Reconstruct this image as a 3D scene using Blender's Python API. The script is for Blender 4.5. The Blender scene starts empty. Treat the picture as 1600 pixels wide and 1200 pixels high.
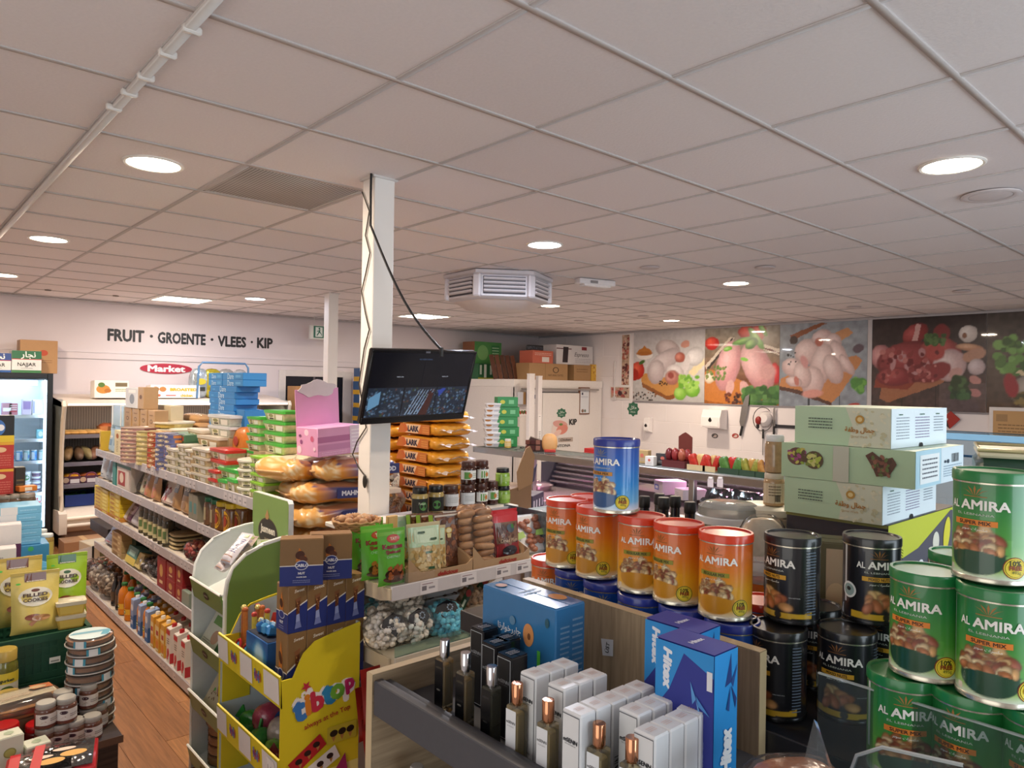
import bpy,math,random
import numpy as np
from mathutils import Vector,Matrix
SC=bpy.context.scene
COL=SC.collection
R=random.Random(11)
PI=math.pi
F_PX,PITCH,ROLL,YAW=1124.4,.0029,.0165,.7314
EYE=Vector((0,0,1.88))
CEIL=1.88+.9541
def cam_axes():
 cp,sp,cr,sr=math.cos(PITCH),math.sin(PITCH),math.cos(ROLL),math.sin(ROLL)
 fw=Vector((0,cp,sp));up=Vector((0,-sp,cp));rt=Vector((1,0,0))
 rt2=rt*cr+up*sr;up2=up*cr-rt*sr
 a=Vector((math.cos(YAW),math.sin(YAW),0));b=Vector((-math.sin(YAW),math.cos(YAW),0));z=Vector((0,0,1))
 M=Matrix((a,b,z))
 return M@rt2,M@up2,M@fw
RT,UP,FW=cam_axes()
cam=bpy.data.cameras.new('camera')
cam.sensor_width=36;cam.lens=F_PX/1600*36;cam.clip_start=.02;cam.clip_end=100
cam_o=bpy.data.objects.new('camera',cam)
cam_o.matrix_world=Matrix(((RT.x,UP.x,-FW.x,EYE.x),(RT.y,UP.y,-FW.y,EYE.y),(RT.z,UP.z,-FW.z,EYE.z),(0,0,0,1)))
COL.objects.link(cam_o)
SC.camera=cam_o
vs=SC.view_settings
SC.display_settings.display_device='sRGB'
vs.view_transform='Standard';vs.look='None';vs.gamma=1;vs.use_curve_mapping=False
vs.exposure=.2
SC.cycles.use_denoising=True
SC.cycles.max_bounces=8
SC.cycles.transparent_max_bounces=16
SC.cycles.caustics_reflective=False
SC.cycles.caustics_refractive=False
w=bpy.data.worlds.new('daylight');SC.world=w;w.use_nodes=True
nt=w.node_tree
bg=nt.nodes['Background']
sky=nt.nodes.new('ShaderNodeTexSky');sky.sky_type='HOSEK_WILKIE';sky.turbidity=5;sky.sun_direction=(-.5,-.4,.75)
nt.links.new(sky.outputs['Color'],bg.inputs['Color']);bg.inputs['Strength'].default_value=.9
def area(name,loc,rot,sx,sy,power,color):
 l=bpy.data.lights.new(name,'AREA');l.shape='RECTANGLE';l.size=sx;l.size_y=sy;l.energy=power;l.color=color
 o=bpy.data.objects.new(name,l);o.location=loc;o.rotation_euler=rot;COL.objects.link(o)
 return o
area('window_daylight_street',(2.6,-2.62,1.75),(PI/2+.3,0,0),4.6,1.9,105,(.80,.92,1.0))
area('warm_fill_corner',(-1.92,.2,1.75),(PI/2,0,-PI/2),2.6,1.9,25,(1.0,.95,.88))  # warm light added from the left side, not daylight
def at(px,py,X=None,Y=None,Z=None,d=None):
 r=FW+RT*((px-800)/F_PX)+UP*((600-py)/F_PX)
 t=X/r.x if X is not None else Y/r.y if Y is not None else(Z-EYE.z)/r.z if Z is not None else d
 return EYE+r*t
def lin(h):
 if isinstance(h,str):
  h=tuple(int(h[i:i+2],16)for i in(0,2,4))
 return tuple((c/255/12.92)if c<=10.3 else((c/255+.055)/1.055)**2.4 for c in h[:3])
_mats={}
def M(col,rough=.5,metal=0.,noise=.05,scale=40.,bump=0.,coat=0.,emit=0.):
 key=(col,rough,metal,noise,scale,bump,coat,emit)
 if key in _mats:
  return _mats[key]
 m=bpy.data.materials.new('mat_'+str(col));m.use_nodes=True
 n=m.node_tree.nodes;L=m.node_tree.links;p=n['Principled BSDF']
 c=lin(col)
 p.inputs['Roughness'].default_value=rough;p.inputs['Metallic'].default_value=metal
 p.inputs['Coat Weight'].default_value=coat
 if emit:
  p.inputs['Emission Color'].default_value=(*c,1);p.inputs['Emission Strength'].default_value=emit
 tc=n.new('ShaderNodeTexCoord');nz=n.new('ShaderNodeTexNoise');nz.inputs['Scale'].default_value=scale;nz.inputs['Detail'].default_value=3
 L.new(tc.outputs['Object'],nz.inputs['Vector'])
 mx=n.new('ShaderNodeMix');mx.data_type='RGBA'
 mx.inputs[6].default_value=(*[max(0,x*(1-noise))for x in c],1);mx.inputs[7].default_value=(*[min(1,x*(1+noise))for x in c],1)
 L.new(nz.outputs['Fac'],mx.inputs[0]);L.new(mx.outputs[2],p.inputs['Base Color'])
 if bump:
  b=n.new('ShaderNodeBump');b.inputs['Strength'].default_value=bump;b.inputs['Distance'].default_value=.01
  L.new(nz.outputs['Fac'],b.inputs['Height']);L.new(b.outputs['Normal'],p.inputs['Normal'])
 _mats[key]=m
 return m
def clear(tint='ffffff',rough=.08,body=.06,gloss=.35,bump=0.):
 key=('clear',tint,rough,body,gloss,bump)
 if key in _mats:
  return _mats[key]
 m=bpy.data.materials.new('clear_'+tint);m.use_nodes=True
 n=m.node_tree.nodes;L=m.node_tree.links
 out=n['Material Output'];n.remove(n['Principled BSDF'])
 tr=n.new('ShaderNodeBsdfTransparent');tr.inputs[0].default_value=(*lin(tint),1)
 gl=n.new('ShaderNodeBsdfGlossy');gl.inputs['Roughness'].default_value=rough
 df=n.new('ShaderNodeBsdfDiffuse');df.inputs[0].default_value=(*lin(tint),1)
 lw=n.new('ShaderNodeLayerWeight');lw.inputs[0].default_value=gloss
 a=n.new('ShaderNodeMixShader');a.inputs[0].default_value=body
 b=n.new('ShaderNodeMixShader')
 L.new(tr.outputs[0],a.inputs[1]);L.new(df.outputs[0],a.inputs[2])
 L.new(lw.outputs['Fresnel'],b.inputs[0]);L.new(a.outputs[0],b.inputs[1]);L.new(gl.outputs[0],b.inputs[2])
 L.new(b.outputs[0],out.inputs[0])
 if bump:
  tc=n.new('ShaderNodeTexCoord');nz=n.new('ShaderNodeTexNoise');nz.inputs['Scale'].default_value=25
  bp=n.new('ShaderNodeBump');bp.inputs['Strength'].default_value=bump;bp.inputs['Distance'].default_value=.02
  L.new(tc.outputs['Object'],nz.inputs['Vector']);L.new(nz.outputs['Fac'],bp.inputs['Height'])
  L.new(bp.outputs[0],gl.inputs['Normal']);L.new(bp.outputs[0],lw.inputs['Normal'])
 _mats[key]=m
 return m
def print_mat(rough=.45,coat=0.):
 key=('print',rough,coat)
 if key in _mats:
  return _mats[key]
 m=bpy.data.materials.new('printed');m.use_nodes=True
 n=m.node_tree.nodes;p=n['Principled BSDF'];p.inputs['Roughness'].default_value=rough;p.inputs['Coat Weight'].default_value=coat
 a=n.new('ShaderNodeVertexColor');a.layer_name='Col'
 m.node_tree.links.new(a.outputs['Color'],p.inputs['Base Color'])
 _mats[key]=m
 return m
PR45,PR25,FOIL=print_mat(.5),print_mat(.25),print_mat(.3,.5)
CLEAR=clear()
FILM=clear('ffffff',.14,.03,.1,.35)
STEEL=M('b9b7b5',.3,1.,.08,30.)
CHROME=M('d8d8da',.08,1.,.02)
class MB:
 def __init__(s):
  s.v,s.f,s.c=[],[],[]
 def add(s,vs,fs,col=None):
  b=len(s.v)
  s.v.extend(vs);s.f.extend(tuple(b+i for i in f)for f in fs)
  s.c.extend([col or(1,1,1)]*len(vs))
  return s
 def box(s,x0,y0,z0,x1,y1,z1,b=0.):
  return s.cbox((x0+x1)/2,(y0+y1)/2,z0,x1-x0,y1-y0,z1-z0,b)
 def cbox(s,cx,cy,z0,sx,sy,sz,b=0.,col=None):
  if b<=0:
   x0,x1,y0,y1,z1=cx-sx/2,cx+sx/2,cy-sy/2,cy+sy/2,z0+sz
   return s.add([(x0,y0,z0),(x1,y0,z0),(x1,y1,z0),(x0,y1,z0),(x0,y0,z1),(x1,y0,z1),(x1,y1,z1),(x0,y1,z1)],[(3,2,1,0),(4,5,6,7),(0,1,5,4),(1,2,6,5),(2,3,7,6),(3,0,4,7)],col)
  b=min(b,sx/2.01,sy/2.01,sz/2.01)
  vs=[]
  for z,e in((0,b),(b,0),(sz-b,0),(sz,b)):
   hx,hy=sx/2,sy/2
   if e:
    hx-=b;hy-=b
    ring=[(-hx,-hy),(-hx,-hy),(hx,-hy),(hx,-hy),(hx,hy),(hx,hy),(-hx,hy),(-hx,hy)]
   else:
    ring=[(-hx,-hy+b),(-hx+b,-hy),(hx-b,-hy),(hx,-hy+b),(hx,hy-b),(hx-b,hy),(-hx+b,hy),(-hx,hy-b)]
   vs+=[(cx+x,cy+y,z0+z)for x,y in ring]
  fs=[(6,4,2,0),(24,26,28,30)]
  for k in range(3):
   for i in range(8):
    j=(i+1)%8
    q=[k*8+i,k*8+j,k*8+8+j,k*8+8+i]
    if k==0 and i%2==0:q=[1*8+i,0+i,8+j];q=[i,8+j,8+i]
    elif k==2 and i%2==0:q=[16+i,16+j,24+i]
    fs.append(tuple(q))
  return s.add(vs,fs,col)
 def lathe(s,prof,n=24,cx=0.,cy=0.,z=0.,cap=True,col=None):
  vs,fs,rings=[],[],[]
  for r,h in prof:
   if r<1e-6:
    rings.append([len(vs)]);vs.append((cx,cy,z+h))
   else:
    rings.append(list(range(len(vs),len(vs)+n)))
    vs+=[(cx+r*math.cos(2*PI*i/n),cy+r*math.sin(2*PI*i/n),z+h)for i in range(n)]
  for a,b in zip(rings,rings[1:]):
   for i in range(n):
    j=(i+1)%n
    if len(a)==1 and len(b)==1:continue
    if len(a)==1:fs.append((a[0],b[j],b[i]))
    elif len(b)==1:fs.append((a[i],a[j],b[0]))
    else:fs.append((a[i],a[j],b[j],b[i]))
  if cap:
   if len(rings[0])>1:fs.append(tuple(reversed(rings[0])))
   if len(rings[-1])>1:fs.append(tuple(rings[-1]))
  return s.add(vs,fs,col)
 def prism(s,poly,a,b,axis='z',col=None):
  n=len(poly)
  P={'z':lambda p,h:(p[0],p[1],h),'y':lambda p,h:(p[0],h,p[1]),'x':lambda p,h:(h,p[0],p[1])}[axis]
  vs=[P(p,a)for p in poly]+[P(p,b)for p in poly]
  fs=[tuple(range(n))[::-1],tuple(range(n,2*n))]+[(i,(i+1)%n,n+(i+1)%n,n+i)for i in range(n)]
  if axis=='y':fs=[f[::-1]for f in fs]
  return s.add(vs,fs,col)
 def tube(s,pts,r,n=8,col=None):
  pts=[Vector(p)for p in pts]
  vs,fs=[],[]
  ref=Vector((0,0,1))
  for i,p in enumerate(pts):
   t=(pts[min(i+1,len(pts)-1)]-pts[max(i-1,0)]).normalized()
   if abs(t.dot(ref))>.95:ref=Vector((1,0,0))if abs(t.x)<.9 else Vector((0,1,0))
   u=t.cross(ref).normalized();v=t.cross(u)
   vs+=[tuple(p+(u*math.cos(2*PI*k/n)+v*math.sin(2*PI*k/n))*r)for k in range(n)]
  for i in range(len(pts)-1):
   for k in range(n):
    j=(k+1)%n
    fs.append((i*n+k,i*n+j,(i+1)*n+j,(i+1)*n+k))
  fs+=[tuple(range(n)),tuple(range((len(pts)-1)*n,len(pts)*n))[::-1]]
  return s.add(vs,fs,col)
 def ell(s,c,r,nu=12,nv=8,M3=None,col=None,sup=1.):
  vs,fs=[],[]
  c=Vector(c)
  f=lambda x:math.copysign(abs(x)**sup,x)
  for j in range(nv+1):
   th=PI*j/nv
   for i in range(nu):
    a=2*PI*i/nu
    p=Vector((f(math.sin(th))*f(math.cos(a))*r[0],f(math.sin(th))*f(math.sin(a))*r[1],f(math.cos(th))*r[2]))
    if M3:p=M3@p
    vs.append(tuple(c+p))
  for j in range(nv):
   for i in range(nu):
    k=(i+1)%nu
    fs.append((j*nu+i,(j+1)*nu+i,(j+1)*nu+k,j*nu+k))
  return s.add(vs,fs,col)
 def grid(s,fn,nu,nv,canvas=None,flip=False):
  vs=[fn(i/nu,j/nv)for j in range(nv+1)for i in range(nu+1)]
  W=nu+1
  fs=[(j*W+i,j*W+i+1,(j+1)*W+i+1,(j+1)*W+i)for j in range(nv)for i in range(nu)]
  if flip:fs=[f[::-1]for f in fs]
  b=len(s.v);s.v.extend(vs);s.f.extend(tuple(b+i for i in f)for f in fs)
  if canvas is None:s.c.extend([(1,1,1)]*len(vs))
  else:
   h,ww=canvas.shape[:2]
   for j in range(nv+1):
    for i in range(nu+1):
     s.c.append(tuple(canvas[min(h-1,int(round(j/nv*(h-1)))),min(ww-1,int(round(i/nu*(ww-1))))]))
  return s
 def mesh(s,smooth=None,col=False,weld=False):
  me=bpy.data.meshes.new('mesh')
  me.from_pydata(s.v,[],s.f)
  if weld:
   import bmesh
   bm=bmesh.new();bm.from_mesh(me);bmesh.ops.remove_doubles(bm,verts=bm.verts,dist=1e-5);bm.to_mesh(me);bm.free()
  if smooth is not None:
   me.shade_smooth();me.set_sharp_from_angle(angle=smooth)
  if col:
   a=me.color_attributes.new('Col','FLOAT_COLOR','POINT')
   arr=np.ones((len(s.c),4),np.float32);arr[:,:3]=np.array(s.c,np.float32)
   a.data.foreach_set('color',arr.ravel())
  me.materials.append(None)
  return me
_cache={}
def G(key,fn):
 if key not in _cache:_cache[key]=fn()
 return _cache[key]
SM=.7
def mk(name,me,mat,parent=None,loc=(0,0,0),rz=0.,rot=None,sc=None):
 if isinstance(me,MB):me=me.mesh(SM)
 o=bpy.data.objects.new(name,me);COL.objects.link(o)
 o.parent=parent;o.location=loc
 o.rotation_euler=rot if rot is not None else(0,0,rz)
 if sc is not None:o.scale=(sc,sc,sc)if isinstance(sc,(int,float))else sc
 if me.materials[0]is None and mat is not None and o.material_slots:
  o.material_slots[0].link='OBJECT';o.material_slots[0].material=mat
 return o
_labels={}
def tag(o,label,cat,group=None,kind=None):
 o['label']=label;o['category']=cat
 if group:o['group']=group
 if kind:o['kind']=kind
 if label in _labels:print('SAME LABEL',label)
 _labels[label]=1
 nw=len(label.split())
 if nw>16 or nw<4:print('LABEL LEN',nw,label)
 return o
def T(name,label,cat,loc=(0,0,0),rz=0.,group=None,rot=None):
 o=bpy.data.objects.new(name,None);COL.objects.link(o);o.empty_display_size=.05
 o.location=loc;o.rotation_euler=rot if rot is not None else(0,0,rz)
 return tag(o,label,cat,group)
def struct(name,me,mat,parent=None,**k):
 o=mk(name,me,mat,parent,**k)
 if parent is None:o['kind']='structure'
 return o
ORD='zeroth first second third fourth fifth sixth seventh eighth ninth tenth eleventh twelfth thirteenth fourteenth fifteenth'.split()
_txt={}
def text_geo(s,bold=0.,shear=0.,xs=1.):
 k=(s,bold,shear)
 if k not in _txt:
  c=bpy.data.curves.new('t','FONT');c.body=s;c.size=1;c.resolution_u=2;c.shear=shear
  c.align_x='CENTER';c.fill_mode='FRONT'
  o=bpy.data.objects.new('t',c);COL.objects.link(o)
  bpy.context.view_layer.update()
  e=o.evaluated_get(bpy.context.evaluated_depsgraph_get());me=e.to_mesh()
  vs=np.array([v.co[:2]for v in me.vertices])if len(me.vertices)else np.zeros((0,2))
  fs=[tuple(p.vertices)for p in me.polygons]
  e.to_mesh_clear();bpy.data.objects.remove(o);bpy.data.curves.remove(c)
  if len(vs)and bold>.008:
   n0,nb=len(vs),8 if bold>.035 else 4
   sh=[(bold*1.0*math.cos(2*PI*q/nb+PI/4),bold*1.0*math.sin(2*PI*q/nb+PI/4))for q in range(nb)]
   f0=fs;base=vs
   vs=np.concatenate([base+np.array(q)for q in sh]);fs=[tuple(i+k2*n0 for i in f)for k2 in range(nb)for f in f0]
  if len(vs):
   vs[:,0]-=(vs[:,0].max()+vs[:,0].min())/2;vs[:,1]-=(vs[:,1].max()+vs[:,1].min())/2
  _txt[k]=(vs,fs)
 return _txt[k]
class PR:
 def __init__(s,fn,step=.0004,seg=0):
  s.fn,s.mb,s.k,s.step,s.seg=fn,MB(),1,step,seg
 def _put(s,vs,fs,c):
  h=s.k*s.step
  s.mb.add([tuple(s.fn(x,y,h))for x,y in vs],fs,lin(c)if isinstance(c,str)else c)
 def up(s):s.k+=1;return s
 def rect(s,x0,y0,x1,y1,c):
  n=max(1,int(abs(x1-x0)/s.seg))if s.seg else 1
  vs=[(x0+(x1-x0)*i/n,y)for y in(y0,y1)for i in range(n+1)]
  s._put(vs,[(i,i+1,n+2+i,n+1+i)for i in range(n)],c);s.k+=1;return s
 def poly(s,pts,c):
  s._put(pts,[tuple(range(len(pts)))],c);s.k+=1;return s
 def ell(s,x,y,rx,ry,c,n=20,rot=0.):
  cr,sr=math.cos(rot),math.sin(rot)
  vs=[(x,y)]
  for i in range(n):
   a,b=rx*math.cos(2*PI*i/n),ry*math.sin(2*PI*i/n)
   vs.append((x+a*cr-b*sr,y+a*sr+b*cr))
  s._put(vs,[(0,1+i,1+(i+1)%n)for i in range(n)],c);s.k+=1;return s
 def text(s,t,x,y,h=None,c='ffffff',w=None,bold=0.,shear=0.,rot=0.,arch=0.):
  vs,fs=text_geo(t,bold,shear)
  if not len(vs):return s
  W=vs[:,0].max()*2;H=vs[:,1].max()*2
  sx=sy=(h/H)if h else w/W
  if h and w:sx=w/W
  cr,sr=math.cos(rot),math.sin(rot)
  p=[(a*sx,b*sy-arch*(a/W*2)**2)for a,b in vs]
  P_=[(x+a*cr-b*sr,y+a*sr+b*cr)for a,b in p]
  nc=(8 if bold>.035 else 4)if bold>.008 else 1
  nv,nf=len(P_)//nc,len(fs)//nc
  for q in range(nc):s._put(P_[q*nv:(q+1)*nv],fs[:nf],c);s.k+=.06
  s.k+=1;return s
 def scribble(s,x0,y0,x1,y1,rows,c,seed=1,th=.35):
  r=random.Random(seed);dy=(y1-y0)/rows
  for i in range(rows):
   x=x0
   while x<x1-.001:
    ww=r.uniform(.05,.16)*(x1-x0)
    xe=min(x+ww,x1)
    s.rect(x,y0+dy*(i+.5-th/2),xe,y0+dy*(i+.5+th/2),c);s.k-=1
    x+=ww+.02*(x1-x0)
  s.k+=1;return s
 def barcode(s,x0,y0,x1,y1,c='202020',seed=3):
  r=random.Random(seed);x=x0
  while x<x1:
   ww=r.uniform(.02,.06)*(x1-x0)
   s.rect(x,y0,min(x+ww,x1),y1,c);s.k-=1
   x+=ww+r.uniform(.02,.05)*(x1-x0)
  s.k+=1;return s
 def pic(s,canvas,x0,y0,x1,y1,nu=40,nv=30):
  h=s.k*s.step
  s.mb.grid(lambda u,v:tuple(s.fn(x0+(x1-x0)*u,y0+(y1-y0)*v,h)),nu,nv,canvas);s.k+=1;return s
 def mesh(s):return s.mb.mesh(None,True)
def face_fn(face,sx,sy,sz,b=.0003):
 return{'-y':lambda u,v,h:(-sx/2+u,-sy/2-b-h,v),'+y':lambda u,v,h:(sx/2-u,sy/2+b+h,v),'-x':lambda u,v,h:(-sx/2-b-h,sy/2-u,v),'+x':lambda u,v,h:(sx/2+b+h,-sy/2+u,v),'+z':lambda u,v,h:(-sx/2+u,-sy/2+v,sz+b+h),'+zx':lambda u,v,h:(-sx/2+v,sy/2-u,sz+b+h),}[face]
def cyl_fn(r,face=0.):
 return lambda u,v,h:((r+h)*math.cos(face+u/r),(r+h)*math.sin(face+u/r),v)
class CV:
 def __init__(s,w,h,c='ffffff'):
  s.w,s.h=w,h;s.a=np.zeros((h,w,3));s.a[:]=lin(c)
  s.Y,s.X=np.mgrid[0:h,0:w];s.X=(s.X+.5)/w;s.Y=(s.Y+.5)/h
  s.rs=np.random.RandomState(5)
 def blend(s,m,c):
  m=np.clip(m,0,1)[...,None]
  s.a=s.a*(1-m)+np.array(lin(c)if isinstance(c,str)else c)*m
  return s
 def grad(s,stops):
  ys=[y for y,_ in stops];cs=np.array([lin(c)for _,c in stops])
  for k in range(3):s.a[...,k]=np.interp(s.Y,ys,cs[:,k])
  return s
 def rect(s,x0,y0,x1,y1,c,soft=0.):
  e=soft or 1e-6
  return s.blend(np.minimum(np.minimum(s.X-x0,x1-s.X),np.minimum(s.Y-y0,y1-s.Y))/e+.5*(soft==0),c)
 def ell(s,cx,cy,rx,ry,c,rot=0.,soft=.12,hi=None):
  asp=s.h/s.w
  dx,dy=(s.X-cx),(s.Y-cy)*asp
  ry=ry*asp
  a,b=dx*math.cos(rot)+dy*math.sin(rot),-dx*math.sin(rot)+dy*math.cos(rot)
  d=np.sqrt((a/rx)**2+(b/ry)**2)
  m=np.clip((1-d)/soft+.5,0,1)
  s.blend(m,c)
  if hi:s.blend(m*np.clip((d-.5)/.5,0,1)**1.5*.55,tuple(v*.42 for v in(lin(c)if isinstance(c,str)else c)))
  if hi:s.blend(m*np.clip(1.1-np.sqrt(((a+rx*.25)/rx)**2+((b-ry*.3)/ry)**2)*1.25,0,1),hi)
  return s
 def poly(s,pts,c,soft=0.):
  inside=np.zeros((s.h,s.w),bool);n=len(pts)
  for i in range(n):
   (x0,y0),(x1,y1)=pts[i],pts[(i+1)%n]
   if y0==y1:continue
   cross=((y0>s.Y)!=(y1>s.Y))&(s.X<(x1-x0)*(s.Y-y0)/(y1-y0)+x0)
   inside^=cross
  return s.blend(inside.astype(float),c)
 def noise(s,amp,cell=4,col=True):
  h,w=s.h//cell+2,s.w//cell+2
  n=s.rs.rand(h,w)
  n=np.kron(n,np.ones((cell,cell)))
  for _ in range(max(1,cell*2-3)):n=(n+np.roll(n,1,0)+np.roll(n,1,1)+np.roll(n,1,(0,1)))/4
  s.a=np.clip(s.a*(1+amp*(n[:s.h,:s.w,None]-.5)*2),0,1);return s
 def speck(s,x0,y0,x1,y1,n,cols,r=(.01,.02),asp=1.6,hi=None):
  rr=random.Random(n)
  for i in range(n):
   c=rr.choice(cols);q=rr.uniform(*r)
   s.ell(rr.uniform(x0,x1),rr.uniform(y0,y1),q,q*asp*s.w/s.h*.7,c,rr.uniform(0,3),.3,hi)
  return s
 def nuts(s,cx,cy,rx,ry,n,cols,size=.04,seed=2):
  rr=random.Random(seed)
  pts=[]
  for i in range(n):
   a=rr.uniform(0,PI);q=math.sqrt(rr.random())
   pts.append((cx+rx*q*math.cos(a),cy+ry*q*math.sin(a)))
  for x,y in sorted(pts,key=lambda p:-p[1]):
   c=rr.choice(cols);k=size*rr.uniform(.8,1.25);ro=rr.uniform(0,3)
   dark=tuple(v*.35 for v in lin(c));light=tuple(min(1,v*1.5+.06)for v in lin(c))
   asp=s.w/s.h
   s.ell(x,y,k*1.12,k*.74*asp,dark,ro,.35);s.ell(x,y,k,k*.64*asp,c,ro,.2,light)
  return s
#the room
X0,X1,Y0,Y1=-1.9,9.58,-2.6,9.92
GX,GY,TS=1.2305,1.333,.604
WHITE=M('e9e4e4',.6,0,.03,6,.05)
WALLM=M('e6dfe2',.55,0,.03,4,.03)
planks=[M(c,.34,0,.22,9.,.04)for c in('8a5a3c','825438','915f40','7c4f34')]
def plank_mat(c):
 m=bpy.data.materials.new('laminate');m.use_nodes=True
 n=m.node_tree.nodes;L=m.node_tree.links;p=n['Principled BSDF'];p.inputs['Roughness'].default_value=.36
 tc=n.new('ShaderNodeTexCoord');mp=n.new('ShaderNodeMapping');mp.inputs['Scale'].default_value=(26,1.6,1)
 nz=n.new('ShaderNodeTexNoise');nz.inputs['Scale'].default_value=2.2;nz.inputs['Detail'].default_value=7;nz.inputs['Distortion'].default_value=.6
 cr=n.new('ShaderNodeValToRGB');cr.color_ramp.elements[0].position=.3;cr.color_ramp.elements[1].position=.75
 a=lin(c);cr.color_ramp.elements[0].color=(*[x*.62 for x in a],1);cr.color_ramp.elements[1].color=(*[x*1.15 for x in a],1)
 L.new(tc.outputs['Object'],mp.inputs[0]);L.new(mp.outputs[0],nz.inputs['Vector']);L.new(nz.outputs['Fac'],cr.inputs[0]);L.new(cr.outputs[0],p.inputs['Base Color'])
 return m
planks=[plank_mat(c)for c in('b07a50','a5724c','ba8457','9d6a46')]
b=MB().box(X0-.2,Y0-.2,-.2,X1+.2,Y1+.2,-.006)
floor=struct('floor',b,M('5a3a28',.5))
pl=MB().cbox(0,0,0,.192,1.28,.006,.0012).mesh()
n=0
for i in range(int((X1-X0)/.193)):
 x=X0+.0965+i*.193
 if not .0<x<3.2:continue
 off=(i*.43)%1.285
 y=1.6+off
 while y<Y1:
  if y>1.6 and n<290:
   mk('plank',pl,planks[(i*7+int(y*3))%4],floor,(x,y,-.006),rz=R.choice((0,PI)));n+=1
  y+=1.283
b=MB()
b.box(X0,Y0,-.0061,-.002,Y1,-.0005);b.box(3.19,Y0,-.0061,X1,Y1,-.0005);b.box(-.002,Y0,-.0061,3.19,1.5,-.0005)
f2=mk('grey_bounce_field',b,M('a39d9a',.4,0,.1,3),floor);f2['kind']='stuff'  # unseen floor made neutral grey to cut the brown bounce
wb=struct('wall_back',MB().box(X0-.2,Y1+.012,-.2,X1+.2,Y1+.2,CEIL+.3),M('b9b2b4',.7))
for z0,z1,name in((0,2.118,'wall_panel'),(2.126,CEIL+.12,'wall_panel')):
 mk(name,MB().box(X0,Y1,z0,X1,Y1+.012,z1,.003),M('ddd2d4',.5,0,.03,3,.03),wb)
mk('trim_strip',MB().box(X0,Y1-.01,2.205,X1,Y1,2.212),WALLM,wb)
wr=struct('wall_right',MB().box(X1+.014,Y0-.2,-.2,X1+.2,Y1+.2,CEIL+.3),M('b5aeb0',.7))
tile=MB().cbox(0,0,0,.014,.896,.356,.003).mesh()
PANEL=M('efe8e9',.28,0,.03,2.5)
for r_ in range(8):
 z=-.09+r_*.36
 for k in range(15):
  y=Y0+(.45 if r_%2 else 0)+k*.9-.1
  if y<Y1-.3 and not(z>1.6 and 2<y<7.6):mk('wall_panel',tile,PANEL,wr,(X1+.007,y+.2,z))
mk('wall_board',MB().box(X1+.0015,1.0,1.70,X1+.014,8.0,CEIL+.1),PANEL,wr)
mk('wall_board',MB().box(X1+.003,Y0,-.2,X1+.014,Y1,CEIL+.1),PANEL,wr)
wl=struct('wall_left',MB().box(X0-.2,Y0,-.2,X0,-1.3,CEIL+.3).box(X0-.2,1.7,-.2,X0,Y1,CEIL+.3).box(X0-.2,-1.3,-.2,X0,1.7,.7).box(X0-.2,-1.3,2.7,X0,1.7,CEIL+.3),WHITE)
wf=struct('wall_front',MB().box(X0,Y0-.2,-.2,.2,Y0,CEIL+.3).box(5.0,Y0-.2,-.2,X1,Y0,CEIL+.3).box(.2,Y0-.2,-.2,5.0,Y0,.7).box(.2,Y0-.2,2.75,5.0,Y0,CEIL+.3),WHITE)
w1=struct('window_1',MB().box(.2,Y0-.12,.7,.26,Y0-.06,2.75).box(4.94,Y0-.12,.7,5.0,Y0-.06,2.75).box(.26,Y0-.12,.7,4.94,Y0-.06,.76).box(.26,Y0-.12,2.69,4.94,Y0-.06,2.75).box(1.82,Y0-.12,.76,1.88,Y0-.06,2.69).box(3.4,Y0-.12,.76,3.46,Y0-.06,2.69),M('3a3c40',.4))
w2=struct('window_2',MB().box(X0-.12,-1.3,.7,X0-.06,-1.24,2.7).box(X0-.12,1.64,.7,X0-.06,1.7,2.7).box(X0-.12,-1.24,.7,X0-.06,1.64,.76).box(X0-.12,-1.24,2.64,X0-.06,1.64,2.7),M('3a3c40',.4))
ce=struct('ceiling',MB().box(X0-.2,Y0-.2,CEIL+.04,X1+.2,Y1+.2,CEIL+.3),M('c9c4c4',.8))
TILE=M('f0e8e8',.85,0,.04,90,.12)
TILE2=M('ece3e3',.85,0,.05,90,.12)
tm=MB().cbox(0,0,0,TS-.008,TS-.008,.015,.003).mesh()
VENT_CELL=None
ix0=math.floor((X0-GX)/TS);iy0=math.floor((Y0-GY)/TS)
far=MB();n=0
vc=at(445,287,Z=CEIL);VENT_CELL=(math.floor((vc.x-GX)/TS),math.floor((vc.y-GY)/TS))
def in_view(p):
 q=Vector(p)-EYE;z=q.dot(FW)
 if z<.3:return False
 return abs(q.dot(RT)/z*F_PX)<880 and-640<-q.dot(UP)/z*F_PX<640
for i in range(ix0,ix0+21):
 for j in range(iy0,iy0+23):
  cx,cy=GX+(i+.5)*TS,GY+(j+.5)*TS
  if cx-TS/2>X1 or cy-TS/2>Y1 or(i,j)==VENT_CELL:continue
  if n<299 and in_view((cx,cy,CEIL)):
   mk('ceiling_tile',tm,TILE if(i*5+j*3)%4 else TILE2,ce,(cx,cy,CEIL+.004+R.uniform(-.001,.002)),rz=R.choice((0,PI/2)));n+=1
  else:far.cbox(cx,cy,CEIL+.004,TS-.008,TS-.008,.015)
o=mk('ceiling_tile_field',far,TILE,ce);o['kind']='stuff'
gb=MB()
for i in range(ix0,ix0+22):
 x=GX+i*TS
 if X0<x<X1:gb.cbox(x,(Y0+Y1)/2,CEIL,.024,Y1-Y0,.006,.0015)
for j in range(iy0,iy0+24):
 y=GY+j*TS
 if Y0<y<Y1:gb.cbox((X0+X1)/2,y,CEIL-.0007,X1-X0,.024,.006,.0015)
o=mk('ceiling_grid',gb,M('c4bcba',.75),ce);o['kind']='stuff'
struct('trim_1',MB().box(X1-.025,Y0,CEIL-.028,X1,Y1,CEIL-.0008,.003),M('b9b4b6',.5))
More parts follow.
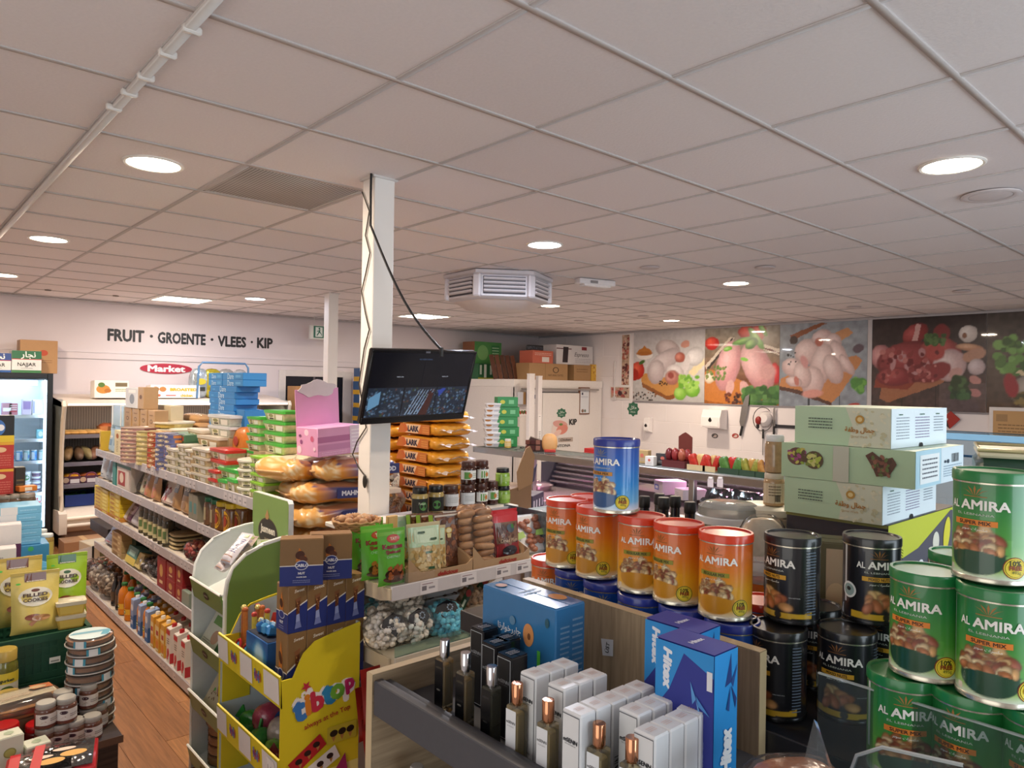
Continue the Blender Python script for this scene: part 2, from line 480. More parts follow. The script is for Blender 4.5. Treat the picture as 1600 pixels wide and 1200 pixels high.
struct('trim_2',MB().box(X0,Y1-.022,CEIL-.022,X1-.03,Y1,CEIL-.0008,.003),M('c9c2c2',.5))
cx,cy=GX+(VENT_CELL[0]+.5)*TS,GY+(VENT_CELL[1]+.5)*TS
vt=T('ceiling_vent','square perforated metal air vent set into the ceiling beside the square column','vent',(cx,cy,CEIL+.004))
def perf():
 m=bpy.data.materials.new('perforated_sheet');m.use_nodes=True
 n=m.node_tree.nodes;L=m.node_tree.links;p=n['Principled BSDF'];p.inputs['Roughness'].default_value=.5
 tc=n.new('ShaderNodeTexCoord');vo=n.new('ShaderNodeTexVoronoi');vo.inputs['Scale'].default_value=62;vo.inputs['Randomness'].default_value=0
 cr=n.new('ShaderNodeValToRGB');cr.color_ramp.elements[0].position=.3;cr.color_ramp.elements[1].position=.42
 cr.color_ramp.elements[0].color=(*lin('6b625c'),1);cr.color_ramp.elements[1].color=(*lin('c8bfb9'),1)
 L.new(tc.outputs['Object'],vo.inputs['Vector']);L.new(vo.outputs['Distance'],cr.inputs[0]);L.new(cr.outputs[0],p.inputs['Base Color'])
 return m
mk('perforated_sheet',MB().cbox(0,0,0,TS-.05,TS-.05,.008,.001),perf(),vt)
fr=MB()
for a,bb in(((0,TS/2-.018),(TS-.012,.018)),((0,-TS/2+.018),(TS-.012,.018)),((TS/2-.018,0),(.018,TS-.03)),((-TS/2+.018,0),(.018,TS-.03))):
 fr.cbox(a[0],a[1],-.002,bb[0],bb[1],.01,.001)
mk('frame',fr,M('c9c2be',.5),vt)
def column(name,x0,y0,x1,y1,label):
 c=struct(name,MB().box(x0,y0,-.02,x1,y1,CEIL+.03,.004),M('efe9e4',.5,0,.03,5,.02))
 mk('collar',MB().box(x0-.012,y0-.012,CEIL-.006,x1+.012,y1+.012,CEIL+.02,.002),M('d9d3d0',.6),c)
 return c
PX0,PX1,PY0,PY1=1.722,1.832,2.885,2.99
column('column',PX0,PY0,PX1,PY1,'near')
column('column',3.625,6.95,3.735,7.06,'far')
DIFF={}
def downlight(px,py,warm,label,r=.105,power=33):
 p=at(px,py,Z=CEIL)
 t=T('downlight',label,'ceiling light',(p.x,p.y,CEIL),group='round ceiling downlights')
 ring=G(('dlring',r),lambda:MB().lathe([(r,.004),(r+.004,-.003),(r+.014,-.005),(r+.02,-.001),(r+.02,.004),(r,.004)],40,cap=False).mesh(SM))
 mk('ring',ring,M('efeae4',.4),t)
 dif=G(('dldif',r),lambda:MB().lathe([(0,-.002),(r,-.001),(r,.003),(0,.003)],40).mesh(SM))
 col='fff1d8' if warm else 'e9f0ff'
 mk('diffuser',dif,M(col,.4,0,.0,1,0,0,26.),t)
 l=bpy.data.lights.new('downlight_lamp','AREA');l.shape='DISK';l.size=r*2;l.energy=power;l.color=lin('ffe9cf')if warm else lin('e6edff')
 lo=bpy.data.objects.new('downlight_lamp',l);lo.parent=t;lo.location=(0,0,-.008);COL.objects.link(lo)
for px,py,wm,lb in((240,257,1,'lit round downlight in the second tile row beside the cable trunking'),(76,374,1,'lit round downlight second along the cable trunking row'),(5,430,1,'lit round downlight cut by the picture edge above the stacked rice boxes'),(399,467,0,'small lit white downlight just beyond the square panel light above the wall lettering'),(851,383,0,'lit cold white downlight between the square column and the ceiling air unit'),(1150,443,1,'lit warm downlight beyond the ceiling air unit towards the meat posters'),(1049,501,1,'lit warm downlight just in front of the drumstick poster'),(860,478,1,'lit downlight half hidden by the ceiling air unit'),(1487,259,1,'large lit downlight beside the flat round ceiling speaker')):
 downlight(px,py,wm,lb)
def panel_light(px,py,label):
 p=at(px,py,Z=CEIL)
 x=GX+(math.floor((p.x-GX)/TS)+.5)*TS;y=GY+(math.floor((p.y-GY)/TS)+.5)*TS
 t=T('panel_light',label,'ceiling light',(x,y,CEIL))
 mk('frame',MB().box(-.3,-.3,-.006,.3,-.27,.004).box(-.3,.27,-.006,.3,.3,.004).box(-.3,-.27,-.006,-.27,.27,.004).box(.27,-.27,-.006,.3,.27,.004),M('e9e6e2',.4),t)
 for k in range(4):mk('tube',MB().tube([(-.26,-.2+k*.133,.0),(.26,-.2+k*.133,.0)],.012),M('fff3dc',.4,0,0,1,0,0,14.),t)
 mk('reflector',MB().box(-.27,-.27,.0035,.27,.27,.0045),M('f6f0e6',.3,0,0,1,0,0,2.5),t)
 lv=MB()
 for k in range(5):lv.box(-.27,-.268+k*.133,-.012,.27,-.264+k*.133,.0)
 for k in range(5):lv.box(-.268+k*.133,-.27,-.012,-.264+k*.133,.27,.0)
 mk('louvre',lv,M('e9e6e2',.3),t)
 l=bpy.data.lights.new('panel_lamp','AREA');l.size=.5;l.energy=9;l.color=lin('fff0dc')
 lo=bpy.data.objects.new('panel_lamp',l);lo.parent=t;lo.location=(0,0,-.02);COL.objects.link(lo)
panel_light(285,464,'square louvred panel light above the painted wall lettering')
panel_light(665,495,'square louvred panel light seen just beyond the near column')
def disc(px,py,label,cat,r,name,col='ddd3d3'):
 p=at(px,py,Z=CEIL)
 t=T(name,label,cat,(p.x,p.y,CEIL))
 mk('rim',MB().lathe([(r*.8,-.006),(r,-.009),(r*1.08,-.004),(r*1.08,.0),(r*.8,.0)],32,cap=False),M(col,.5),t)
 mk('cover',MB().lathe([(0,-.010),(r*.5,-.010),(r*.78,-.006),(r*.78,0),(0,0)],32),M(col,.6),t)
disc(1548,305,'flat white round ceiling speaker beside the large downlight','speaker',.115,'ceiling_speaker')
for px,py,lb in((1015,418,'faint round ceiling disc near the white emergency light'),(1195,418,'faint round ceiling disc beyond the warm downlight'),(1334,480,'round ceiling disc in front of the chicken wing poster'),(1502,455,'brownish round ceiling disc in front of the lamb poster'),(1005,494,'brownish ceiling disc beside the drumstick poster downlight'),(905,501,'dim round ceiling disc in front of the cold room boxes'),(181,462,'small dark ceiling spot above the white wall left of the panel light'),(75,453,'small dark ceiling spot above the rice boxes')):
 disc(px,py,lb,'ceiling disc',.07 if px>200 else .03,'ceiling_disc','d0c3c3' if px>200 else '8a7f78')
p=at(930,437,Z=CEIL)
t=T('emergency_light','slim white rectangular emergency light fixed to the ceiling','light',(p.x,p.y,CEIL),-.25)
mk('housing',MB().box(-.19,-.045,-.05,.19,.045,-.001,.006),M('e8e2e2',.4),t)
mk('lens',MB().box(-.14,-.046,-.066,.14,.046,-.05,.006),M('f3eeee',.3),t)
mk('label_print',PR(lambda u,v,h:(u,-.0465-h,v)).rect(-.08,-.04,0,-.016,'8f8a8a').mesh(),PR45,t)
p0,p1=at(330,0,Z=CEIL),at(45,315,Z=CEIL)
x=GX-TS+.012 if abs(p0.x-(GX-TS))<.3 else p0.x
t=T('cable_trunking','white cable trunking with small clips running along the ceiling grid','cable trunking',(p0.x,p0.y-.3,CEIL))
mk('channel',MB().cbox(0,2.6,-.016,.03,5.8,.0155,.003),M('dcd7d3',.45),t,rz=math.atan2(-(p1.x-p0.x),p1.y-p0.y))
for px,py in((300,40),(262,78),(228,115),(202,140),(178,163)):
 q=at(px,py,Z=CEIL)
 mk('clip',MB().cbox(0,0,-.022,.05,.02,.021,.004),M('e6e1dc',.45),t,(q.x-p0.x,q.y-p0.y+.3,0))
#things fixed to the walls
def wallx(u0,h=0):
 return lambda u,v,l:(X1-h-l,u0-u,v)
def poster(label,ya,yb,z0,z1,cv,nu,nv):
 t=T('poster',label,'poster',(X1,(ya+yb)/2,z0))
 W,H=ya-yb,z1-z0
 mk('board',MB().box(-.012,-W/2,0,-.001,W/2,H,.002),M('d9d4d2',.4),t)
 pr=PR(lambda u,v,l:(-.0122-l,W/2-u,v));pr.pic(cv.a,0,0,W,H,nu,nv)
 mk('print',pr.mesh(),FOIL,t)
 return t
def pic_drum():
 c=CV(128,124).grad([(0,'b7b4b4'),(.5,'d2cfd0'),(1,'c4c2c5')]).noise(.08,5)
 c.ell(.07,.44,.10,.13,'c02a1e',0,.1,'e86a50');c.ell(.13,.56,.05,.025,'3f6a22',.5,.3);c.ell(.02,.38,.06,.09,'a82018',0,.1)
 c.ell(.17,.66,.12,.055,'efeae6',0,.1);c.poly([(.05,.70),(.29,.70),(.24,.75),(.21,.76),(.165,.80),(.12,.755),(.08,.74)],'c07a2c');c.ell(.165,.69,.12,.03,'b06a22',0,.2)
 c.poly([(.78,.40),(.99,.66),(1,.52),(.86,.36)],'ead9b0')
 c.poly([(.12,.34),(.18,.40),(.66,.30),(.70,.18),(.60,.05),(.52,.02),(.14,.2)],'c98f4c');c.poly([(.14,.2),(.52,.02),(.6,.05),(.6,.11),(.5,.08),(.13,.27)],'8e5526')
 c.ell(.50,.74,.17,.13,'c3b3b4',-.35,.1,'e0d4d5');c.ell(.74,.80,.06,.05,'cc9484',.4,.2)
 c.ell(.87,.63,.13,.12,'d8d5d8',.8,.1,'f3f1f4');c.ell(.75,.52,.05,.13,'dcd6d8',-.3,.15)
 c.ell(.44,.56,.27,.13,'cbbcbf',.62,.08,'e6dcde');c.ell(.34,.42,.12,.17,'c8b8bb',-.15,.1,'e2d8da');c.ell(.67,.62,.07,.07,'b3604f',.3,.25,'d89080')
 c.ell(.60,.40,.13,.12,'dcd2d4',-.5,.1,'f2ecee');c.ell(.57,.34,.10,.10,'b8786c',.3,.25,'dfa79c');c.ell(.55,.37,.04,.05,'9b4b42',.3,.4)
 c.speck(.38,.22,.5,.3,14,['5a3a22','30231c'],(.008,.014))
 c.ell(.84,.17,.10,.10,'7ab93a',0,.12,'b4e070');c.ell(.68,.12,.085,.09,'86c244',.2,.12,'b8e278');c.speck(.68,.2,.92,.36,40,['8cbf4a','6aa834','a4d462'],(.015,.035))
 c.speck(.0,.0,.35,.16,34,['2a2422','4a3a30','8a5a3a'],(.006,.015));return c.noise(.05,2)
def pic_breast():
 c=CV(128,128).grad([(0,'a3622a'),(.3,'7b4a2a'),(.7,'8a7a68'),(1,'9a948a')]).noise(.25,5)
 c.poly([(0,.05),(.5,-.02),(.55,.3),(.1,.45),(0,.42)],'c07838');c.ell(.07,.34,.07,.07,'e8d2b8',0,.2,'f6ece0')
 c.ell(.1,.80,.10,.085,'c92018',0,.1,'f05a40');c.ell(.58,.93,.12,.08,'b02018',0,.1,'e04a38');c.ell(.73,.92,.10,.10,'b02a1c',0,.1,'d85040')
 c.poly([(0,.5),(.36,.88),(.42,.86),(.04,.44)],'cfc3b5');c.poly([(.03,.47),(.38,.86),(.4,.85),(.05,.44)],'3a302c')
 c.poly([(.75,.78),(1,.7),(1,.62),(.72,.72)],'d8cbbd');c.poly([(.76,.74),(1,.66),(1,.64),(.75,.72)],'6a3028')
 c.ell(.95,.40,.06,.13,'c8242a',.1,.12,'ee6a68')
 c.ell(.33,.50,.16,.33,'d0959a',-.25,.07,'eec5c8');c.ell(.36,.22,.055,.10,'d5a8a6',-.2,.15)
 c.ell(.72,.48,.18,.33,'d2989c',.45,.07,'f0c9cb');c.ell(.56,.2,.06,.11,'d8a9a8',.3,.15);c.ell(.85,.42,.1,.1,'d2a0a0',.3,.3)
 for q,w in(((.55,.82,.17,.04,.25),'4f8a34'),((.70,.84,.17,.045,-.95),'5f9a3c'),((.64,.78,.09,.06,.6),'3f7a2c'),((.78,.95,.10,.03,-1.0),'6aa844')):c.ell(q[0],q[1],q[2],q[3],w,q[4],.2,'9ccf74')
 c.ell(.32,.72,.06,.03,'7ac043',.2,.2,'aee08a');c.ell(.55,.58,.05,.02,'86c84f',-.2,.2)
 c.speck(.55,.0,1,.22,90,['2f5a2a','4a7a3a','3a6a30','5a8a48'],(.02,.05));c.speck(.0,.3,.3,.5,30,['5a7a3a','7a8a4a'],(.01,.025));c.speck(.3,.02,.5,.15,20,['5a3020','3a2018','7a4030'],(.015,.025));return c.noise(.07,2)
def pic_wing():
 c=CV(140,130).grad([(0,'8a93a0'),(.4,'8d97a3'),(1,'98a1aa')]).noise(.25,7)
 c.rect(.34,0,.37,.3,'3a4048');c.rect(.70,.0,.715,.4,'3c424a');c.poly([(.12,.86),(.5,1),(.55,.98),(.16,.80)],'8d5230');c.ell(.17,.8,.05,.05,'35211a',.3,.2)
 c.poly([(.0,.24),(.25,.2),(.62,.06),(.70,.14),(.95,.55),(.88,.60),(.4,.5),(.02,.34)],'c08250');c.poly([(.0,.24),(.25,.2),(.62,.06),(.63,.02),(.24,.15),(0,.2)],'55362a');c.poly([(.45,.80),(.78,.92),(.85,.86),(.6,.7)],'c99162')
 F=('d2b6b6','ead6d6')
 for x,y,a,bb,r_ in((.34,.66,.16,.15,.3),(.16,.47,.13,.11,-.3),(.5,.82,.12,.09,.2),(.62,.74,.10,.12,-.4),(.7,.6,.08,.2,.45),(.50,.5,.13,.25,-.25),(.40,.30,.13,.18,-.1),(.63,.45,.10,.18,.4),(.28,.38,.10,.16,.3),(.18,.30,.10,.06,-.2),(.78,.5,.05,.14,.6)):c.ell(x,y,a,bb,F[0],r_,.1,F[1])
 c.ell(.21,.31,.03,.06,'c07a70',.3,.3);c.ell(.47,.77,.05,.05,'b5604f',0,.3);c.ell(.40,.16,.12,.05,'d89a90',.1,.3);c.ell(.3,.54,.04,.08,'cc9494',.4,.4)
 c.ell(.9,.68,.06,.05,'5a4a58',.4,.2);c.speck(.86,.2,.96,.32,24,['4a8a3a','6aa84a'],(.02,.04));c.speck(.1,.5,.2,.7,8,['2a2a2e'],(.008,.014));c.ell(.85,.03,.08,.03,'b03a30',.2,.2);return c.noise(.06,2)
def pic_lamb():
 c=CV(170,140).grad([(0,'4c3a38'),(.5,'3a2b2b'),(1,'2c2324')]).noise(.3,6)
 for x in(.28,.58,.78):c.rect(x,0,x+.006,.35,'1e1616')
 c.rect(.62,0,1,.3,'5c4c4a');c.noise(.2,4)
 c.poly([(.08,.12),(.16,.08),(.62,.28),(.80,.45),(.70,.5),(.1,.26)],'a0684a');c.poly([(.03,.24),(.34,.22),(.4,.3),(.04,.34)],'8a3c2c')
 c.ell(.09,.58,.10,.13,'b8787c',.3,.15,'d9a3a4');c.ell(.40,.82,.12,.10,'8e2a2c',.5,.12,'c05a58');c.poly([(.37,.74),(.41,.93),(.45,.92),(.42,.74)],'d6a8a4');c.ell(.63,.82,.07,.09,'7e2a2e',.2,.15)
 c.ell(.36,.52,.31,.22,'7c2a30',.08,.06,'a84c4e');c.ell(.62,.60,.18,.17,'9a3c3c',-.2,.1,'c86a62');c.ell(.22,.36,.17,.10,'862c34',.05,.15,'b55a58');c.ell(.5,.4,.16,.1,'74262c',0,.2)
 c.ell(.70,.48,.14,.16,'cfb0b2',.55,.12,'ecdcdc');c.ell(.60,.42,.12,.09,'8a3236',.4,.2);c.ell(.58,.62,.08,.09,'b04c48',.2,.25)
 for q in((.28,.58,.05,.05),(.2,.5,.06,.03),(.34,.46,.04,.03),(.46,.62,.03,.05),(.5,.5,.03,.05),(.4,.4,.03,.02)):c.ell(*q,'b98a8e',q[0]*7,.3)
 c.speck(.08,.3,.6,.66,60,['a85a5a','6a1e26','c07a78','8a3a3c'],(.01,.03),1.2)
 c.ell(.86,.66,.11,.035,'c08a6a',-.1,.2,'dcb090');c.ell(.90,.58,.1,.06,'b88a74',.3,.2);c.ell(.85,.80,.075,.085,'d8cdc8',.1,.1,'f2ece8');c.ell(.82,.78,.02,.03,'8a5a40',0,.3)
 c.ell(.92,.46,.07,.08,'c3b0b4',.2,.15,'e0d2d6');c.ell(.75,.4,.06,.05,'c79a94',.6,.2);c.ell(.91,.33,.05,.04,'c08a84',-.4,.2);c.ell(.91,.2,.05,.04,'b8807c',-.3,.2)
 c.speck(.72,.15,.86,.34,50,['34502a','46683a','2a4222'],(.015,.035));c.speck(.50,.70,.66,.80,40,['4a6a38','38562c','5a7a44'],(.012,.025));return c.noise(.07,2)
def pic_roast():
 c=CV(110,130).grad([(0,'4a3a32'),(.5,'5a4c40'),(1,'4c4440')]).noise(.3,5)
 c.speck(.1,.4,.9,.75,90,['4f7a34','6a9a48','3c6028','7cae58'],(.02,.06));c.poly([(.55,.3),(.8,.7),(1,.75),(1,.3)],'9a3a3a');c.ell(.8,.4,.2,.14,'b86a68',.3,.2,'d8a09c')
 c.ell(.45,.22,.2,.16,'8a8078',0,.1,'b8b0a6');c.ell(.45,.15,.17,.08,'7a6a3a',0,.2);c.speck(.3,.1,.6,.2,40,['4a4a2a','8a7a4a'],(.015,.03));c.poly([(.3,.4),(.55,.3),(.58,.32),(.33,.43)],'d8c8a0');c.ell(.25,.28,.07,.12,'9a2a30',.2,.2);return c.noise(.06,2)
ZB,ZT=1.665,2.806
poster('poster of raw chicken drumsticks on a board with a bowl of spice',7.62,6.245,ZB+.01,ZT,pic_drum(),110,104)
poster('poster of two raw chicken breasts with basil leaves',6.24,5.03,ZB,ZT,pic_breast(),110,108)
poster('poster of raw chicken wings on blue-grey boards',5.025,3.835,ZB,ZT,pic_wing(),120,110)
poster('dark poster of a raw lamb leg on brown boards',3.775,2.515,ZB,ZT,pic_lamb(),150,120)
poster('dark poster with green herbs and a glass jar, cut by the picture edge',2.51,1.55,ZB,ZT,pic_roast(),80,90)
struct('trim_3',MB().box(X1-.016,3.778,ZB,X1-.0005,3.832,ZT,.002),M('c9c4c6',.4))
struct('trim_4',MB().box(X1-.014,1.5,ZB-.022,X1-.0005,7.63,ZB-.001,.002),M('8f8a8e',.4))
cv=CV(30,130,'b59a84').noise(.3,4);cv.speck(.1,.0,.9,1,70,['9c4a44','c98a7c','7a3430','d8b8a6','5a2a2a','b0604f'],(.06,.16));cv.noise(.1,2)
t=T('picture','narrow upright meat collage picture beside the drumstick poster','picture',(X1,7.79,1.93))
mk('frame',MB().box(-.014,-.11,-.02,-.001,.11,.87,.002),M('efeaea',.4),t)
pr=PR(lambda u,v,l:(-.0145-l,.08-u,v));pr.pic(cv.a,0,0,.16,.85,22,100);mk('print',pr.mesh(),PR45,t)
cv=CV(60,34,'b8a08c').noise(.2,4);cv.speck(.05,.1,.95,.9,40,['9c4a44','c98a7c','d8b8a6','5a2a2a','d07a70'],(.03,.09));cv.ell(.5,.45,.12,.2,'4a2a30',.3,.2)
t=T('picture','small lying meat collage picture below the narrow upright one','picture',(X1,7.90,1.70))
mk('frame',MB().box(-.014,-.22,-.02,-.001,.22,.21,.002),M('e5dfdc',.4),t)
pr=PR(lambda u,v,l:(-.0145-l,.20-u,v));pr.pic(cv.a,0,.01,.40,.19,50,26);mk('print',pr.mesh(),PR45,t)
def star_badge(pr,x,y,r,col='2f6a50'):
 pts=[]
 for k in range(16):
  a=k*PI/8;q=r if k%2==0 else r*.78
  pts.append((x+q*math.sin(a),y+q*math.cos(a)))
 pr.poly(pts,col);pr.text('\ufedd\ufefc\ufea3',x,y+r*.15,w=r*1.1,c='e8f0ea',bold=.01);pr.text('HALAL',x,y-r*.38,w=r*.8,c='e8f0ea')
t=T('halal_sticker','green star-shaped halal sticker on the white wall under the drumstick poster','sticker',(X1,7.62,1.53))
mk('disc',MB().lathe([(0,0),(.10,0),(.10,.002),(0,.002)],24),M('2f6a50',.4),t,rot=(0,-PI/2,0))
pr=PR(lambda u,v,l:(-.003-l,-u,v));star_badge(pr,0,0,.13);mk('print',pr.mesh(),PR45,t)
for px,py,c1,lb in((1117,681,'5a5454','dark oval sticker on the white wall under the big towel dispenser'),(1149,681,'a03a34','red oval sticker on the white wall beside the dark oval one')):
 p=at(px,py,X=X1)
 t=T('wall_sticker',lb,'sticker',(X1,p.y,p.z))
 pr=PR(lambda u,v,l:(-.001-l,-u,v));pr.ell(0,0,.062,.042,'e8e0de').ell(0,0,.056,.037,c1).ell(.01,.0,.025,.018,'c9b8b0').rect(-.03,-.02,.02,-.01,'e0d4d0')
 mk('print',pr.mesh(),PR45,t)
def dispenser(px,py,w_,h_,d_,label):
 p=at(px,py,X=X1)
 t=T('dispenser',label,'dispenser',(X1-.012,p.y,p.z-h_/2))
 mk('body',MB().prism([(0,0),(-d_,.10*h_),(-d_*1.0,.55*h_),(-d_*.75,.97*h_),(0,h_)],-w_/2,w_/2,'y').mesh(SM),M('f1ecec',.25),t)
 mk('cover',MB().cbox(-d_-.001,0,h_*.14,.012,w_*.9,h_*.5,.008),M('f6f2f2',.2),t)
 pr=PR(lambda u,v,l:(-d_-.0085-l,-u,v));pr.poly([(0,h_*.62),(.026,h_*.5),(.03,h_*.43),(.0,h_*.36),(-.03,h_*.43),(-.026,h_*.5)],'17181a');mk('window',pr.mesh(),PR25,t)
 return t
dispenser(1016,664,.11,.24,.10,'narrow white soap dispenser with a dark drop window on the wall')
dispenser(1122,655,.32,.30,.20,'big white paper towel dispenser with a dark drop window on the wall')
p=at(1165,650,X=X1)
t=T('knife','long curved butcher knife hanging on the wall under the chicken breasts','knife',(X1-.03,p.y,p.z),rot=(.22,0,0))
bl=[(.0,.33),(.05,.28),(.075,.1),(.06,-.1),(.03,-.16),(-.02,-.16),(-.03,.0),(-.02,.2)]
mk('blade',MB().prism([(y,z)for y,z in bl],-.002,.002,'x'),M('a9a6a4',.3,.9),t)
mk('handle',MB().cbox(0,0,-.30,.022,.036,.15,.008),M('1c1b1d',.5),t)
p=at(1193,700,X=X1)
t=T('sharpening_steel','thin sharpening steel hanging upright on the white wall','knife',(X1-.02,p.y,p.z))
mk('rod',MB().tube([(0,0,-.1),(0,0,.13)],.006),M('8f8c8c',.3,1),t)
mk('handle',MB().lathe([(0,.13),(.014,.14),(.011,.22),(.016,.26),(0,.27)],12),M('1c1b1d',.5),t)
p=at(1213,668,X=X1)
t=T('knife','black-handled knife hanging from the dark magnet bar on the wall','knife',(X1-.03,p.y+.02,p.z))
mk('blade',MB().prism([(-.02,.02),(.02,.02),(.015,.26),(-.012,.3)],-.0015,.0015,'x'),M('a9a6a4',.3,.9),t)
mk('handle',MB().cbox(0,0,-.13,.02,.03,.15,.007),M('17161a',.5),t)
t=T('magnet_bar','dark horizontal knife magnet bar on the wall behind the green sweet boxes','rail',(X1-.01,p.y-.22,p.z+.02))
mk('bar',MB().cbox(0,0,-.022,.018,.46,.045,.004),M('2b2a30',.4),t);mk('end_cap',MB().cbox(-.002,.22,-.026,.02,.03,.053,.004),M('1a1a1c',.4),t)
p=at(1197,655,X=X1)
t=T('scoop_tool','red and white tool hanging in a cable loop on the wall','tool',(X1-.035,p.y,p.z))
mk('shade',MB().lathe([(0,.16),(.06,.15),(.10,.05),(.11,-.05),(.07,-.12),(0,-.13)],20).mesh(SM),M('e3dcdc',.3),t,rot=(0,-1.35,0),sc=(1,1,.35))
mk('grip',MB().ell((-.05,.07,-.02),(.03,.05,.06)),M('8e2420',.4),t)
mk('plug',MB().lathe([(0,-.14),(.02,-.13),(.024,-.08),(0,-.07)],12),M('2a2326',.5),t,(-.05,.08,0))
mk('cable',MB().tube([(-.02,.02+.15*math.sin(a),.02+.17*math.cos(a)-.02)for a in[k*PI/12 for k in range(-3,19)]],.006),M('4a4648',.5),t)
p=at(1585,680,X=X1)
t=T('certificate','framed tan certificate on the wall below the herb poster','certificate',(X1,p.y,p.z-.25))
mk('frame',MB().box(-.03,-.30,-.02,-.001,.24,.56,.004),M('ece7e6',.4),t)
pr=PR(lambda u,v,l:(-.031-l,.20-u,v));pr.rect(0,.0,.42,.52,'c9a06c').rect(.03,.40,.14,.48,'a8865c').scribble(.05,.05,.38,.38,9,'8f7048');mk('print',pr.mesh(),PR45,t)
p=at(1486,656,X=X1)
t=T('red_tag','red square tag hanging on a nail behind the green sweet boxes','tag',(X1-.03,p.y,p.z),rot=(.75,0,0))
mk('card',MB().cbox(0,0,-.08,.008,.14,.16,.002),M('a8281e',.4),t)
pr=PR(lambda u,v,l:(-.0045-l,-u,v));pr.poly([(-.07,-.08),(.07,-.08),(-.07,.0)],'3a2a28').ell(-.03,-.02,.015,.015,'cfc6c2');mk('print',pr.mesh(),PR45,t)
p=at(962,560,X=X1)
t=T('wall_pipe','thin white pipe running down the corner wall beside the narrow pictures','pipe',(X1-.02,p.y,1.72))
mk('tube',MB().tube([(0,0,0),(0,0,.62)],.012),M('ded8d8',.4),t);mk('valve',MB().cbox(0,0,-.06,.03,.07,.07,.01),M('d2cccc',.4),t)
def wally(h=0):return lambda u,v,l:(u,Y1-.001-h-l,v)
t=T('wall_lettering','black brush lettering FRUIT GROENTE VLEES KIP on the white back wall','lettering',(2.2,Y1,2.36))
xx=0.
for word,w_,h_,dz in(('FRUIT',.42,.155,.0),('\u2022',.04,.04,.01),('GROENTE',.60,.15,.0),('\u2022',.04,.04,.01),('VLEES',.39,.15,-.005),('\u2022',.035,.035,.005),('KIP',.23,.15,.0)):
 pr=PR(lambda u,v,l:(u,-.002-l,v));pr.text(word,xx+w_/2,.07+dz,h=h_,w=w_,c='1d1b1c',bold=.045)
 mk('lettering',pr.mesh(),PR45,t);xx+=w_+(.062 if word!='\u2022' else .055)
t=T('market_sign','red oval sign with white letters on the back wall','sign',(2.89,Y1,2.03))
mk('board',MB().lathe([(0,0),(1,0),(1,1),(0,1)],40),M('b3213a',.35),t,rot=(PI/2,0,0),sc=(.315,.066,.012))
pr=PR(lambda u,v,l:(u,-.0125-l,v));pr.ell(0,0,.305,.06,'b3213a',36).text('Market',.0,0,w=.46,h=.085,c='f3ecec',bold=.045);mk('lettering',pr.mesh(),PR45,t)
p=at(495,515,Y=9.6)
t=T('exit_sign','green exit sign with a white running figure half behind the far column','sign',(p.x+.06,9.6,p.z-.1))
mk('housing',MB().box(-.17,-.02,-.04,.20,.03,.16,.006),M('d9d9d4',.4),t)
pr=PR(lambda u,v,l:(u,-.0205-l,v));pr.rect(-.12,-.02,.19,.15,'1f6a55').rect(-.09,-.005,.02,.135,'dfe9e4')
pr.ell(-.03,.115,.014,.014,'1f6a55').poly([(-.05,.05),(-.03,.1),(-.015,.1),(-.02,.055)],'1f6a55').poly([(-.045,.06),(-.075,.015),(-.06,.01),(-.03,.055)],'1f6a55').poly([(-.03,.06),(.0,.03),(-.005,.0),(.012,.03),(-.015,.065)],'1f6a55').poly([(-.04,.09),(-.07,.075),(-.068,.066),(-.035,.08)],'1f6a55').poly([(.08,.09),(.14,.09),(.11,.04)],'dfe9e4')
mk('print',pr.mesh(),PR45,t);mk('hanger',MB().tube([(-.1,0,.16),(-.1,0,CEIL-p.z+.1)],.005),M('d9d9d4',.4),t)
ht=struct('window_3',MB().box(4.40,Y1-.03,1.15,4.50,Y1-.002,2.06,.004).box(5.42,Y1-.03,1.15,5.56,Y1-.002,2.06,.004).box(4.50,Y1-.03,1.97,5.42,Y1-.002,2.06,.004).box(4.50,Y1-.03,1.15,5.42,Y1-.002,1.2,.004),M('ded6d2',.5))
mk('pane',MB().box(4.50,Y1-.010,1.2,5.42,Y1-.004,1.97),M('25252b',.12,0,.3,3),ht)
mk('mullion',MB().box(4.93,Y1-.02,1.2,4.96,Y1-.009,1.97),M('5b5458',.4),ht)
#air conditioner under the ceiling
p=at(779,455,d=6.3)
ac=T('air_conditioner','white ceiling air conditioner with dark louvred slots all round','air conditioner',(p.x,p.y,CEIL))
view=math.atan2(-p.y,-p.x)
hexr=.455
body=MB().lathe([(0,-.004),(hexr*1.06,-.004),(hexr*1.06,-.03),(hexr,-.045),(hexr,-.215),(hexr*.93,-.235),(0,-.235)],6)
mk('housing',body,M('d6d1d6',.4),ac,rz=view+PI/6+.12)
mk('panel',MB().lathe([(0,-.235),(hexr*.86,-.236),(hexr*.62,-.30),(0,-.31)],6),M('e2d4cf',.35),ac,rz=view+PI/6+.12)
slot=MB().box(-.175,-.004,-.20,.175,.003,-.055).mesh()
vane=MB().cbox(0,-.012,0,.345,.03,.018,.004).mesh()
post=MB().cbox(0,0,-.225,.07,.05,.19,.012).mesh()
for k in range(6):
 a=view+.12+k*PI/3;rr=hexr*math.cos(PI/6)
 c_=(rr*math.cos(a),rr*math.sin(a))
 s_=mk('slot',slot,M('3c3840',.6),ac,(c_[0],c_[1],0),rz=a+PI/2)
 for j in range(4):mk('vane',vane,M('d8d3d8',.4),s_,(0,.0,-.088-j*.033),rot=(-.45,0,0))
 a2=a+PI/6
 mk('corner_post',post,M('d9d4d8',.4),ac,(hexr*.98*math.cos(a2),hexr*.98*math.sin(a2),0),rz=a2+PI/2)
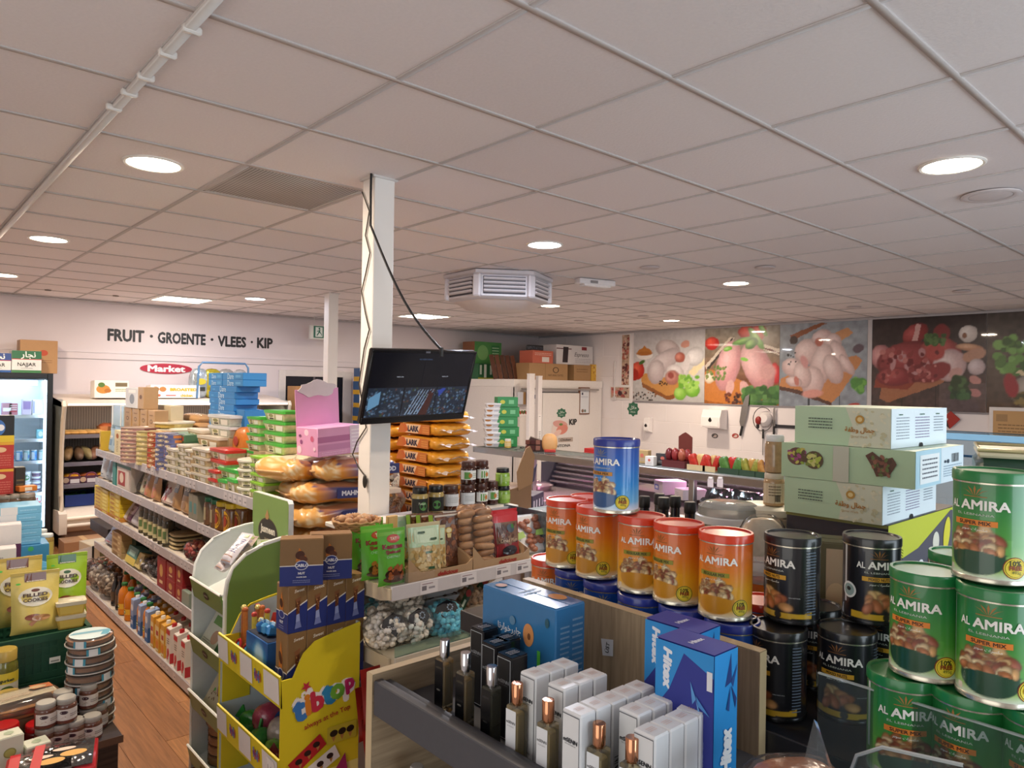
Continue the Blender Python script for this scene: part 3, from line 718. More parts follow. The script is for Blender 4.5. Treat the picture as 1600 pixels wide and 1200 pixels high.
#television hung on the near column
tv=T('television','flat black television with camera pictures hung on the near column','television',(1.797,2.609,1.877))
yw,ti,ro_=.044,.317,.03
xr=Vector((math.cos(yw),math.sin(yw),0));nn=Vector((xr.y,-xr.x,0));u2=Vector((0,0,1))*math.cos(ti)+nn*math.sin(ti)
x2=xr*math.cos(ro_)+u2*math.sin(ro_);u3=u2*math.cos(ro_)-xr*math.sin(ro_);n3=x2.cross(u3)
tv.matrix_world=Matrix(((x2.x,-n3.x,u3.x,1.797),(x2.y,-n3.y,u3.y,2.609),(x2.z,-n3.z,u3.z,1.877),(0,0,0,1)))
TW,TH=.556,.326
BLK=M('0c0c10',.22)
mk('casing',MB().cbox(0,.0,-TH/2,TW,.03,TH,.006),BLK,tv)
mk('back_cover',MB().cbox(0,.03,-TH*.38,TW*.7,.04,TH*.74,.015),M('121216',.4),tv)
mk('bezel',MB().box(-TW/2,-.019,-TH/2,TW/2,-.014,-TH/2+.03,.002).box(-TW/2,-.019,TH/2-.012,TW/2,-.014,TH/2,.002).box(-TW/2,-.019,-TH/2+.03,-TW/2+.012,-.014,TH/2-.012,.002).box(TW/2-.012,-.019,-TH/2+.03,TW/2,-.014,TH/2-.012,.002),BLK,tv)
cv=CV(150,90,'07070c')
rs=random.Random(4)
cv.rect(0,0,.335,.46,'1c2430');cv.rect(.345,0,.66,.46,'20242e');cv.rect(.67,0,1,.46,'1a2230')
for k in range(520):
 x,y=rs.random(),rs.uniform(0,.44)
 cv.ell(x,y,rs.uniform(.003,.014),rs.uniform(.004,.02),rs.choice(['3a5068','466078','28303c','4a3430','5a6e84','303a28','3f4d60','15181e','1c222c']),rs.uniform(0,3),.4)
for k in range(6):cv.poly([(.38+k*.03,.02),(.39+k*.03,.02),(.50+k*.028,.42),(.495+k*.028,.42)],'7f8fa6')
cv.poly([(.52,0),(.6,0),(.64,.35),(.6,.4)],'3a1d18');cv.poly([(.02,.1),(.12,.2),(.12,.4),(.02,.3)],'58809e');cv.poly([(.7,.3),(.76,.42),(.74,.44),(.68,.4)],'283a88')
cv.rect(.335,0,.345,.46,'05050a');cv.rect(.66,0,.67,.46,'05050a')
scr_m=bpy.data.materials.new('screen');scr_m.use_nodes=True
n_=scr_m.node_tree.nodes;vc_=n_.new('ShaderNodeVertexColor');vc_.layer_name='Col'
scr_m.node_tree.links.new(vc_.outputs[0],n_['Principled BSDF'].inputs['Emission Color']);n_['Principled BSDF'].inputs['Emission Strength'].default_value=1.0
n_['Principled BSDF'].inputs['Base Color'].default_value=(.004,.004,.006,1);n_['Principled BSDF'].inputs['Roughness'].default_value=.15
pr=PR(lambda u,v,l:(u,-.0155-l,v));pr.pic(cv.a,-TW/2+.012,-TH/2+.03,TW/2-.012,TH/2-.012,149,89)
pr.text('NO VIDEO SIGNAL',0,TH/2-.04,w=.07,c='4a5a78').text('VIDEO LOSS',-.12,.045,w=.035,c='b8bcc8').text('VIDEO LOSS',.12,.045,w=.035,c='b8bcc8').rect(-.0005,.0,.0005,TH/2-.05,'1a1a22')
mk('screen',pr.mesh(),scr_m,tv)
pr=PR(lambda u,v,l:(u,-.0192-l,v));pr.rect(-.012,TH/2-.011,.012,TH/2-.003,'6a6a72');mk('badge',pr.mesh(),PR25,tv)
br=MB().tube([tv.matrix_world.inverted()@Vector(q)for q in((1.777,PY0+.004,1.86),(1.777,2.72,1.86))],.018);br.add([],[])
mk('bracket',br,M('1a1a1c',.5),tv)
t=T('cable','thick black cable sagging from the column top down to the television','cable',(0,0,0))
A_=at(579,352,Y=PY0-.008);B_=at(690,547,d=3.08)
pts=[A_+Vector((0,0,.36)),A_+Vector((-.002,0,.15))]+[A_.lerp(B_,s)+Vector((0,0,-.07*math.sin(PI*s)))for s in[k/12 for k in range(13)]]
mk('wire',MB().tube(pts,.0055),M('101014',.4),t);mk('plug',MB().lathe([(0,-.03),(.008,-.028),(.008,.01),(0,.012)],10),M('101014',.4),t,tuple(B_+Vector((0,0,.0))))
t=T('cable','thin dark cable waving down the cream side of the near column','cable',(0,0,0))
pts=[]
for px,py in((566,300),(577,330),(571,368),(578,395),(572,425),(565,455),(571,490),(577,515),(569,545),(561,600),(572,668),(558,690),(551,710),(560,730),(569,742)):
 q=at(px,py,X=PX0-.006);pts.append(q)
mk('wire',MB().tube(pts,.0032),M('3a3026',.5),t)
mk('switch',MB().ell(at(570,752,X=PX0-.012),(.009,.014,.032)),M('241d18',.5),t)
#big furniture
WOODL=M('c2a27c',.5,0,.15,8)
LIP=M('b9b6bd',.35,.1,.05,8)
SHELF=M('d9cfc3',.45)
def wood_mat(a,b_,sc=(2,30,2),rough=.5):
 key=('wood',a,b_,sc)
 if key in _mats:return _mats[key]
 m=bpy.data.materials.new('wood');m.use_nodes=True
 n=m.node_tree.nodes;L=m.node_tree.links;p=n['Principled BSDF'];p.inputs['Roughness'].default_value=rough
 tc=n.new('ShaderNodeTexCoord');mp=n.new('ShaderNodeMapping');mp.inputs['Scale'].default_value=sc
 nz=n.new('ShaderNodeTexNoise');nz.inputs['Scale'].default_value=4;nz.inputs['Detail'].default_value=6;nz.inputs['Distortion'].default_value=.4
 cr=n.new('ShaderNodeValToRGB');cr.color_ramp.elements[0].position=.3;cr.color_ramp.elements[1].position=.7
 cr.color_ramp.elements[0].color=(*lin(a),1);cr.color_ramp.elements[1].color=(*lin(b_),1)
 L.new(tc.outputs['Object'],mp.inputs[0]);L.new(mp.outputs[0],nz.inputs['Vector']);L.new(nz.outputs['Fac'],cr.inputs[0]);L.new(cr.outputs[0],p.inputs['Base Color'])
 _mats[key]=m
 return m
OAK=wood_mat('8f7a60','b39c7e',(24,24,1.6))
OAKX=wood_mat('8f7a60','b39c7e',(1.6,24,24))
DARKWOOD=wood_mat('2c211d','4a3a33',(2,24,24))
FX0,FX1,FY=.93,1.53,9.25
fg=T('drinks_fridge','upright lit glass-door fridge with black frame against the back wall','fridge',(FX0,FY,0))
FW_=FX1-FX0
mk('cabinet',MB().box(0,.06,.0,.03,.64,1.92,.004).box(FW_-.03,.06,0,FW_,.64,1.92,.004).box(.03,.06,1.86,FW_-.03,.64,1.92,.004).box(.03,.60,0,FW_-.03,.64,1.86).box(.03,.06,0,FW_-.03,.60,.22),M('aeb2b6',.4),fg)
mk('liner',MB().box(.03,.585,.22,FW_-.03,.60,1.86).box(.0305,.1,.22,.034,.585,1.86).box(FW_-.034,.1,.22,FW_-.0305,.585,1.86),M('dfe8ee',.3),fg)
dr=mk('door',MB().box(0,0,.16,.055,.055,1.935,.004).box(FW_-.055,0,.16,FW_,.055,1.935,.004).box(.055,0,1.88,FW_-.055,.055,1.935,.004).box(.055,0,.16,FW_-.055,.055,.25,.004),M('14171c',.35),fg)
mk('glass',MB().box(.055,.02,.25,FW_-.055,.028,1.88),clear('eef6fb',.05,.02,.2),dr)
for k in range(2):mk('light_strip',MB().box(.058+k*(FW_-.128),.07,.25,.070+k*(FW_-.128),.085,1.86),M('e6f2ff',.3,0,0,1,0,0,14.),fg)
mk('light_strip',MB().box(.1,.3,1.80,FW_-.1,.5,1.855),M('dfeeff',.3,0,0,1,0,0,5.),fg)
mk('kick_plate',MB().box(.01,.04,.0,FW_-.01,.06,.15,.003),M('20242a',.5),fg)
FZ=[.27,.62,.97,1.21,1.475]
for z in FZ:mk('shelf',MB().box(.035,.12,z-.012,FW_-.035,.58,z).box(.035,.115,z-.03,FW_-.035,.12,z+.005),M('dde6ec',.25),fg)
MX0,MX1,MYF,MYB=1.57,4.18,9.0,9.90
md=T('chilled_cabinet','long open chilled wall cabinet with curved glass ends, holding bread and fruit','fridge',(MX0,MYF,0))
ML=MX1-MX0
STONE=M('cfc4b8',.45)
mk('base',MB().prism([(.0,.27),(.05,.22),(.1,.20),(.86,.20),(.86,.44),(.12,.44),(.06,.40),(0,.34)],.05,ML-.05,'x'),STONE,md)
mk('plinth',MB().box(.08,.16,.0,ML-.08,.82,.2),M('8d7564',.6),md)
for z,c_ in((.285,'e9e0d2'),(.36,'efe6d6')):mk('bumper_rail',MB().tube([(.05,-.004,z),(ML-.05,-.004,z)],.022,12),M(c_,.35),md)
mk('back_panel',MB().box(.05,.80,.44,ML-.05,.83,1.62),M('7b7069',.6),md)
rb=MB()
for k in range(90):rb.box(.07+k*.0275,.796,.9,.078+k*.0275,.80,1.56)
o=mk('perforated_back',rb,M('9a8d84',.5),md);o['kind']='stuff'
mk('canopy',MB().prism([(.0,1.585),(0,1.612),(.04,1.63),(.84,1.70),(.84,1.60),(.06,1.575)],.0,ML,'x'),M('cdbfb2',.5),md)
mk('canopy_light',MB().box(.06,-.006,1.592,ML-.06,-.001,1.608),M('fff0dc',.4,0,0,1,0,0,2.2),md)
cl_=bpy.data.lights.new('cabinet_fill','AREA');cl_.shape='RECTANGLE';cl_.size=2.4;cl_.size_y=.05;cl_.energy=7;cl_.color=lin('ffe9d0')  # area light added under the canopy to brighten the shelves
cl_o=bpy.data.objects.new('cabinet_fill',cl_);cl_o.location=(ML/2,.12,1.56);cl_o.rotation_euler=(.5,0,0);cl_o.parent=md;COL.objects.link(cl_o)
MZ=[(1.235,.42),(.93,.32),(.70,.2)]
for z,y in MZ:
 s_=mk('shelf',MB().box(.06,y,z-.02,ML-.06,.80,z,.002),M('5f5a60',.4),md)
 mk('price_rail',MB().box(.06,y-.012,z-.035,ML-.06,y-.001,z+.012,.002),M('6e6a76',.35),s_)
for x0 in(0,ML-.05):
 out=[(.02,.20),(.0,.27),(-.01,.36),(.05,.44),(.10,.60),(.12,.85),(.11,1.15),(.07,1.40),(.0,1.585),(.03,1.63),(.86,1.70),(.86,.20)]
 e_=mk('end_panel',MB().prism(out,x0,x0+.05,'x'),M('7b7e78',.3,0,.2,3),md)
 rim=[(x0+.025,y-.008,z)for y,z in out[2:10]]
 mk('rim',MB().tube(rim,.022,8),M('c9bba8',.4),e_)
 mk('foot_cap',MB().prism([(-.03,.2),(-.045,.30),(-.03,.42),(.04,.45),(.3,.43),(.3,.2)],x0-.012,x0+.062,'x'),M('d9d0c5',.4),e_)
CX0,CY0,CH=7.49,8.3,1.985
cr=T('cold_room','big white walk-in cold room with a sliding door in the corner','cold room',(CX0,CY0,0))
mk('body',MB().box(0,0,0,X1-CX0-.02,Y1-CY0-.02,CH,.006),M('e9e3e0',.4),cr)
mk('top_band',MB().box(-.008,-.008,CH-.115,X1-CX0-.02,Y1-CY0-.02,CH+.004,.004),M('eee9e6',.4),cr)
d_=mk('door',MB().cbox(1.01,-.03,.05,.86,.055,1.73,.006),M('e6e1df',.35),cr)
mk('seal',MB().box(.56,-.006,.04,1.46,.0,1.80),M('6f6d70',.6),d_)
mk('corner_profile',MB().box(-.012,-.012,0,.05,.002,CH-.12).box(-.012,-.012,0,.002,.05,CH-.12),M('dcd7d6',.4),cr)
mk('rail',MB().tube([(.1,-.07,1.84),(1.9,-.07,1.84)],.016),STEEL,cr)
pr=PR(lambda u,v,l:(1.01+(u-.55)*1.45,-.0585-l,v));star_badge(pr,.55,1.45,.085)
pr.text('KIP',.74,1.30,h=.10,w=.13,c='17171a',bold=.05)
pr.poly([(.40,1.22),(.44,1.31),(.53,1.34),(.62,1.30),(.66,1.22),(.60,1.16),(.48,1.05),(.38,1.08)],'e9d7d0').ell(.53,1.27,.12,.06,'d9a29a',20,-.2).ell(.56,1.18,.10,.075,'dd8c7c',20,.5).ell(.49,1.13,.07,.04,'eac6ba',16,.6).ell(.54,1.265,.03,.02,'6a8a4a')
pr.rect(.50,.975,.74,1.045,'b5a59c').text('Chicken',.62,1.01,w=.17,c='211c1c',bold=.03,shear=.2).text('ZAITONA',.56,.915,w=.28,c='3a3a3e',bold=.02)
for s_ in(1,-1):pr.poly([(.56+s_*.14,.70),(.56+s_*.10,.73),(.56-s_*.02,.60),(.56-s_*.05,.56),(.56-s_*.035,.55),(.56+s_*.03,.58)],'2a2c30')
pr.ell(.57,.50,.05,.035,'8a8486').ell(.57,.51,.03,.015,'a33a34').rect(.50,.44,.66,.455,'5a585c')
mk('print',pr.mesh(),PR45,cr)
pr=PR(lambda u,v,l:(u,-.002-l,v));pr.rect(.06,1.42,.29,1.56,'f4f0ee')
for k,c_ in enumerate(('c98a3a','b8382c','b84430','5a6a34','7a5a3a','4a6a30','a8403a')):pr.ell(.085+k*.03,1.465+.012*(k%2),.022,.026,c_)
mk('print',pr.mesh(),PR45,cr)
t=T('clipboard','brown-framed notice clipboard hanging on the cold room door wall','clipboard',(CX0+1.46,CY0-.002,1.42))
mk('frame',MB().box(0,-.025,0,.27,-.001,.46,.004),M('7d5138',.5),t)
pr=PR(lambda u,v,l:(u,-.0255-l,v));pr.rect(.03,.02,.25,.44,'dfe3ea').rect(.06,.33,.10,.37,'4a4f60').scribble(.05,.28,.22,.31,2,'9aa0b0').ell(.09,.06,.03,.03,'8a6a5a').ell(.15,.06,.025,.025,'6a7a6a');mk('print',pr.mesh(),PR45,t)
for x,z0,z1,w_,lb in((.25,.62,2.03,.04,'tall white upright post standing before the cold room door'),(.08,1.42,2.06,.05,'shorter white post head behind the tall white post')):
 t=T('white_post',lb,'post',(CX0+x-.05,CY0-.35,0))
 mk('shaft',MB().cbox(0,0,0,w_*2.2,.07,z1,.006),M('ece7e8',.35),t)
 mk('cap',MB().cbox(0,0,z1,w_*2.3,.075,.015,.004),M('f3efef',.35),t)
 if z0<1:pr=PR(lambda u,v,l:(u,-.0355-l,v));pr.rect(-.035,1.0,.035,1.45,'f5f2f3').scribble(-.02,1.05,.02,1.2,6,'6a6a72').rect(-.02,1.42,.01,1.425,'555555');mk('label_print',pr.mesh(),PR45,t)
t=T('wall_dispenser','blue and white boxes in a holder on the cold room corner','dispenser',(CX0+.20,CY0-.10,1.60))
mk('holder',MB().box(-.14,-.05,-.0,.15,.09,.19,.004),M('cfd0d6',.4),t)
mk('front',MB().box(-.07,-.062,.0,.02,-.051,.20,.004),M('2f57a8',.4),t)
pr=PR(lambda u,v,l:(u,-.0505-l,v));pr.rect(-.14,.0,-.08,.19,'b08a5a').rect(.03,.03,.14,.18,'e6e2e6').rect(.035,.09,.13,.15,'26406e').ell(.07,.12,.025,.025,'b8302c');mk('print',pr.mesh(),PR45,t)
KX,KZ=4.30,1.30
k0,k1=5.30,1.82
ct=T('service_counter','long stainless service counter with a raised glass shelf before the meat wall','counter',(KX,0,0))
mk('top_shelf',MB().box(0,k1,KZ-.012,.42,k0,KZ,.002),clear('cfd8d4',.06,.35,.3),ct)
mk('shelf_edge',MB().box(-.014,k1,KZ-.05,.006,k0,KZ+.004,.004),STEEL,ct)
mk('shelf_edge',MB().box(.41,k1,KZ-.05,.43,k0,KZ+.004,.004),STEEL,ct)
mk('end_edge',MB().box(-.014,k0,KZ-.05,.43,k0+.02,KZ+.004,.004),STEEL,ct)
for y in(4.52,2.9):mk('post',MB().cbox(.02,y,.86,.045,.045,KZ-.91,.004),STEEL,ct)
mk('front_panel',MB().box(.05,k1,.0,.09,k0,.86,.004),M('cfc4c8',.35),ct)
mk('deck',MB().box(.05,k1,.86,1.0,k0,.885,.004),M('bdb0b4',.25,.6),ct)
mk('well_back',MB().box(1.0,k1,.0,1.05,k0,1.10,.004),M('8f8488',.35,.5),ct)
for k in range(5):mk('louvre_slat',MB().cbox(0,3.85,0,.03,2.6,.022,.004),M('a59aa0',.25,.8),ct,(.985-k*.03,0,1.09-k*.042))
mk('slat_end',MB().box(.80,5.20,.86,1.0,5.22,1.12),M('55505a',.4),ct)
mk('rear_top',MB().box(.98,k1,1.10,1.35,k0,1.13,.004),M('5c565e',.3,.5),ct)
mk('low_shelf',MB().box(.25,k1,1.055,.62,3.75,1.075,.003),M('6d5f62',.3,.5),ct)
mk('low_shelf_edge',MB().box(.235,k1,1.03,.25,3.75,1.08,.003),M('4e4448',.35,.4),ct)
for k,px in enumerate((1110,1125)):
 p=at(px,752,X=KX-.02)
 t=T('price_holder',('first' if k==0 else 'second')+' of two small white price holders clipped on the counter shelf edge','price tag',(KX-.016,p.y,p.z-.04))
 mk('card',MB().cbox(-.003,0,0,.004,.045,.055,.001),M('d9cfd4',.4),t);mk('clip',MB().cbox(-.002,0,.055,.012,.03,.015,.002),M('f2eef0',.3),t)
t=T('steel_table','low steel table with round pans before the service counter','table',(3.75,4.15,0));mk('top',MB().cbox(0,0,.855,.95,1.35,.028,.004),M('a89aa2',.25,.7),t)
for x in(-.42,.42):
 for y in(-.6,.6):mk('leg',MB().cbox(x,y,0,.04,.04,.855),STEEL,t)
for k,(px,py,r_)in enumerate(((805,752,.15),(790,778,.16),(772,803,.16),(850,792,.16),(820,812,.15))):
 p=at(px,py,Z=.93)
 p.y=min(p.y,5.0-.02*k)
 t=T('round_pan',ORD[k+1]+' round steel pan with a shiny lid on the counter deck from the far end','pan',(p.x,p.y,.885),group='steel pans on the counter deck')
 mk('pan',G(('pan',r_),lambda:MB().lathe([(0,0),(r_*.9,0),(r_,.045),(r_*1.05,.046),(r_*1.05,.05),(0,.05)],28).mesh(SM)),M('b5a7ad',.2,.9),t)
 mk('lid',G(('panl',r_),lambda:MB().lathe([(r_,.05),(r_*.8,.068),(.0,.075)],28,cap=False).mesh(SM)),M('cdbfc6',.12,.8),t)
 mk('knob',G(('pank',1),lambda:MB().lathe([(0,.074),(.02,.075),(.025,.09),(0,.096)],12).mesh(SM)),STEEL,t)
lmp=bpy.data.lights.new('counter_lamp','AREA');lmp.shape='RECTANGLE';lmp.size=.06;lmp.size_y=3.0;lmp.energy=11;lmp.color=lin('ffb4dc')
lo=bpy.data.objects.new('counter_lamp',lmp);lo.location=(.36,3.9,KZ-.02);lo.parent=ct;COL.objects.link(lo)
k1_case=1.80
gc=T('glass_case','refrigerated glass display case with blue-edged curved glass beyond the green tins','display case',(4.9,0,0))
BG=clear('bfdcf0',.04,.18,.4)
mk('top_glass',MB().box(0,-.6,1.612,.55,1.75,1.63,.004),BG,gc)
mk('glass_edge',MB().box(-.014,-.6,1.60,.0,1.75,1.64,.004),M('7fb4dc',.12,0,.1,3,0,.5),gc)
mk('glass_edge',MB().box(-.012,-.6,1.50,-.002,1.75,1.515,.002),M('4d7fb5',.12,0,.1,3,0,.5),gc)
mk('front_glass',MB().box(-.012,-.6,.92,-.004,1.75,1.60),clear('dcecf6',.04,.05,.25),gc)
mk('side_frame',MB().box(-.01,1.75,.9,.56,1.785,1.63,.004),M('86b4d6',.2,.2),gc)
mk('base',MB().box(.0,-.6,0,.9,1.75,.92,.004),M('c9c0c6',.35,.3),gc)
for k,y in enumerate((1.22,.95,.6)):mk('clamp',MB().cbox(-.004,y,1.525,.03,.035,.08,.006),M('5c86b0',.2,.6),gc)
QX,QN,QF=1.53,3.70,7.20
GZ=[1.25,.998,.722,.435,.062]
gd=T('gondola_shelving','long white double-sided shop gondola loaded with groceries along the aisle','shelving',(QX,QN,0))
GL=QF-QN
mk('back_panel',MB().box(.44,0,.05,.47,GL,1.25,.003),SHELF,gd)
for i,z in enumerate(GZ):
 dx=-.075 if i==4 else 0
 for s_ in range(4):
  y0,y1=s_*GL/4+.002,(s_+1)*GL/4-.002
  sh=mk('shelf',MB().box(dx+.004,y0,z-.03,.44,y1,z,.002),SHELF,gd)
  mk('price_rail',MB().box(dx-.008,y0,z-.045,dx+.003,y1,z+.016,.002),LIP,sh)
  yy=y0+.03
  while yy<y1-.06:
   if R.random()<.45:mk('price_tag',G('ptag',lambda:PR(lambda u,v,l:(-l,u,v)).rect(0,-.02,.05,.02,'d0cacf').rect(.006,-.006,.03,.002,'8f8a92').mesh()),PR45,sh,(dx-.0085,yy,z-.016))
   yy+=.07
  br_=mk('bracket',MB().prism([(dx+.01,z-.03),(.43,z-.03),(.43,z-.10)],y1-.004,y1+.0,'y'),M('d5ccc2',.5),sh)
for k in range(5):mk('foot',MB().box(.0+(-.05),k*(GL-.05)/4,0,.42,k*(GL-.05)/4+.05,.03,.003),M('c9c0b6',.5),gd)
mk('kick_plate',MB().box(.03,0,.0,.05,GL,.018),M('8a827a',.6),gd)
mk('upright',MB().box(.435,-.02,0,.475,0,1.27),M('d9cfc3',.45),gd)
mk('far_side',MB().box(.475,0,1.22,.90,GL,1.25,.003),SHELF,gd)
SX0,SX1,SYF,SYB=1.50,2.385,2.35,2.70
AZ=[1.098,.835,.56]
g2=T('end_shelving','cream shop shelving bay before the near column with pouches, nuts and bagged sweets','shelving',(SX0,SYF,0))
SL=SX1-SX0
CREAM=M('d3c4a8',.5)
mk('back_panel',MB().box(0,.352,.05,SL,.372,1.255,.003),M('c9ccd6',.45),g2)
for i,z in enumerate(AZ):
 sh=mk('shelf',MB().box(.002,-.0 if i==0 else-.03,z-.04,SL-.002,.35,z,.003),CREAM,g2)
 mk('price_rail',MB().box(.0,-.014-(.03 if i else 0),z-.048,SL,-.001-(.03 if i else 0),z+.01,.003),M('d7d3d6',.4)if i==0 else M('cfc5b2',.5),sh)
 mk('bracket',MB().prism([(-.012,z-.04),(-.012,z+.0),(.35,z+.0),(.35,z-.07),(.05,z-.055)],-.008,.0,'x'),CREAM,sh)
 if i==0:
  for x in(.13,.33,.52,.64,.78):mk('price_tag',G('ptag2',lambda:PR(lambda u,v,l:(u,-l,v)).rect(0,-.044,.085,.004,'ece8ea').rect(.008,-.03,.03,-.012,'7a767c').rect(.04,-.026,.07,-.018,'a29ea4').rect(.008,-.006,.06,-.003,'9a7a80').mesh()),PR45,sh,(x,-.0145,z))
  mk('front_riser',MB().box(.0,-.012,z+.011,.20,-.009,z+.05),clear('ffffff',.08,.03,.08),sh)
 else:
  mk('front_riser',MB().box(.0,-.043,z+.011,SL,-.039,z+.05),clear('dff0ea',.06,.10,.1),sh)
mk('divider',MB().box(SL-.004,.0,1.10,SL,.35,1.29),clear('c9d6e0',.06,.2,.3),g2)
for x in(0,SL-.03):mk('upright',MB().box(x,.372,0,x+.03,.40,1.25),CREAM,g2)
for x in(0,SL-.05):mk('foot',MB().box(x,.0,0,x+.05,.372,.05),CREAM,g2)
mk('top_ledge',MB().box(0,.353,1.256,SL+.1,.53,1.275,.003),M('d9d3cc',.45),g2)
EX,EY0,EY1=1.20,3.22,3.64
es=T('snack_stand','white and green curved snack stand with an upright header at the gondola end','display stand',(EX,EY0,0))
ED,EL=.31,EY1-EY0
LEAF='6f8f4a'
out=[(-.0,0),(.0,.93),(.008,.99),(.035,1.05),(.09,1.10),(.17,1.135),(.25,1.15),(.31,1.155),(.31,0)]
for y0,nm in((0,'near'),(EL-.012,'far')):
 s_=mk('side_panel',MB().prism(out,y0,y0+.012,'y'),M('dde3e6',.4),es)
 mk('edge',MB().tube([(x,y0+.006,z)for x,z in out[:8]],.0075,6),M('eef1f1',.4),s_)
 pr=PR((lambda u,v,l:(u,-.0005-l,v))if y0==0 else(lambda u,v,l:(u,EL+.0005+l,v)));pr.poly([(x+.008*(x<.01),z-.01*(z>.5))for x,z in out],LEAF);mk('print',pr.mesh(),PR45,s_)
mk('back_panel',MB().box(ED-.01,.012,0,ED,EL-.012,1.16),M('d4dadc',.45),es)
for i,z in enumerate((.84,.57,.30,.03)):
 tr=mk('tray',MB().prism([(.012,z),(.012,z+.006),(.30,z+.11),(.30,z+.10)],.012,EL-.012,'y'),M('e6eaea',.4),es)
 mk('lip',MB().prism([(.0,z-.005),(-.02,z+.085),(-.012,z+.088),(.012,z-.005)],.012,EL-.012,'y'),M(LEAF,.4),tr)
 mk('lip_edge',MB().tube([(-.017,.012,z+.088),(-.017,EL-.012,z+.088)],.006,6),M('f0f2ee',.4),tr)
 pr=PR(lambda u,v,l:(-.0105-l-(v-(z+.04))*.222-.0008,u,v));pr.ell(EL/2,z+.04,.035,.018,'3b2a20').ell(EL/2,z+.04,.03,.014,'2a211c').text('Jasmeen',EL/2,z+.04,w=.045,c='d9cfc0');mk('print',pr.mesh(),PR45,tr)
hd=mk('header',MB().prism([(.0,1.03),(EL,1.03),(EL,1.305),(EL-.015,1.32),(.015,1.32),(0,1.305)],.29,.315,'x'),M('e4e8e6',.4),es)
pr=PR(lambda u,v,l:(.2895-l,EL-u,v));pr.poly([(.0,1.03),(EL,1.03),(EL,1.303),(EL-.015,1.317),(.015,1.317),(0,1.303)],'7c9a55')
pr.ell(.19,1.135,.115,.072,'4a3a28',28).ell(.19,1.135,.108,.066,'2d2620',28).text('Jasmeen',.19,1.145,w=.17,h=.05,c='e9e2d4',bold=.04).text('SWEETS',.19,1.10,w=.07,c='c9b89a').poly([(.17,1.20),(.16,1.215),(.175,1.235),(.185,1.25),(.195,1.235),(.205,1.215),(.195,1.2)],'b58a5a')
mk('print',pr.mesh(),PR45,hd)
TX0,TX1,TY0,TY1=1.13,1.45,2.48,3.09
ts=T('sweets_stand','yellow cardboard sweets stand with three open trays in front of the green stand','display stand',(TX0,TY0,0))
TD,TL=TX1-TX0,TY1-TY0
YEL=M('e3d02a',.45,0,.04,8)
CARD=M('c2ced4',.6)
tro=[(0,0),(0,.80),(.045,.80),(.062,.835),(.085,.88),(.13,.915),(.20,.93),(TD,.95),(TD,0)]
s_=mk('side_panel',MB().prism(tro,0,.006,'y'),YEL,ts)
pr=PR(lambda u,v,l:(u,-.0006-l,v),.0005)
pr.poly([(0,0),(0,.42),(TD,.42),(TD,0)],'ecdf8a')
pr.text('tibtop',.172,.70,w=.262,h=.115,c='f6f2f0',bold=.085,rot=.14)
for ch,x,y,c_ in(('t',.072,.672,'3f7fc8'),('i',.105,.687,'e08a2a'),('b',.143,.693,'c8324a'),('t',.187,.702,'2f8ac0'),('o',.225,.705,'6aa83a'),('p',.278,.713,'c02a6a')):pr.text(ch,x,y,h=.082 if ch in 'tib' else .062,c=c_,bold=.06,rot=.14);pr.k-=1
pr.k+=1
pr.poly([(.096,.735),(.100,.75),(.115,.751),(.104,.76),(.108,.775),(.096,.766),(.084,.775),(.088,.76),(.077,.751),(.092,.75)],'c8304a')
pr.text('always at the Top',.185,.618,w=.19,c='b2452a',bold=.02,rot=.14)
def wafer(cx,cy,w_,h_,rot,col,ink):
 c0,s0=math.cos(rot),math.sin(rot)
 P_=lambda x,y:(cx+x*c0-y*s0,cy+x*s0+y*c0)
 pr.poly([P_(-w_/2,-h_/2),P_(w_/2,-h_/2),P_(w_/2,h_/2),P_(-w_/2,h_/2)],col)
 for k in(-1,0,1):
  x,y=P_(k*w_*.28,0);pr.ell(x,y+h_*.08,h_*.26,h_*.2,ink,12);pr.k-=1
  x2_,y2_=P_(k*w_*.28,-h_*.22);pr.poly([(x2_-h_*.14,y2_+h_*.1),(x2_+h_*.14,y2_+h_*.1),(x2_,y2_-h_*.2)],'b8824a');pr.k-=1
 pr.k+=2
wafer(.105,.505,.145,.055,.55,'b4242a','2a1414');wafer(.245,.545,.125,.065,-.02,'c9b83a','2a1c14');wafer(.155,.45,.155,.055,.42,'e9e6e4','2a1414')
pr.poly([(.215,.34),(.275,.36),(.258,.465),(.215,.41)],'a8286a').rect(.225,.37,.25,.40,'5a2a2a')
pr.poly([(.07,.24),(.13,.31),(.13,.2),(.05,.2)],'4a2a1a').ell(.17,.35,.013,.013,'f2efe2')
pr.text('abc',.24,.25,w=.12,c='c83a5a',bold=.06)
mk('print',pr.mesh(),PR45,s_)
mk('side_panel',MB().prism(tro,TL-.006,TL,'y'),YEL,ts)
mk('back_panel',MB().box(TD-.006,.006,0,TD,TL-.006,.95),CARD,ts)
mk('inner_face',MB().prism([(x+.004*(x<.01),z-.008)for x,z in tro],TL-.0075,TL-.0062,'y'),CARD,ts)
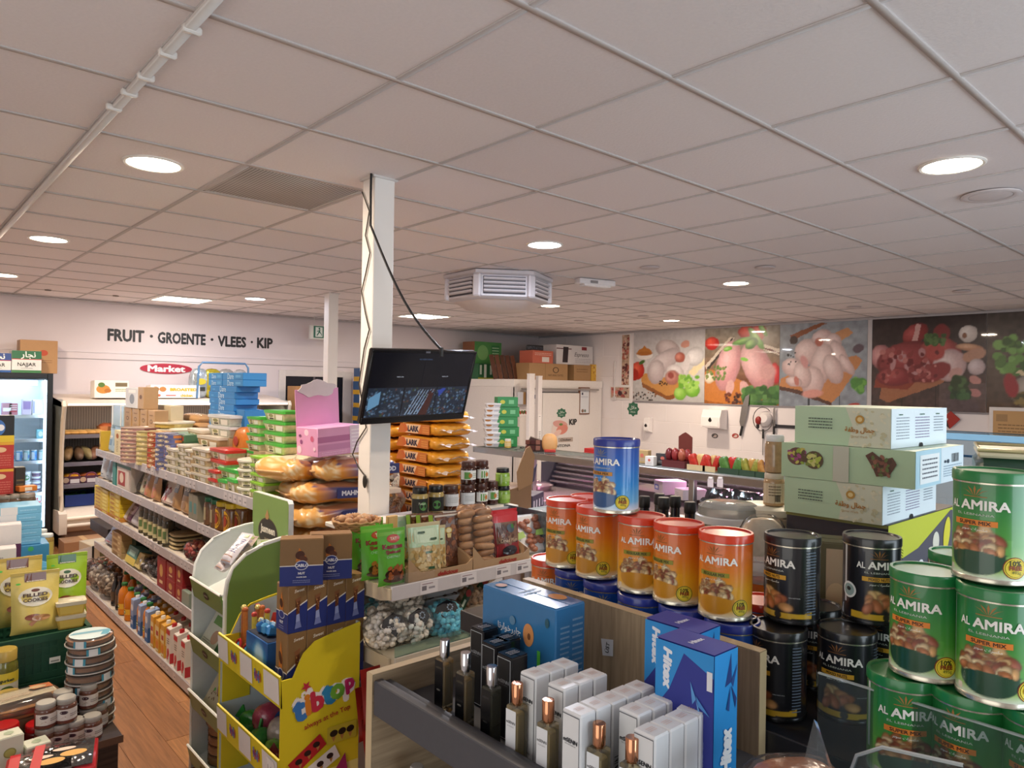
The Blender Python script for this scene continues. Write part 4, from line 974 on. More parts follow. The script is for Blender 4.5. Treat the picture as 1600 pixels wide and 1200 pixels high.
for i,z in enumerate((.70,.40,.10)):
 tr=mk('tray',MB().box(.004,.006,z,TD-.006,TL-.006,z+.006),CARD,ts)
 mk('lip',MB().prism([(.0,z-.0),(-.006,z+.115),(.0,z+.118),(.006,z)],.0,TL,'y'),YEL,tr)
 mk('gusset',MB().box(.012,TL-.012,z+.12 if i else z+.02,.13,TL-.007,z+.29 if i else z+.1),YEL,tr)
 pr=PR(lambda u,v,l:(-.007-l+(z+.115-v)*.05,TL-u,v),.0005)
 for k,(u0,u1)in enumerate(((0,.11),(.24,.36),(.47,.605))):
  pr.rect(u0,z+.012,u1,z+.108,'e6e4e2')
 for u0 in(.175,.415):
  for q,(dx_,c_)in enumerate(((-.022,'5a7ab8'),(-.01,'b8506a'),(.003,'6a6ab0'),(.014,'4a8ab0'),(.026,'c86a3a'))):pr.rect(u0+dx_-.005,z+.045-q%2*.006,u0+dx_+.005,z+.085-q%3*.006,c_);pr.k-=1
  pr.k+=1;pr.text('tibtop',u0,z+.062,w=.06,c='8a4a8a',bold=.04)
 if i==1:pr.rect(.52,z+.01,.585,z+.10,'f3f1ee').text('1.49',.552,z+.055,w=.045,h=.04,c='2a2826')
 mk('print',pr.mesh(),PR45,tr)
VX0,VX1,VY0,VY1,VZ=.77,1.15,.05,1.235,1.25
vf=T('perfume_counter','dark grey perfume shelf with a wood-grain back board and end panel','counter',(0,0,0))
GREY=M('4a4a4f',.55,0,.08,60,.03)
mk('shelf',MB().box(VX0+.004,VY0,VZ-.02,VX1,VY1,VZ,.002),M('55565b',.45,0,.08,60,.03),vf)
mk('front_board',MB().box(VX0-.018,VY0,VZ-.022,VX0+.002,VY1-.004,VZ+.046,.002),GREY,vf)
mk('front_rim',MB().box(VX0+.002,VY0,VZ+.0005,VX0+.022,VY1-.004,VZ+.040,.002),M('3a3c44',.4),vf)
mk('end_panel',MB().box(VX0-.018,VY1,.0,VX1+.02,VY1+.02,VZ+.055,.002),OAKX,vf)
mk('end_edge',MB().box(VX0-.0195,VY1-.0005,.0,VX0-.0182,VY1+.0205,VZ+.0555),M('cbb48f',.5),vf)
mk('end_edge',MB().box(VX0-.018,VY1-.0005,VZ+.0552,VX1+.02,VY1+.0205,VZ+.0565),M('cbb48f',.5),vf)
mk('back_board',MB().box(VX1+.001,.633,.0,VX1+.022,VY1-.001,VZ+.178,.0015),OAK,vf)
mk('back_edge',MB().box(VX1+.0005,.6325,VZ+.1785,VX1+.0225,VY1,VZ+.1795),M('cbb48f',.5),vf)
mk('back_edge',MB().box(VX1+.0005,.6315,.0,VX1+.0225,.6325,VZ+.178),M('d0b990',.5),vf)
mk('low_shelf',MB().box(VX0,VY0,1.0,VX1,VY1-.001,1.02),OAKX,vf)
mk('step',MB().box(VX1-.06,.45,VZ-.06,VX1+.02,.631,VZ-.022,.002),WOODL,vf)
pr=PR(lambda u,v,l:(VX1+.0005-l,-u,v));pr.poly([(-.985,1.322),(-.957,1.328),(-.957,1.362),(-.99,1.356)],'d5d6da').text('\u00dcST',-.973,1.342,w=.022,c='26262a',rot=PI/2-.15,bold=.02);mk('label_print',pr.mesh(),PR45,vf)
TZ=1.286
tc_=T('tin_counter','black counter top on which the nut tins are stacked','counter',(0,0,0))
mk('top',MB().box(1.18,-.35,TZ-.03,2.75,1.50,TZ,.003),M('1b1b1f',.3),tc_)
mk('front_edge',MB().box(1.176,-.35,TZ-.05,1.1795,1.50,TZ+.001,.001),M('2a2a2e',.35),tc_)
mk('carcass',MB().box(1.25,-.3,0,2.7,1.45,TZ-.031),M('3a3838',.5),tc_)
tb=T('display_table','dark wood display table with cakes and dessert jars at the aisle','table',(0,3.08,0))
mk('top',MB().box(-.45,0,.47,.762,.42,.50,.003),DARKWOOD,tb)
mk('front_panel',MB().box(-.44,.012,.0,.75,.03,.47,.002),DARKWOOD,tb)
mk('side_panel',MB().box(.73,.03,.0,.75,.41,.47,.002),DARKWOOD,tb)
mk('top_edge',MB().box(-.45,-.002,.472,.764,-.0002,.4995),M('6b5140',.5),tb)
tb2=T('display_table','second dark display table behind the crates with blue wafer boxes','table',(0,4.02,0))
mk('top',MB().box(-.3,0,.845,.80,1.25,.875,.003),DARKWOOD,tb2)
for x in(-.25,.75):
 for y in(.05,1.2):mk('leg',MB().cbox(x,y,0,.05,.05,.845,.003),DARKWOOD,tb2)
def crate(z,label,lab):
 t=T('crate',label,'crate',(.44,3.75,z))
 g_=M('1d4a38',.45,0,.1,20)
 W,D,H=.60,.40,.185
 b_=MB().box(-W/2,-D/2,0,W/2,D/2,.01)
 mk('floor',b_,g_,t)
 wall=MB()
 def side(L,ax,s):
  def put(u0,u1,z0,z1,th=.008):
   if ax=='y':wall.box(u0,s-th/2,z0,u1,s+th/2,z1)
   else:wall.box(s-th/2,u0,z0,s+th/2,u1,z1)
  put(-L/2,L/2,0,.028);put(-L/2,L/2,H-.03,H,.018);put(-L/2,L/2,.028,H-.03,.003)
  n_=int(L/.028)
  for k in range(n_+1):u=-L/2+k*L/n_;put(u-.006,u+.006,.028,H-.03)
  for zz in(.06,.09,.12):put(-L/2,L/2,zz,zz+.012,.007)
 side(W,'y',-D/2);side(W,'y',D/2);side(D,'x',-W/2);side(D,'x',W/2)
 o_=mk('wall_lattice',wall,g_,t);o_['kind']='stuff'
 if lab:
  pr=PR(lambda u,v,l:(u,-D/2-.0095-l,v));pr.rect(*lab,'dfe3e0').rect(lab[0]+.005,lab[1]+.006,lab[2]-.005,lab[1]+.012,'8a8f8c');mk('label_print',pr.mesh(),PR45,t)
 return t
crate(.432,'dark green slatted crate, lower of two, beside the stacked pies',None)
crate(.620,'dark green slatted crate, upper of two, carrying the cookie bags',(.15,.06,.19,.085))
t=T('pallet','low wooden pallet under the green crates','pallet',(.44,3.75,0))
for k in range(4):mk('deck_board',MB().cbox(0,-.16+k*.107,.405,.62,.09,.022,.002),WOODL,t)
for x in(-.26,0,.26):mk('bearer',MB().cbox(x,0,0,.08,.4,.40,.003),WOODL,t)
#kinds of goods
def nth(i,n):
 if i==0:return 'lowest'
 if i==n-1:return 'topmost'
 return ORD[n-i]+' from the top'
def compile_print(fn_of,cmds,seg=0):
 prs={}
 mb=MB()
 for c in cmds:
  face,op,a=c[0],c[1],c[2:]
  fn,W,H=fn_of(face)
  pr=prs.get(face)or prs.setdefault(face,PR(fn,.00035,seg))
  pr.mb=mb
  if op=='r':pr.rect(a[0]*W,a[1]*H,a[2]*W,a[3]*H,a[4])
  elif op=='e':pr.ell(a[0]*W,a[1]*H,a[2]*W,a[3]*H,a[4],18,*(a[5:]))
  elif op=='p':pr.poly([(x*W,y*H)for x,y in a[0]],a[1])
  elif op=='t':
   k=a[5]if len(a)>5 else{}
   k=dict(k);sh=k.pop('h',None)
   pr.text(a[0],a[1]*W,a[2]*H,w=a[3]*W if a[3]else None,h=sh*H if sh else None,c=a[4],**k)
  elif op=='s':pr.scribble(a[0]*W,a[1]*H,a[2]*W,a[3]*H,a[4],a[5],int(abs(a[0]*97+a[1]*31))+1)
  elif op=='b':pr.barcode(a[0]*W,a[1]*H,a[2]*W,a[3]*H)
  elif op=='n':
   rr=random.Random(int(a[0]*100+a[4]))
   for _ in range(a[4]):
    x,y=a[0]+rr.uniform(-1,1)*a[2],a[1]+rr.uniform(-1,1)*a[3]
    q=a[6]*rr.uniform(.8,1.2);pr.ell(x*W,y*H,q*W,q*W*.65,rr.choice(a[5]),9,rr.uniform(0,3));pr.k-=.92
   pr.k=math.ceil(pr.k)
 return mb.mesh(None,True)
def carton(label,cat,loc,size,rz,col,prints=(),group=None,name='carton',rot=None,rough=.45,flap=True):
 sx,sy,sz=size
 t=T(name,label,cat,loc,rz,group,rot)
 key=('ctn',round(sx,3),round(sy,3),round(sz,3))
 mk('body',G(key,lambda:MB().cbox(0,0,0,sx,sy,sz,min(.0025,sz*.1)).mesh()),M(col,rough),t)
 if flap:
  def fl():
   e=min(.004,sx*.05)
   return MB().cbox(-sx/4,0,sz,sx/2-e,sy-e,.0008).mesh()
  mk('flap',G(key+('f',),fl),M(col,rough),t);mk('flap',G(key+('f',),fl),M(col,rough),t,(sx/2,0,0))
 if prints:
  def f(face):
   up=.0011 if face[1]=='z' and flap else 0
   W=sx if face in('-y','+y','+z')else sy;H=sz if face[1]!='z' else(sy if face=='+z' else sx)
   return face_fn(face,sx,sy,sz+up),W,H
  mk('print',G(key+('p',repr(prints)),lambda:compile_print(f,prints)),PR45,t)
 return t
def rect_loft(sx,sy,h,k=.86,r=.25,n=5):
 mb=MB();rings=[]
 for s,z in((k*.94,0),(k,h*.06),(1,h)):
  ring=[]
  rad=r*min(sx,sy)/2
  for q,(cx,cy)in enumerate(((1,1),(-1,1),(-1,-1),(1,-1))):
   for i in range(n):
    a=PI/2*(q+i/(n-1))
    ring.append(((cx*(sx/2-rad)+rad*math.cos(a))*s,(cy*(sy/2-rad)+rad*math.sin(a))*s,z))
  rings.append(ring)
 m=len(rings[0]);vs=sum(rings,[])
 fs=[tuple(range(m))[::-1],tuple(range(2*m,3*m))]+[(j*m+i,j*m+(i+1)%m,(j+1)*m+(i+1)%m,(j+1)*m+i)for j in range(2)for i in range(m)]
 return mb.add(vs,fs)
def tub(label,loc,sx,sy,h,rz,body,lid,prints=(),group=None,round_=False,lid_rough=.3,rough=.25,name='food_tub',cat='tub'):
 t=T(name,label,cat,loc,rz,group)
 key=('tub',round(sx,3),round(sy,3),round(h,3),round_)
 lh=min(.018,h*.28)
 if round_:
  mk('body',G(key,lambda:MB().lathe([(sx*.41,0),(sx*.43,.003),(sx*.485,h-lh),(sx*.3,h-lh)],22).mesh(SM)),M(body,rough,0,.25,60),t)
  mk('lid',G(key+('l',),lambda:MB().lathe([(sx*.49,h-lh),(sx*.505,h-lh+.001),(sx*.505,h-.003),(sx*.48,h),(sx*.42,h-.003),(0,h-.003)],22).mesh(SM)),M(lid,lid_rough),t)
 else:
  mk('body',G(key,lambda:rect_loft(sx*.96,sy*.96,h-lh).mesh(SM)),M(body,rough,0,.25,60),t)
  mk('lid',G(key+('l',),lambda:MB().add(*(lambda q:(q.v,q.f))(rect_loft(sx,sy,lh,.99))).cbox(0,0,lh,sx*.8,sy*.8,.0015,.0007).mesh(SM)),M(lid,lid_rough),t,(0,0,h-lh))
 if prints:
  if round_:
   f=lambda face:(cyl_fn(sx*.475,-PI/2),sx,h)if face!='+z' else((lambda u,v,l:(-sx/2+u,-sx/2+v,h+.0005+l)),sx,sx)
   mk('print',G(key+('p',repr(prints)),lambda:compile_print(f,prints,.012)),PR45,t)
  else:
   def f(face):
    W=sx if face in('-y','+y','+z')else sy
    fn=face_fn(face,sx*.985,sy*.985,h+.001)
    k_=lambda v:.86+.14*v/h
    if face[1]!='z':
     g_=lambda u,v,l:(lambda p:(p[0]*k_(v),p[1]*k_(v),p[2]))(fn(u,v,l))
     return g_,W,h
    return fn,sx,sy
   mk('print',G(key+('p',repr(prints)),lambda:compile_print(f,prints)),PR45,t)
 return t
def jar(label,loc,r,h,fill,lid,prints=(),rz=0.,group=None,name='jar',cat='jar',lidh=.16,glass=True,square=False):
 t=T(name,label,cat,loc,rz,group)
 key=('jar',round(r,4),round(h,3),lidh)
 b=h*(1-lidh)
 mk('body',G(key,lambda:MB().lathe([(r*.85,0),(r,r*.12),(r,b*.86),(r*.96,b*.94),(r*.84,b),(0,b)],24).mesh(SM)),M(fill,.12,0,.3,90,0,.6)if glass else M(fill,.35),t)
 mk('lid',G(key+('l',),lambda:MB().lathe([(r*.88,b-.001),(r*.9,b),(r*.9,h-.004),(r*.84,h),(0,h)],24).mesh(SM)),M(lid,.3),t)
 if prints:mk('label_print',G(key+('p',repr(prints)),lambda:compile_print(lambda f:(cyl_fn(r*1.003,-PI/2),r,h),prints,.01)),PR45,t)
 return t
def pouch_fn(w,h,t,lean=0.):
 def prof(u,v):
  a=1-abs(2*u-1)**2.6;b=min(1,(v/.10)**.6 if v<.10 else 1)*(1-max(0,(v-.12)/.80)**1.6 if v>.12 else 1)
  return max(0,a)*max(0,b)
 def fn(u,v,l):
  U,V=u/w,v/h
  return((U-.5)*w*(1-.06*prof(.5,min(1,max(0,V)))),-t/2*prof(min(1,max(0,U)),min(1,max(0,V)))-l-.0004+.0,V*h)
 return fn,prof
def pouch(label,loc,w,h,t,rz,col,prints=(),group=None,tilt=0.,name='pouch',cat='bag',rough=.3,seal=None,cv=None,mat=None):
 o=T(name,label,cat,(loc[0],loc[1],loc[2]+.03*abs(tilt)),rz,group,rot=(tilt,0,rz)if tilt else None)
 fn,prof=pouch_fn(w,h,t)
 key=('pch',round(w,3),round(h,3),round(t,3))
 def body():
  mb=MB()
  mb.grid(lambda u,v:fn(u*w,v*h*.95,-.0004),12,14)
  mb.grid(lambda u,v:(lambda p:(p[0],-p[1],p[2]))(fn(u*w,v*h*.95,-.0004)),12,14,flip=True)
  return mb.mesh(SM,weld=True)
 mk('body',G(key,body),mat or M(col,rough,0,.06,30,.15),o)
 mk('top_seal',G(key+('s',),lambda:MB().cbox(0,0,h*.945,w,.0022,h*.055,.0005).mesh()),M(seal or col,rough),o)
 if prints:mk('print',G(key+('p',repr(prints)),lambda:compile_print(lambda f:(fn,w,h),prints,w/14)),FOIL,o)
 if cv is not None:mk('print',G(key+('c',id(cv)),lambda:PR(fn).pic(cv.a,.03*w,.02*h,.97*w,.94*h,40,50).mesh()),FOIL,o)
 return o
def bottle(label,loc,prof,col,cap,caph,prints=(),rz=0.,group=None,lr=None,name='bottle',n=18):
 t=T(name,label,'bottle',loc,rz,group)
 key=('btl',tuple(prof))
 top=prof[-1][1];rn=prof[-1][0]
 mk('body',G(key,lambda:MB().lathe(prof,n).mesh(SM)),M(col,.12,0,.1,20,0,.5),t)
 mk('cap',G(key+('c',caph),lambda:MB().lathe([(rn*1.15,top-.002),(rn*1.2,top),(rn*1.2,top+caph-.003),(rn*1.05,top+caph),(0,top+caph)],n).mesh(SM)),M(cap,.35),t)
 if prints:mk('label_print',G(key+('p',repr(prints)),lambda:compile_print(lambda f:(cyl_fn(lr*1.004,-PI/2),lr,top),prints,.012)),PR45,t)
 return t
def drink_carton(label,loc,w,d,h,rz,col,prints,cap,group=None):
 t=T('drink_carton',label,'carton',loc,rz,group)
 key=('drk',round(w,3),round(d,3),round(h,3))
 mk('body',G(key,lambda:MB().cbox(0,0,0,w,d,h*.86,.002).prism([(-d/2,h*.86),(d/2,h*.86),(d/2,h*.955),(-d/2,h*.885)],-w/2+.001,w/2-.001,'x').mesh()),M(col,.35),t)
 mk('cap',G(key+('c',),lambda:MB().lathe([(w*.22,h*.90),(w*.22,h*.985),(w*.19,h),(0,h)],14).mesh(SM)),M(cap,.3),t)
 mk('print',G(key+('p',repr(prints)),lambda:compile_print(lambda f:(face_fn(f,w,d,h*.86),w if f[1]=='y' else d,h*.86),prints)),PR45,t)
 return t
def heap_bag(label,loc,r,rz,film,cols,n,size,group=None,name='sweet_bag',tagcol=None,seed=1,tilt=0.,word='Tadim'):
 t=T(name,label,'bag',loc,0,group,rot=(tilt,0,rz))
 rr=random.Random(seed)
 for q,c in enumerate(cols):
  mb=MB()
  for k in range(n//len(cols)):
   while True:
    p=[rr.uniform(-1,1)for _ in range(3)]
    d=math.sqrt(sum(x*x for x in p))
    if .55<d<1:break
   a=Matrix.Rotation(rr.uniform(0,3),3,Vector((rr.random(),rr.random(),rr.random()+.1)).normalized())
   mb.ell((p[0]*r[0]*.95,p[1]*r[1]*.95,r[2]+p[2]*r[2]*.95+r[2]*.12),(size,size*.8,size*.75),7,5,a)
  o=mk('pieces',mb,M(c,.5,0,.08,50),t);o['kind']='stuff'
 def bag():
  m=MB();r2=random.Random(seed)
  m.ell((0,0,r[2]*1.16),(r[0]*1.06,r[1]*1.06,r[2]*1.06),18,12,sup=.8)
  m.v=[(x*(1+r2.uniform(-.03,.03)),y*(1+r2.uniform(-.03,.03)),z*(1+r2.uniform(-.03,.03)))for x,y,z in m.v]
  return m.mesh(SM,weld=True)
 mk('film',bag(),film,t)
 if tagcol:
  pr=PR(lambda u,v,l:(u,-r[1]*(1.08)*math.sqrt(max(0,1-(u/r[0]*.8)**2))*.80-l,v+r[2]*1.4-abs(u)*.05),.001)
  s_=r[0]*.62
  pr.poly([(-s_,0),(-s_*.8,s_*.5),(0,s_*.78),(s_*.8,s_*.5),(s_,0),(s_*.5,-s_*.4),(0,-s_*.95),(-s_*.5,-s_*.4)],tagcol)
  for a in range(8):pr.ell(s_*.25+s_*.22*math.cos(a*PI/4),s_*.22+s_*.22*math.sin(a*PI/4),s_*.07,s_*.07,'8fa3b8',8);pr.k-=1
  pr.k+=1;pr.text(word,-s_*.15,-s_*.25,w=s_*.9,c='e4e6ea',shear=.3,rot=-.2)
  mk('label_print',pr.mesh(),PR25,t)
 return t
#goods on the long gondola
GZ=[z+.0012 for z in GZ]
def gy(px,X,py=740):return at(px,py,X=X).y
def gz(px,py,X):return at(px,py,X=X).z
RZ=-PI/2
def span(px0,px1,X):
 a,b_=gy(px0,X),gy(px1,X)
 return(a+b_)/2,abs(a-b_)
def tins(px0,px1,ytop,n,X,col,lid,ink,desc,base=None):
 yc,w_=span(px0,px1,X);z0=GZ[0]if base is None else base
 z1=gz((px0+px1)/2,ytop,X);h=(z1-z0)/n;r=w_/2*.98
 for i in range(n):
  t=T('food_tin','%s round tin, %s of its stack on the top gondola shelf'%(desc,nth(i,n)),'tin',(X,yc,z0+i*h),RZ+R.uniform(-.4,.4),desc+' tins')
  key=('tin',round(r,3),round(h,3))
  mk('body',G(key,lambda:MB().lathe([(r*.97,.0),(r*.97,.003),(r*.95,.004),(r*.95,h-.004),(r,h-.003),(r,h-.0008),(r*.93,h-.001),(r*.92,h-.004),(0,h-.004)],20).mesh(SM)),M(lid,.3,.6),t)
  mk('label_print',G(key+(col,ink),lambda:compile_print(lambda f:(cyl_fn(r*.955,-PI/2),r,h),(('-y','r',-3.0,.12,3.0,.88,col),('-y','r',-1.2,.3,-.2,.7,ink),('-y','e',.5,.5,.35,.25,'e9d9b0'),('-y','r',1.4,.2,2.2,.8,ink),('-y','r',-2.6,.25,-1.7,.75,ink)),.01)),PR45,t)
XF=1.60
carton('tall yellow bag-like carton at the far end of the top gondola shelf','box',(XF,*[span(163,172,XF)[0]],GZ[0]),(.05,.12,gz(167,673,XF)-GZ[0]),RZ,'cfae3c',(('-y','e',.5,.6,.3,.15,'e9d27a'),('-y','r',.2,.2,.8,.35,'8a5a2a')))
for k,(a,b_,yt,c)in enumerate(((172,179,668,'a9c4d8'),(179,187,666,'9fc0dc'))):
 yc,w_=span(a,b_,XF)
 pouch(('first' if k==0 else 'second')+' pale blue upright bag beside the yellow carton on the top gondola shelf',(XF,yc,GZ[0]),w_,gz(a,yt,XF)-GZ[0],.06,RZ,c,(('','r',.2,.3,.8,.55,'6f98c0'),('','r',.2,.62,.8,.7,'e8eef4')))
for k,(a,b_)in enumerate(((188,198),(198,208))):
 yc,w_=span(a,b_,XF)
 carton(('far' if k==0 else 'near')+' cream upright carton with a brown leaf print beside the pale blue bags','box',(XF,yc,GZ[0]),(w_*.96,.10,gz(a,671,XF)-GZ[0]),RZ,'ddd3ac',(('-y','e',.5,.78,.22,.10,'a8642c'),('-y','s',.35,.15,.65,.6,7,'9a8a5a')))
XB=1.72
zb=gz(225,672,XB)
for k in range(3):
 yc,w_=span(200+k*18,217+k*18,XB)
 carton('plain cream carton %s from the far end, under the brown coffee boxes'%ORD[k+1],'box',(XB,yc,GZ[0]),(w_,.12,zb-GZ[0]-.001),RZ,'d6cba6')
for k in range(4):
 yc,w_=span(202.5+k*12.6,213+k*12.6,XB)
 carton('brown upright coffee box %s from the far end of a row of four'%ORD[k+1],'box',(XB,yc,zb),(w_,.10,gz(220,638,XB)-zb),RZ,'b08f68',(('-y','e',.5,.5,.2,.1,'5f4a38'),('-y','e',.5,.5,.13,.065,'b08f68'),('-y','r',.25,.75,.75,.8,'8a6a48'),('-y','s',.25,.12,.75,.3,3,'8a6a48')),'brown coffee boxes')
zt=gz(220,638,XB)+.0015
yc,w_=span(205,224,XB)
carton('white and silver box lying on the brown coffee boxes','box',(XB,yc,zt),(w_,.11,gz(214,606,XB)-zt),RZ,'d9dde4',(('-y','e',.55,.45,.2,.25,'8f97a4'),('-y','r',.25,.75,.85,.9,'f4f6f8')))
yc2,w2_=span(224.6,234,XB)
carton('brown end box beside the white and silver box on the coffee boxes','box',(XB,yc2,zt),(w2_,.11,gz(228,605,XB)-zt),RZ,'b3936c',(('-y','e',.5,.55,.22,.1,'6a4a34'),))
yc,w_=span(182,201,XB)
carton('silver-blue wrapped pack standing behind the cream cartons','box',(XB,yc,GZ[0]),(w_,.10,gz(190,633,XB)-GZ[0]),RZ,'b5ccd8',(('-y','r',.05,.5,.16,1,'eef6fa'),('-y','r',.75,.55,.85,1,'f2f8fa'),('-y','r',.1,.48,1,.55,'6d8ca0')),rough=.15)
yc,w_=span(252,275,1.88)
carton('big pale carton standing behind the brown coffee boxes','box',(1.88,yc,GZ[0]),(w_,.10,gz(262,633,1.88)-GZ[0]),RZ,'cfc3a4',(('-y','e',.5,.3,.3,.14,'8a9a54'),))
tins(211,228,667,9,1.59,'c89a94','cdb9b0','8a4a48','pink-labelled')
tins(229,242,673,7,1.60,'cfc07c','d8cfa0','9a8a3c','beige-labelled')
tins(243,254,674,7,1.59,'c2543a','c9a070','8a2420','red-labelled')
tins(255,266,676,8,1.585,'6f78ae','8c8ca8','c87a4a','blue-labelled far')
tins(267,277,678,8,1.60,'6a72ae','8c8ca8','d88a4a','blue-labelled near')
X=1.70
for i in range(2):
 yc,w_=span(276,304,X);z0=gz(290,699,X)+i*(gz(290,677,X)-gz(290,699,X))/2
 if i==0:carton('pale box under the two dark green boxes on the top gondola shelf','box',(X,yc,GZ[0]),(w_*.9,.12,z0-GZ[0]-.001),RZ,'c9bfa0')
 carton(('lower' if i==0 else 'upper')+' dark green flat box with small orange prints behind the clear tubs','box',(X,yc,z0),(w_,.14,(gz(290,677,X)-gz(290,699,X))/2-.001),RZ,'4f7a5c',(('-y','e',.25,.5,.1,.2,'d8a04a'),('-y','e',.6,.5,.1,.2,'c8c07a'),('-y','r',.8,.2,.95,.8,'b04a3a')))
GX_=1.82
for k,(a,b_,yt,yb)in enumerate(((262,281,657,667),(262,283,667,678),(284,302,668,679))):
 yc,w_=span(a,b_,GX_);z0=gz(a,yb,GX_)
 if k==1 or k==2:carton('plain carton under the %s round cream tub'%('double' if k==1 else 'single'),'box',(GX_,yc,GZ[0]),(w_,.12,z0-GZ[0]-.001),RZ,'cfc6b0')
 tub(('upper of two stacked round cream tubs','lower of two stacked round cream tubs','single round cream tub')[k]+' behind the green boxes on the gondola',(GX_,yc,z0 if k else gz(262,667,GX_)+.0015),w_,w_,(gz(a,yt,GX_)-z0),RZ,'d5c788','d9d2c0',(('-y','r',-.6,.2,.6,.6,'b59a4a'),),None,True)
BX=2.06
for k,(a,b_,yt,yb)in enumerate(((278,296,648,664),(292,319,647,658),(296,321,658,669))):
 yc,w_=span(a,b_,BX);z0=gz(a,yb,BX)
 t=T('bread_pack',('flat bread pack seen behind the round cream tubs','upper round bread loaf pack at the back of the top gondola shelf','lower bread loaf pack at the back of the top gondola shelf')[k],'bread',(BX,yc,z0),RZ)
 mk('loaf',MB().ell((0,0,.035),(w_/2,.08,.04),14,8,sup=.7),M('c79a66',.6,0,.15,30),t);mk('wrap',MB().ell((0,0,.035),(w_/2*1.05,.084,.0425),14,8,sup=.7),FILM,t)
 if k!=1:carton('carton under the %s bread pack on the top gondola shelf'%('flat' if k==0 else 'lower loaf'),'box',(BX,yc,GZ[0]),(w_,.12,z0-GZ[0]-.001),RZ,'b9a684')
LBL=(('-y','r',.18,.12,.50,.70,'d9d2bc'),('-y','e',.34,.5,.12,.16,'8a8a5a'),('-y','r',.24,.16,.46,.3,'38362c'),('-y','r',.6,.15,.92,.62,'dedad0'))
def tubs(cols):
 for(px0,px1,yt,yb,n,X,body,lid,desc,rnd)in cols:
  yc,w_=span(px0,px1,X);zt_=gz((px0+px1)/2,yt,X);z0=GZ[0]if yb is None else gz((px0+px1)/2,yb,X)
  h=(zt_-z0)/n;d_=.13 if not rnd else w_
  for i in range(n):
   tub(desc if n==1 else '%s, %s of the stack'%(desc,nth(i,n)),(X,yc+R.uniform(-.004,.004),z0+i*h),w_*.97,d_,h-.0008,RZ+R.uniform(-.06,.06),body,lid,LBL,desc,rnd)
tubs([(273,289,700,None,3,1.60,'c9c0a4','d6d2c8','white-lidded tub beside the blue tins',False),(289,303,694,None,4,1.62,'c2b89a','d8d4ca','white-lidded tub second from the blue tins',False),(303,313,702,None,4,1.60,'c8ad88','d6cfc2','narrow white-lidded tub third from the blue tins',False),(313,339,700,None,4,1.61,'cdbb94','d2ccc0','wide white-lidded tub just beyond the red lids',False),(303,334,671,690,1,1.78,'c9a883','d4c5b2','big tan tub at the back behind the narrow clear tubs',False),(322,353,681,701,1,1.74,'b99a72','cfc6b8','big tan tub with a white square label in front of the blue boxes',False),(338,371,648,682,2,1.80,'bcc0b4','d3d5d8','big clear tub before the blue boxes',False),(303,370,690,703,1,1.87,'b99a74','d3c4b0','long tan tray behind the red-lidded tubs',False),(342,371,701,735,2,1.63,'d9cdb4','c62f28','wide red-lidded tub on the top gondola shelf',False),(341,355,734,None,2,1.59,'cfa890','c62f28','small red-lidded tub under the wide ones',False),(356,386,731,748,1,1.62,'cdc58e','3fae48','wide green-lidded tub beside the red-lidded stack',False),(356,369,748,None,1,1.60,'c9bf8a','46b64c','small green-lidded tub left of a like one on the shelf',False),(370,386,747,None,1,1.60,'c9bf8a','46b64c','small green-lidded tub next to the round white-lidded stack',False),(386,406,716,None,4,1.61,'d3cfae','dcdace','round white-lidded tub between the green lids',True),(407,430,712,None,5,1.62,'cfcf9a','8fc93a','light-green-lidded tub near the rice sacks',False),(386,413,702,716,1,1.75,'cfc79a','3aa048','green-lidded tub at the back over the round white lids',False),(399,420,651,702,4,1.74,'d6cfa8','46a83c','big green-lidded tub in the far tall column',False),(425,462,641,708,4,1.74,'d6cfa8','46a83c','big green-lidded tub in the near tall column',False),])
for a,b_,yb,X,nm in((303,334,690,1.78,'back tan tub'),(322,353,701,1.74,'labelled tan tub'),(338,371,682,1.80,'two big clear tubs'),(399,420,702,1.74,'far green-lidded column'),(425,462,708,1.74,'near green-lidded column'),(303,370,703,1.87,'long tan tray')):
 yc,w_=span(a,b_,X);z0=gz((a+b_)/2,yb,X)
 carton('plain tan carton carrying the %s on the gondola'%nm,'box',(X,yc,GZ[0]),(w_*.9,.10,z0-GZ[0]-.001),RZ,'b29a78')
yc,w_=span(373,397,1.83)
t=T('orange_bag','crumpled orange bag lying behind the red-lidded tubs','bag',(1.83,yc,GZ[0]),RZ)
mk('body',MB().ell((0,0,.17),(w_*.55,.07,.17),14,10,sup=.7),M('c8762a',.35,0,.2,30,.4),t);mk('label_print',PR(lambda u,v,l:(u,-.072-l,v)).ell(.0,.25,.04,.03,'a8382c').mesh(),PR45,t)
X=1.90
zs=GZ[0]
ys=[583,593.5,603,612,622,631,641,652,664,677]
for i in range(9):
 z1,z0=gz(362,ys[i],X),gz(362,ys[i+1],X)
 if i<2:
  for k,(a,b_)in enumerate(((341,363),(363.5,396))):
   yc,w_=span(a,b_,X)
   carton('%s blue box in the %s pair on the blue pile'%(('far','near')[k],('topmost','second')[i]),'box',(X,yc,z0),(w_*.99,.16,z1-z0-.001),RZ,'2f82c4',(('-y','t','Dare',.4,.5,.3,'c8e0f4'),('-y','r',.65,.3,.9,.7,'5a9fd6')),'blue boxes piled on the gondola')
 else:
  yc,w_=span(342+(i%3),382+(i*7)%5,X)
  carton('blue box, %s single one down in the blue pile on the gondola'%ORD[i-1],'box',(X,yc,z0),(w_,.16,z1-z0-.001),RZ,'2a7cc0',(('-y','t','Dare',.5,.5,.22,'c8e0f4'),('-y','r',.1,.3,.2,.5,'5a9fd6')),'blue boxes piled on the gondola')
yc,w_=span(342,380,X)
carton('large blue carton at the foot of the blue pile','box',(X,yc,GZ[0]),(w_,.16,gz(362,677,X)-GZ[0]-.001),RZ,'2a78bb')
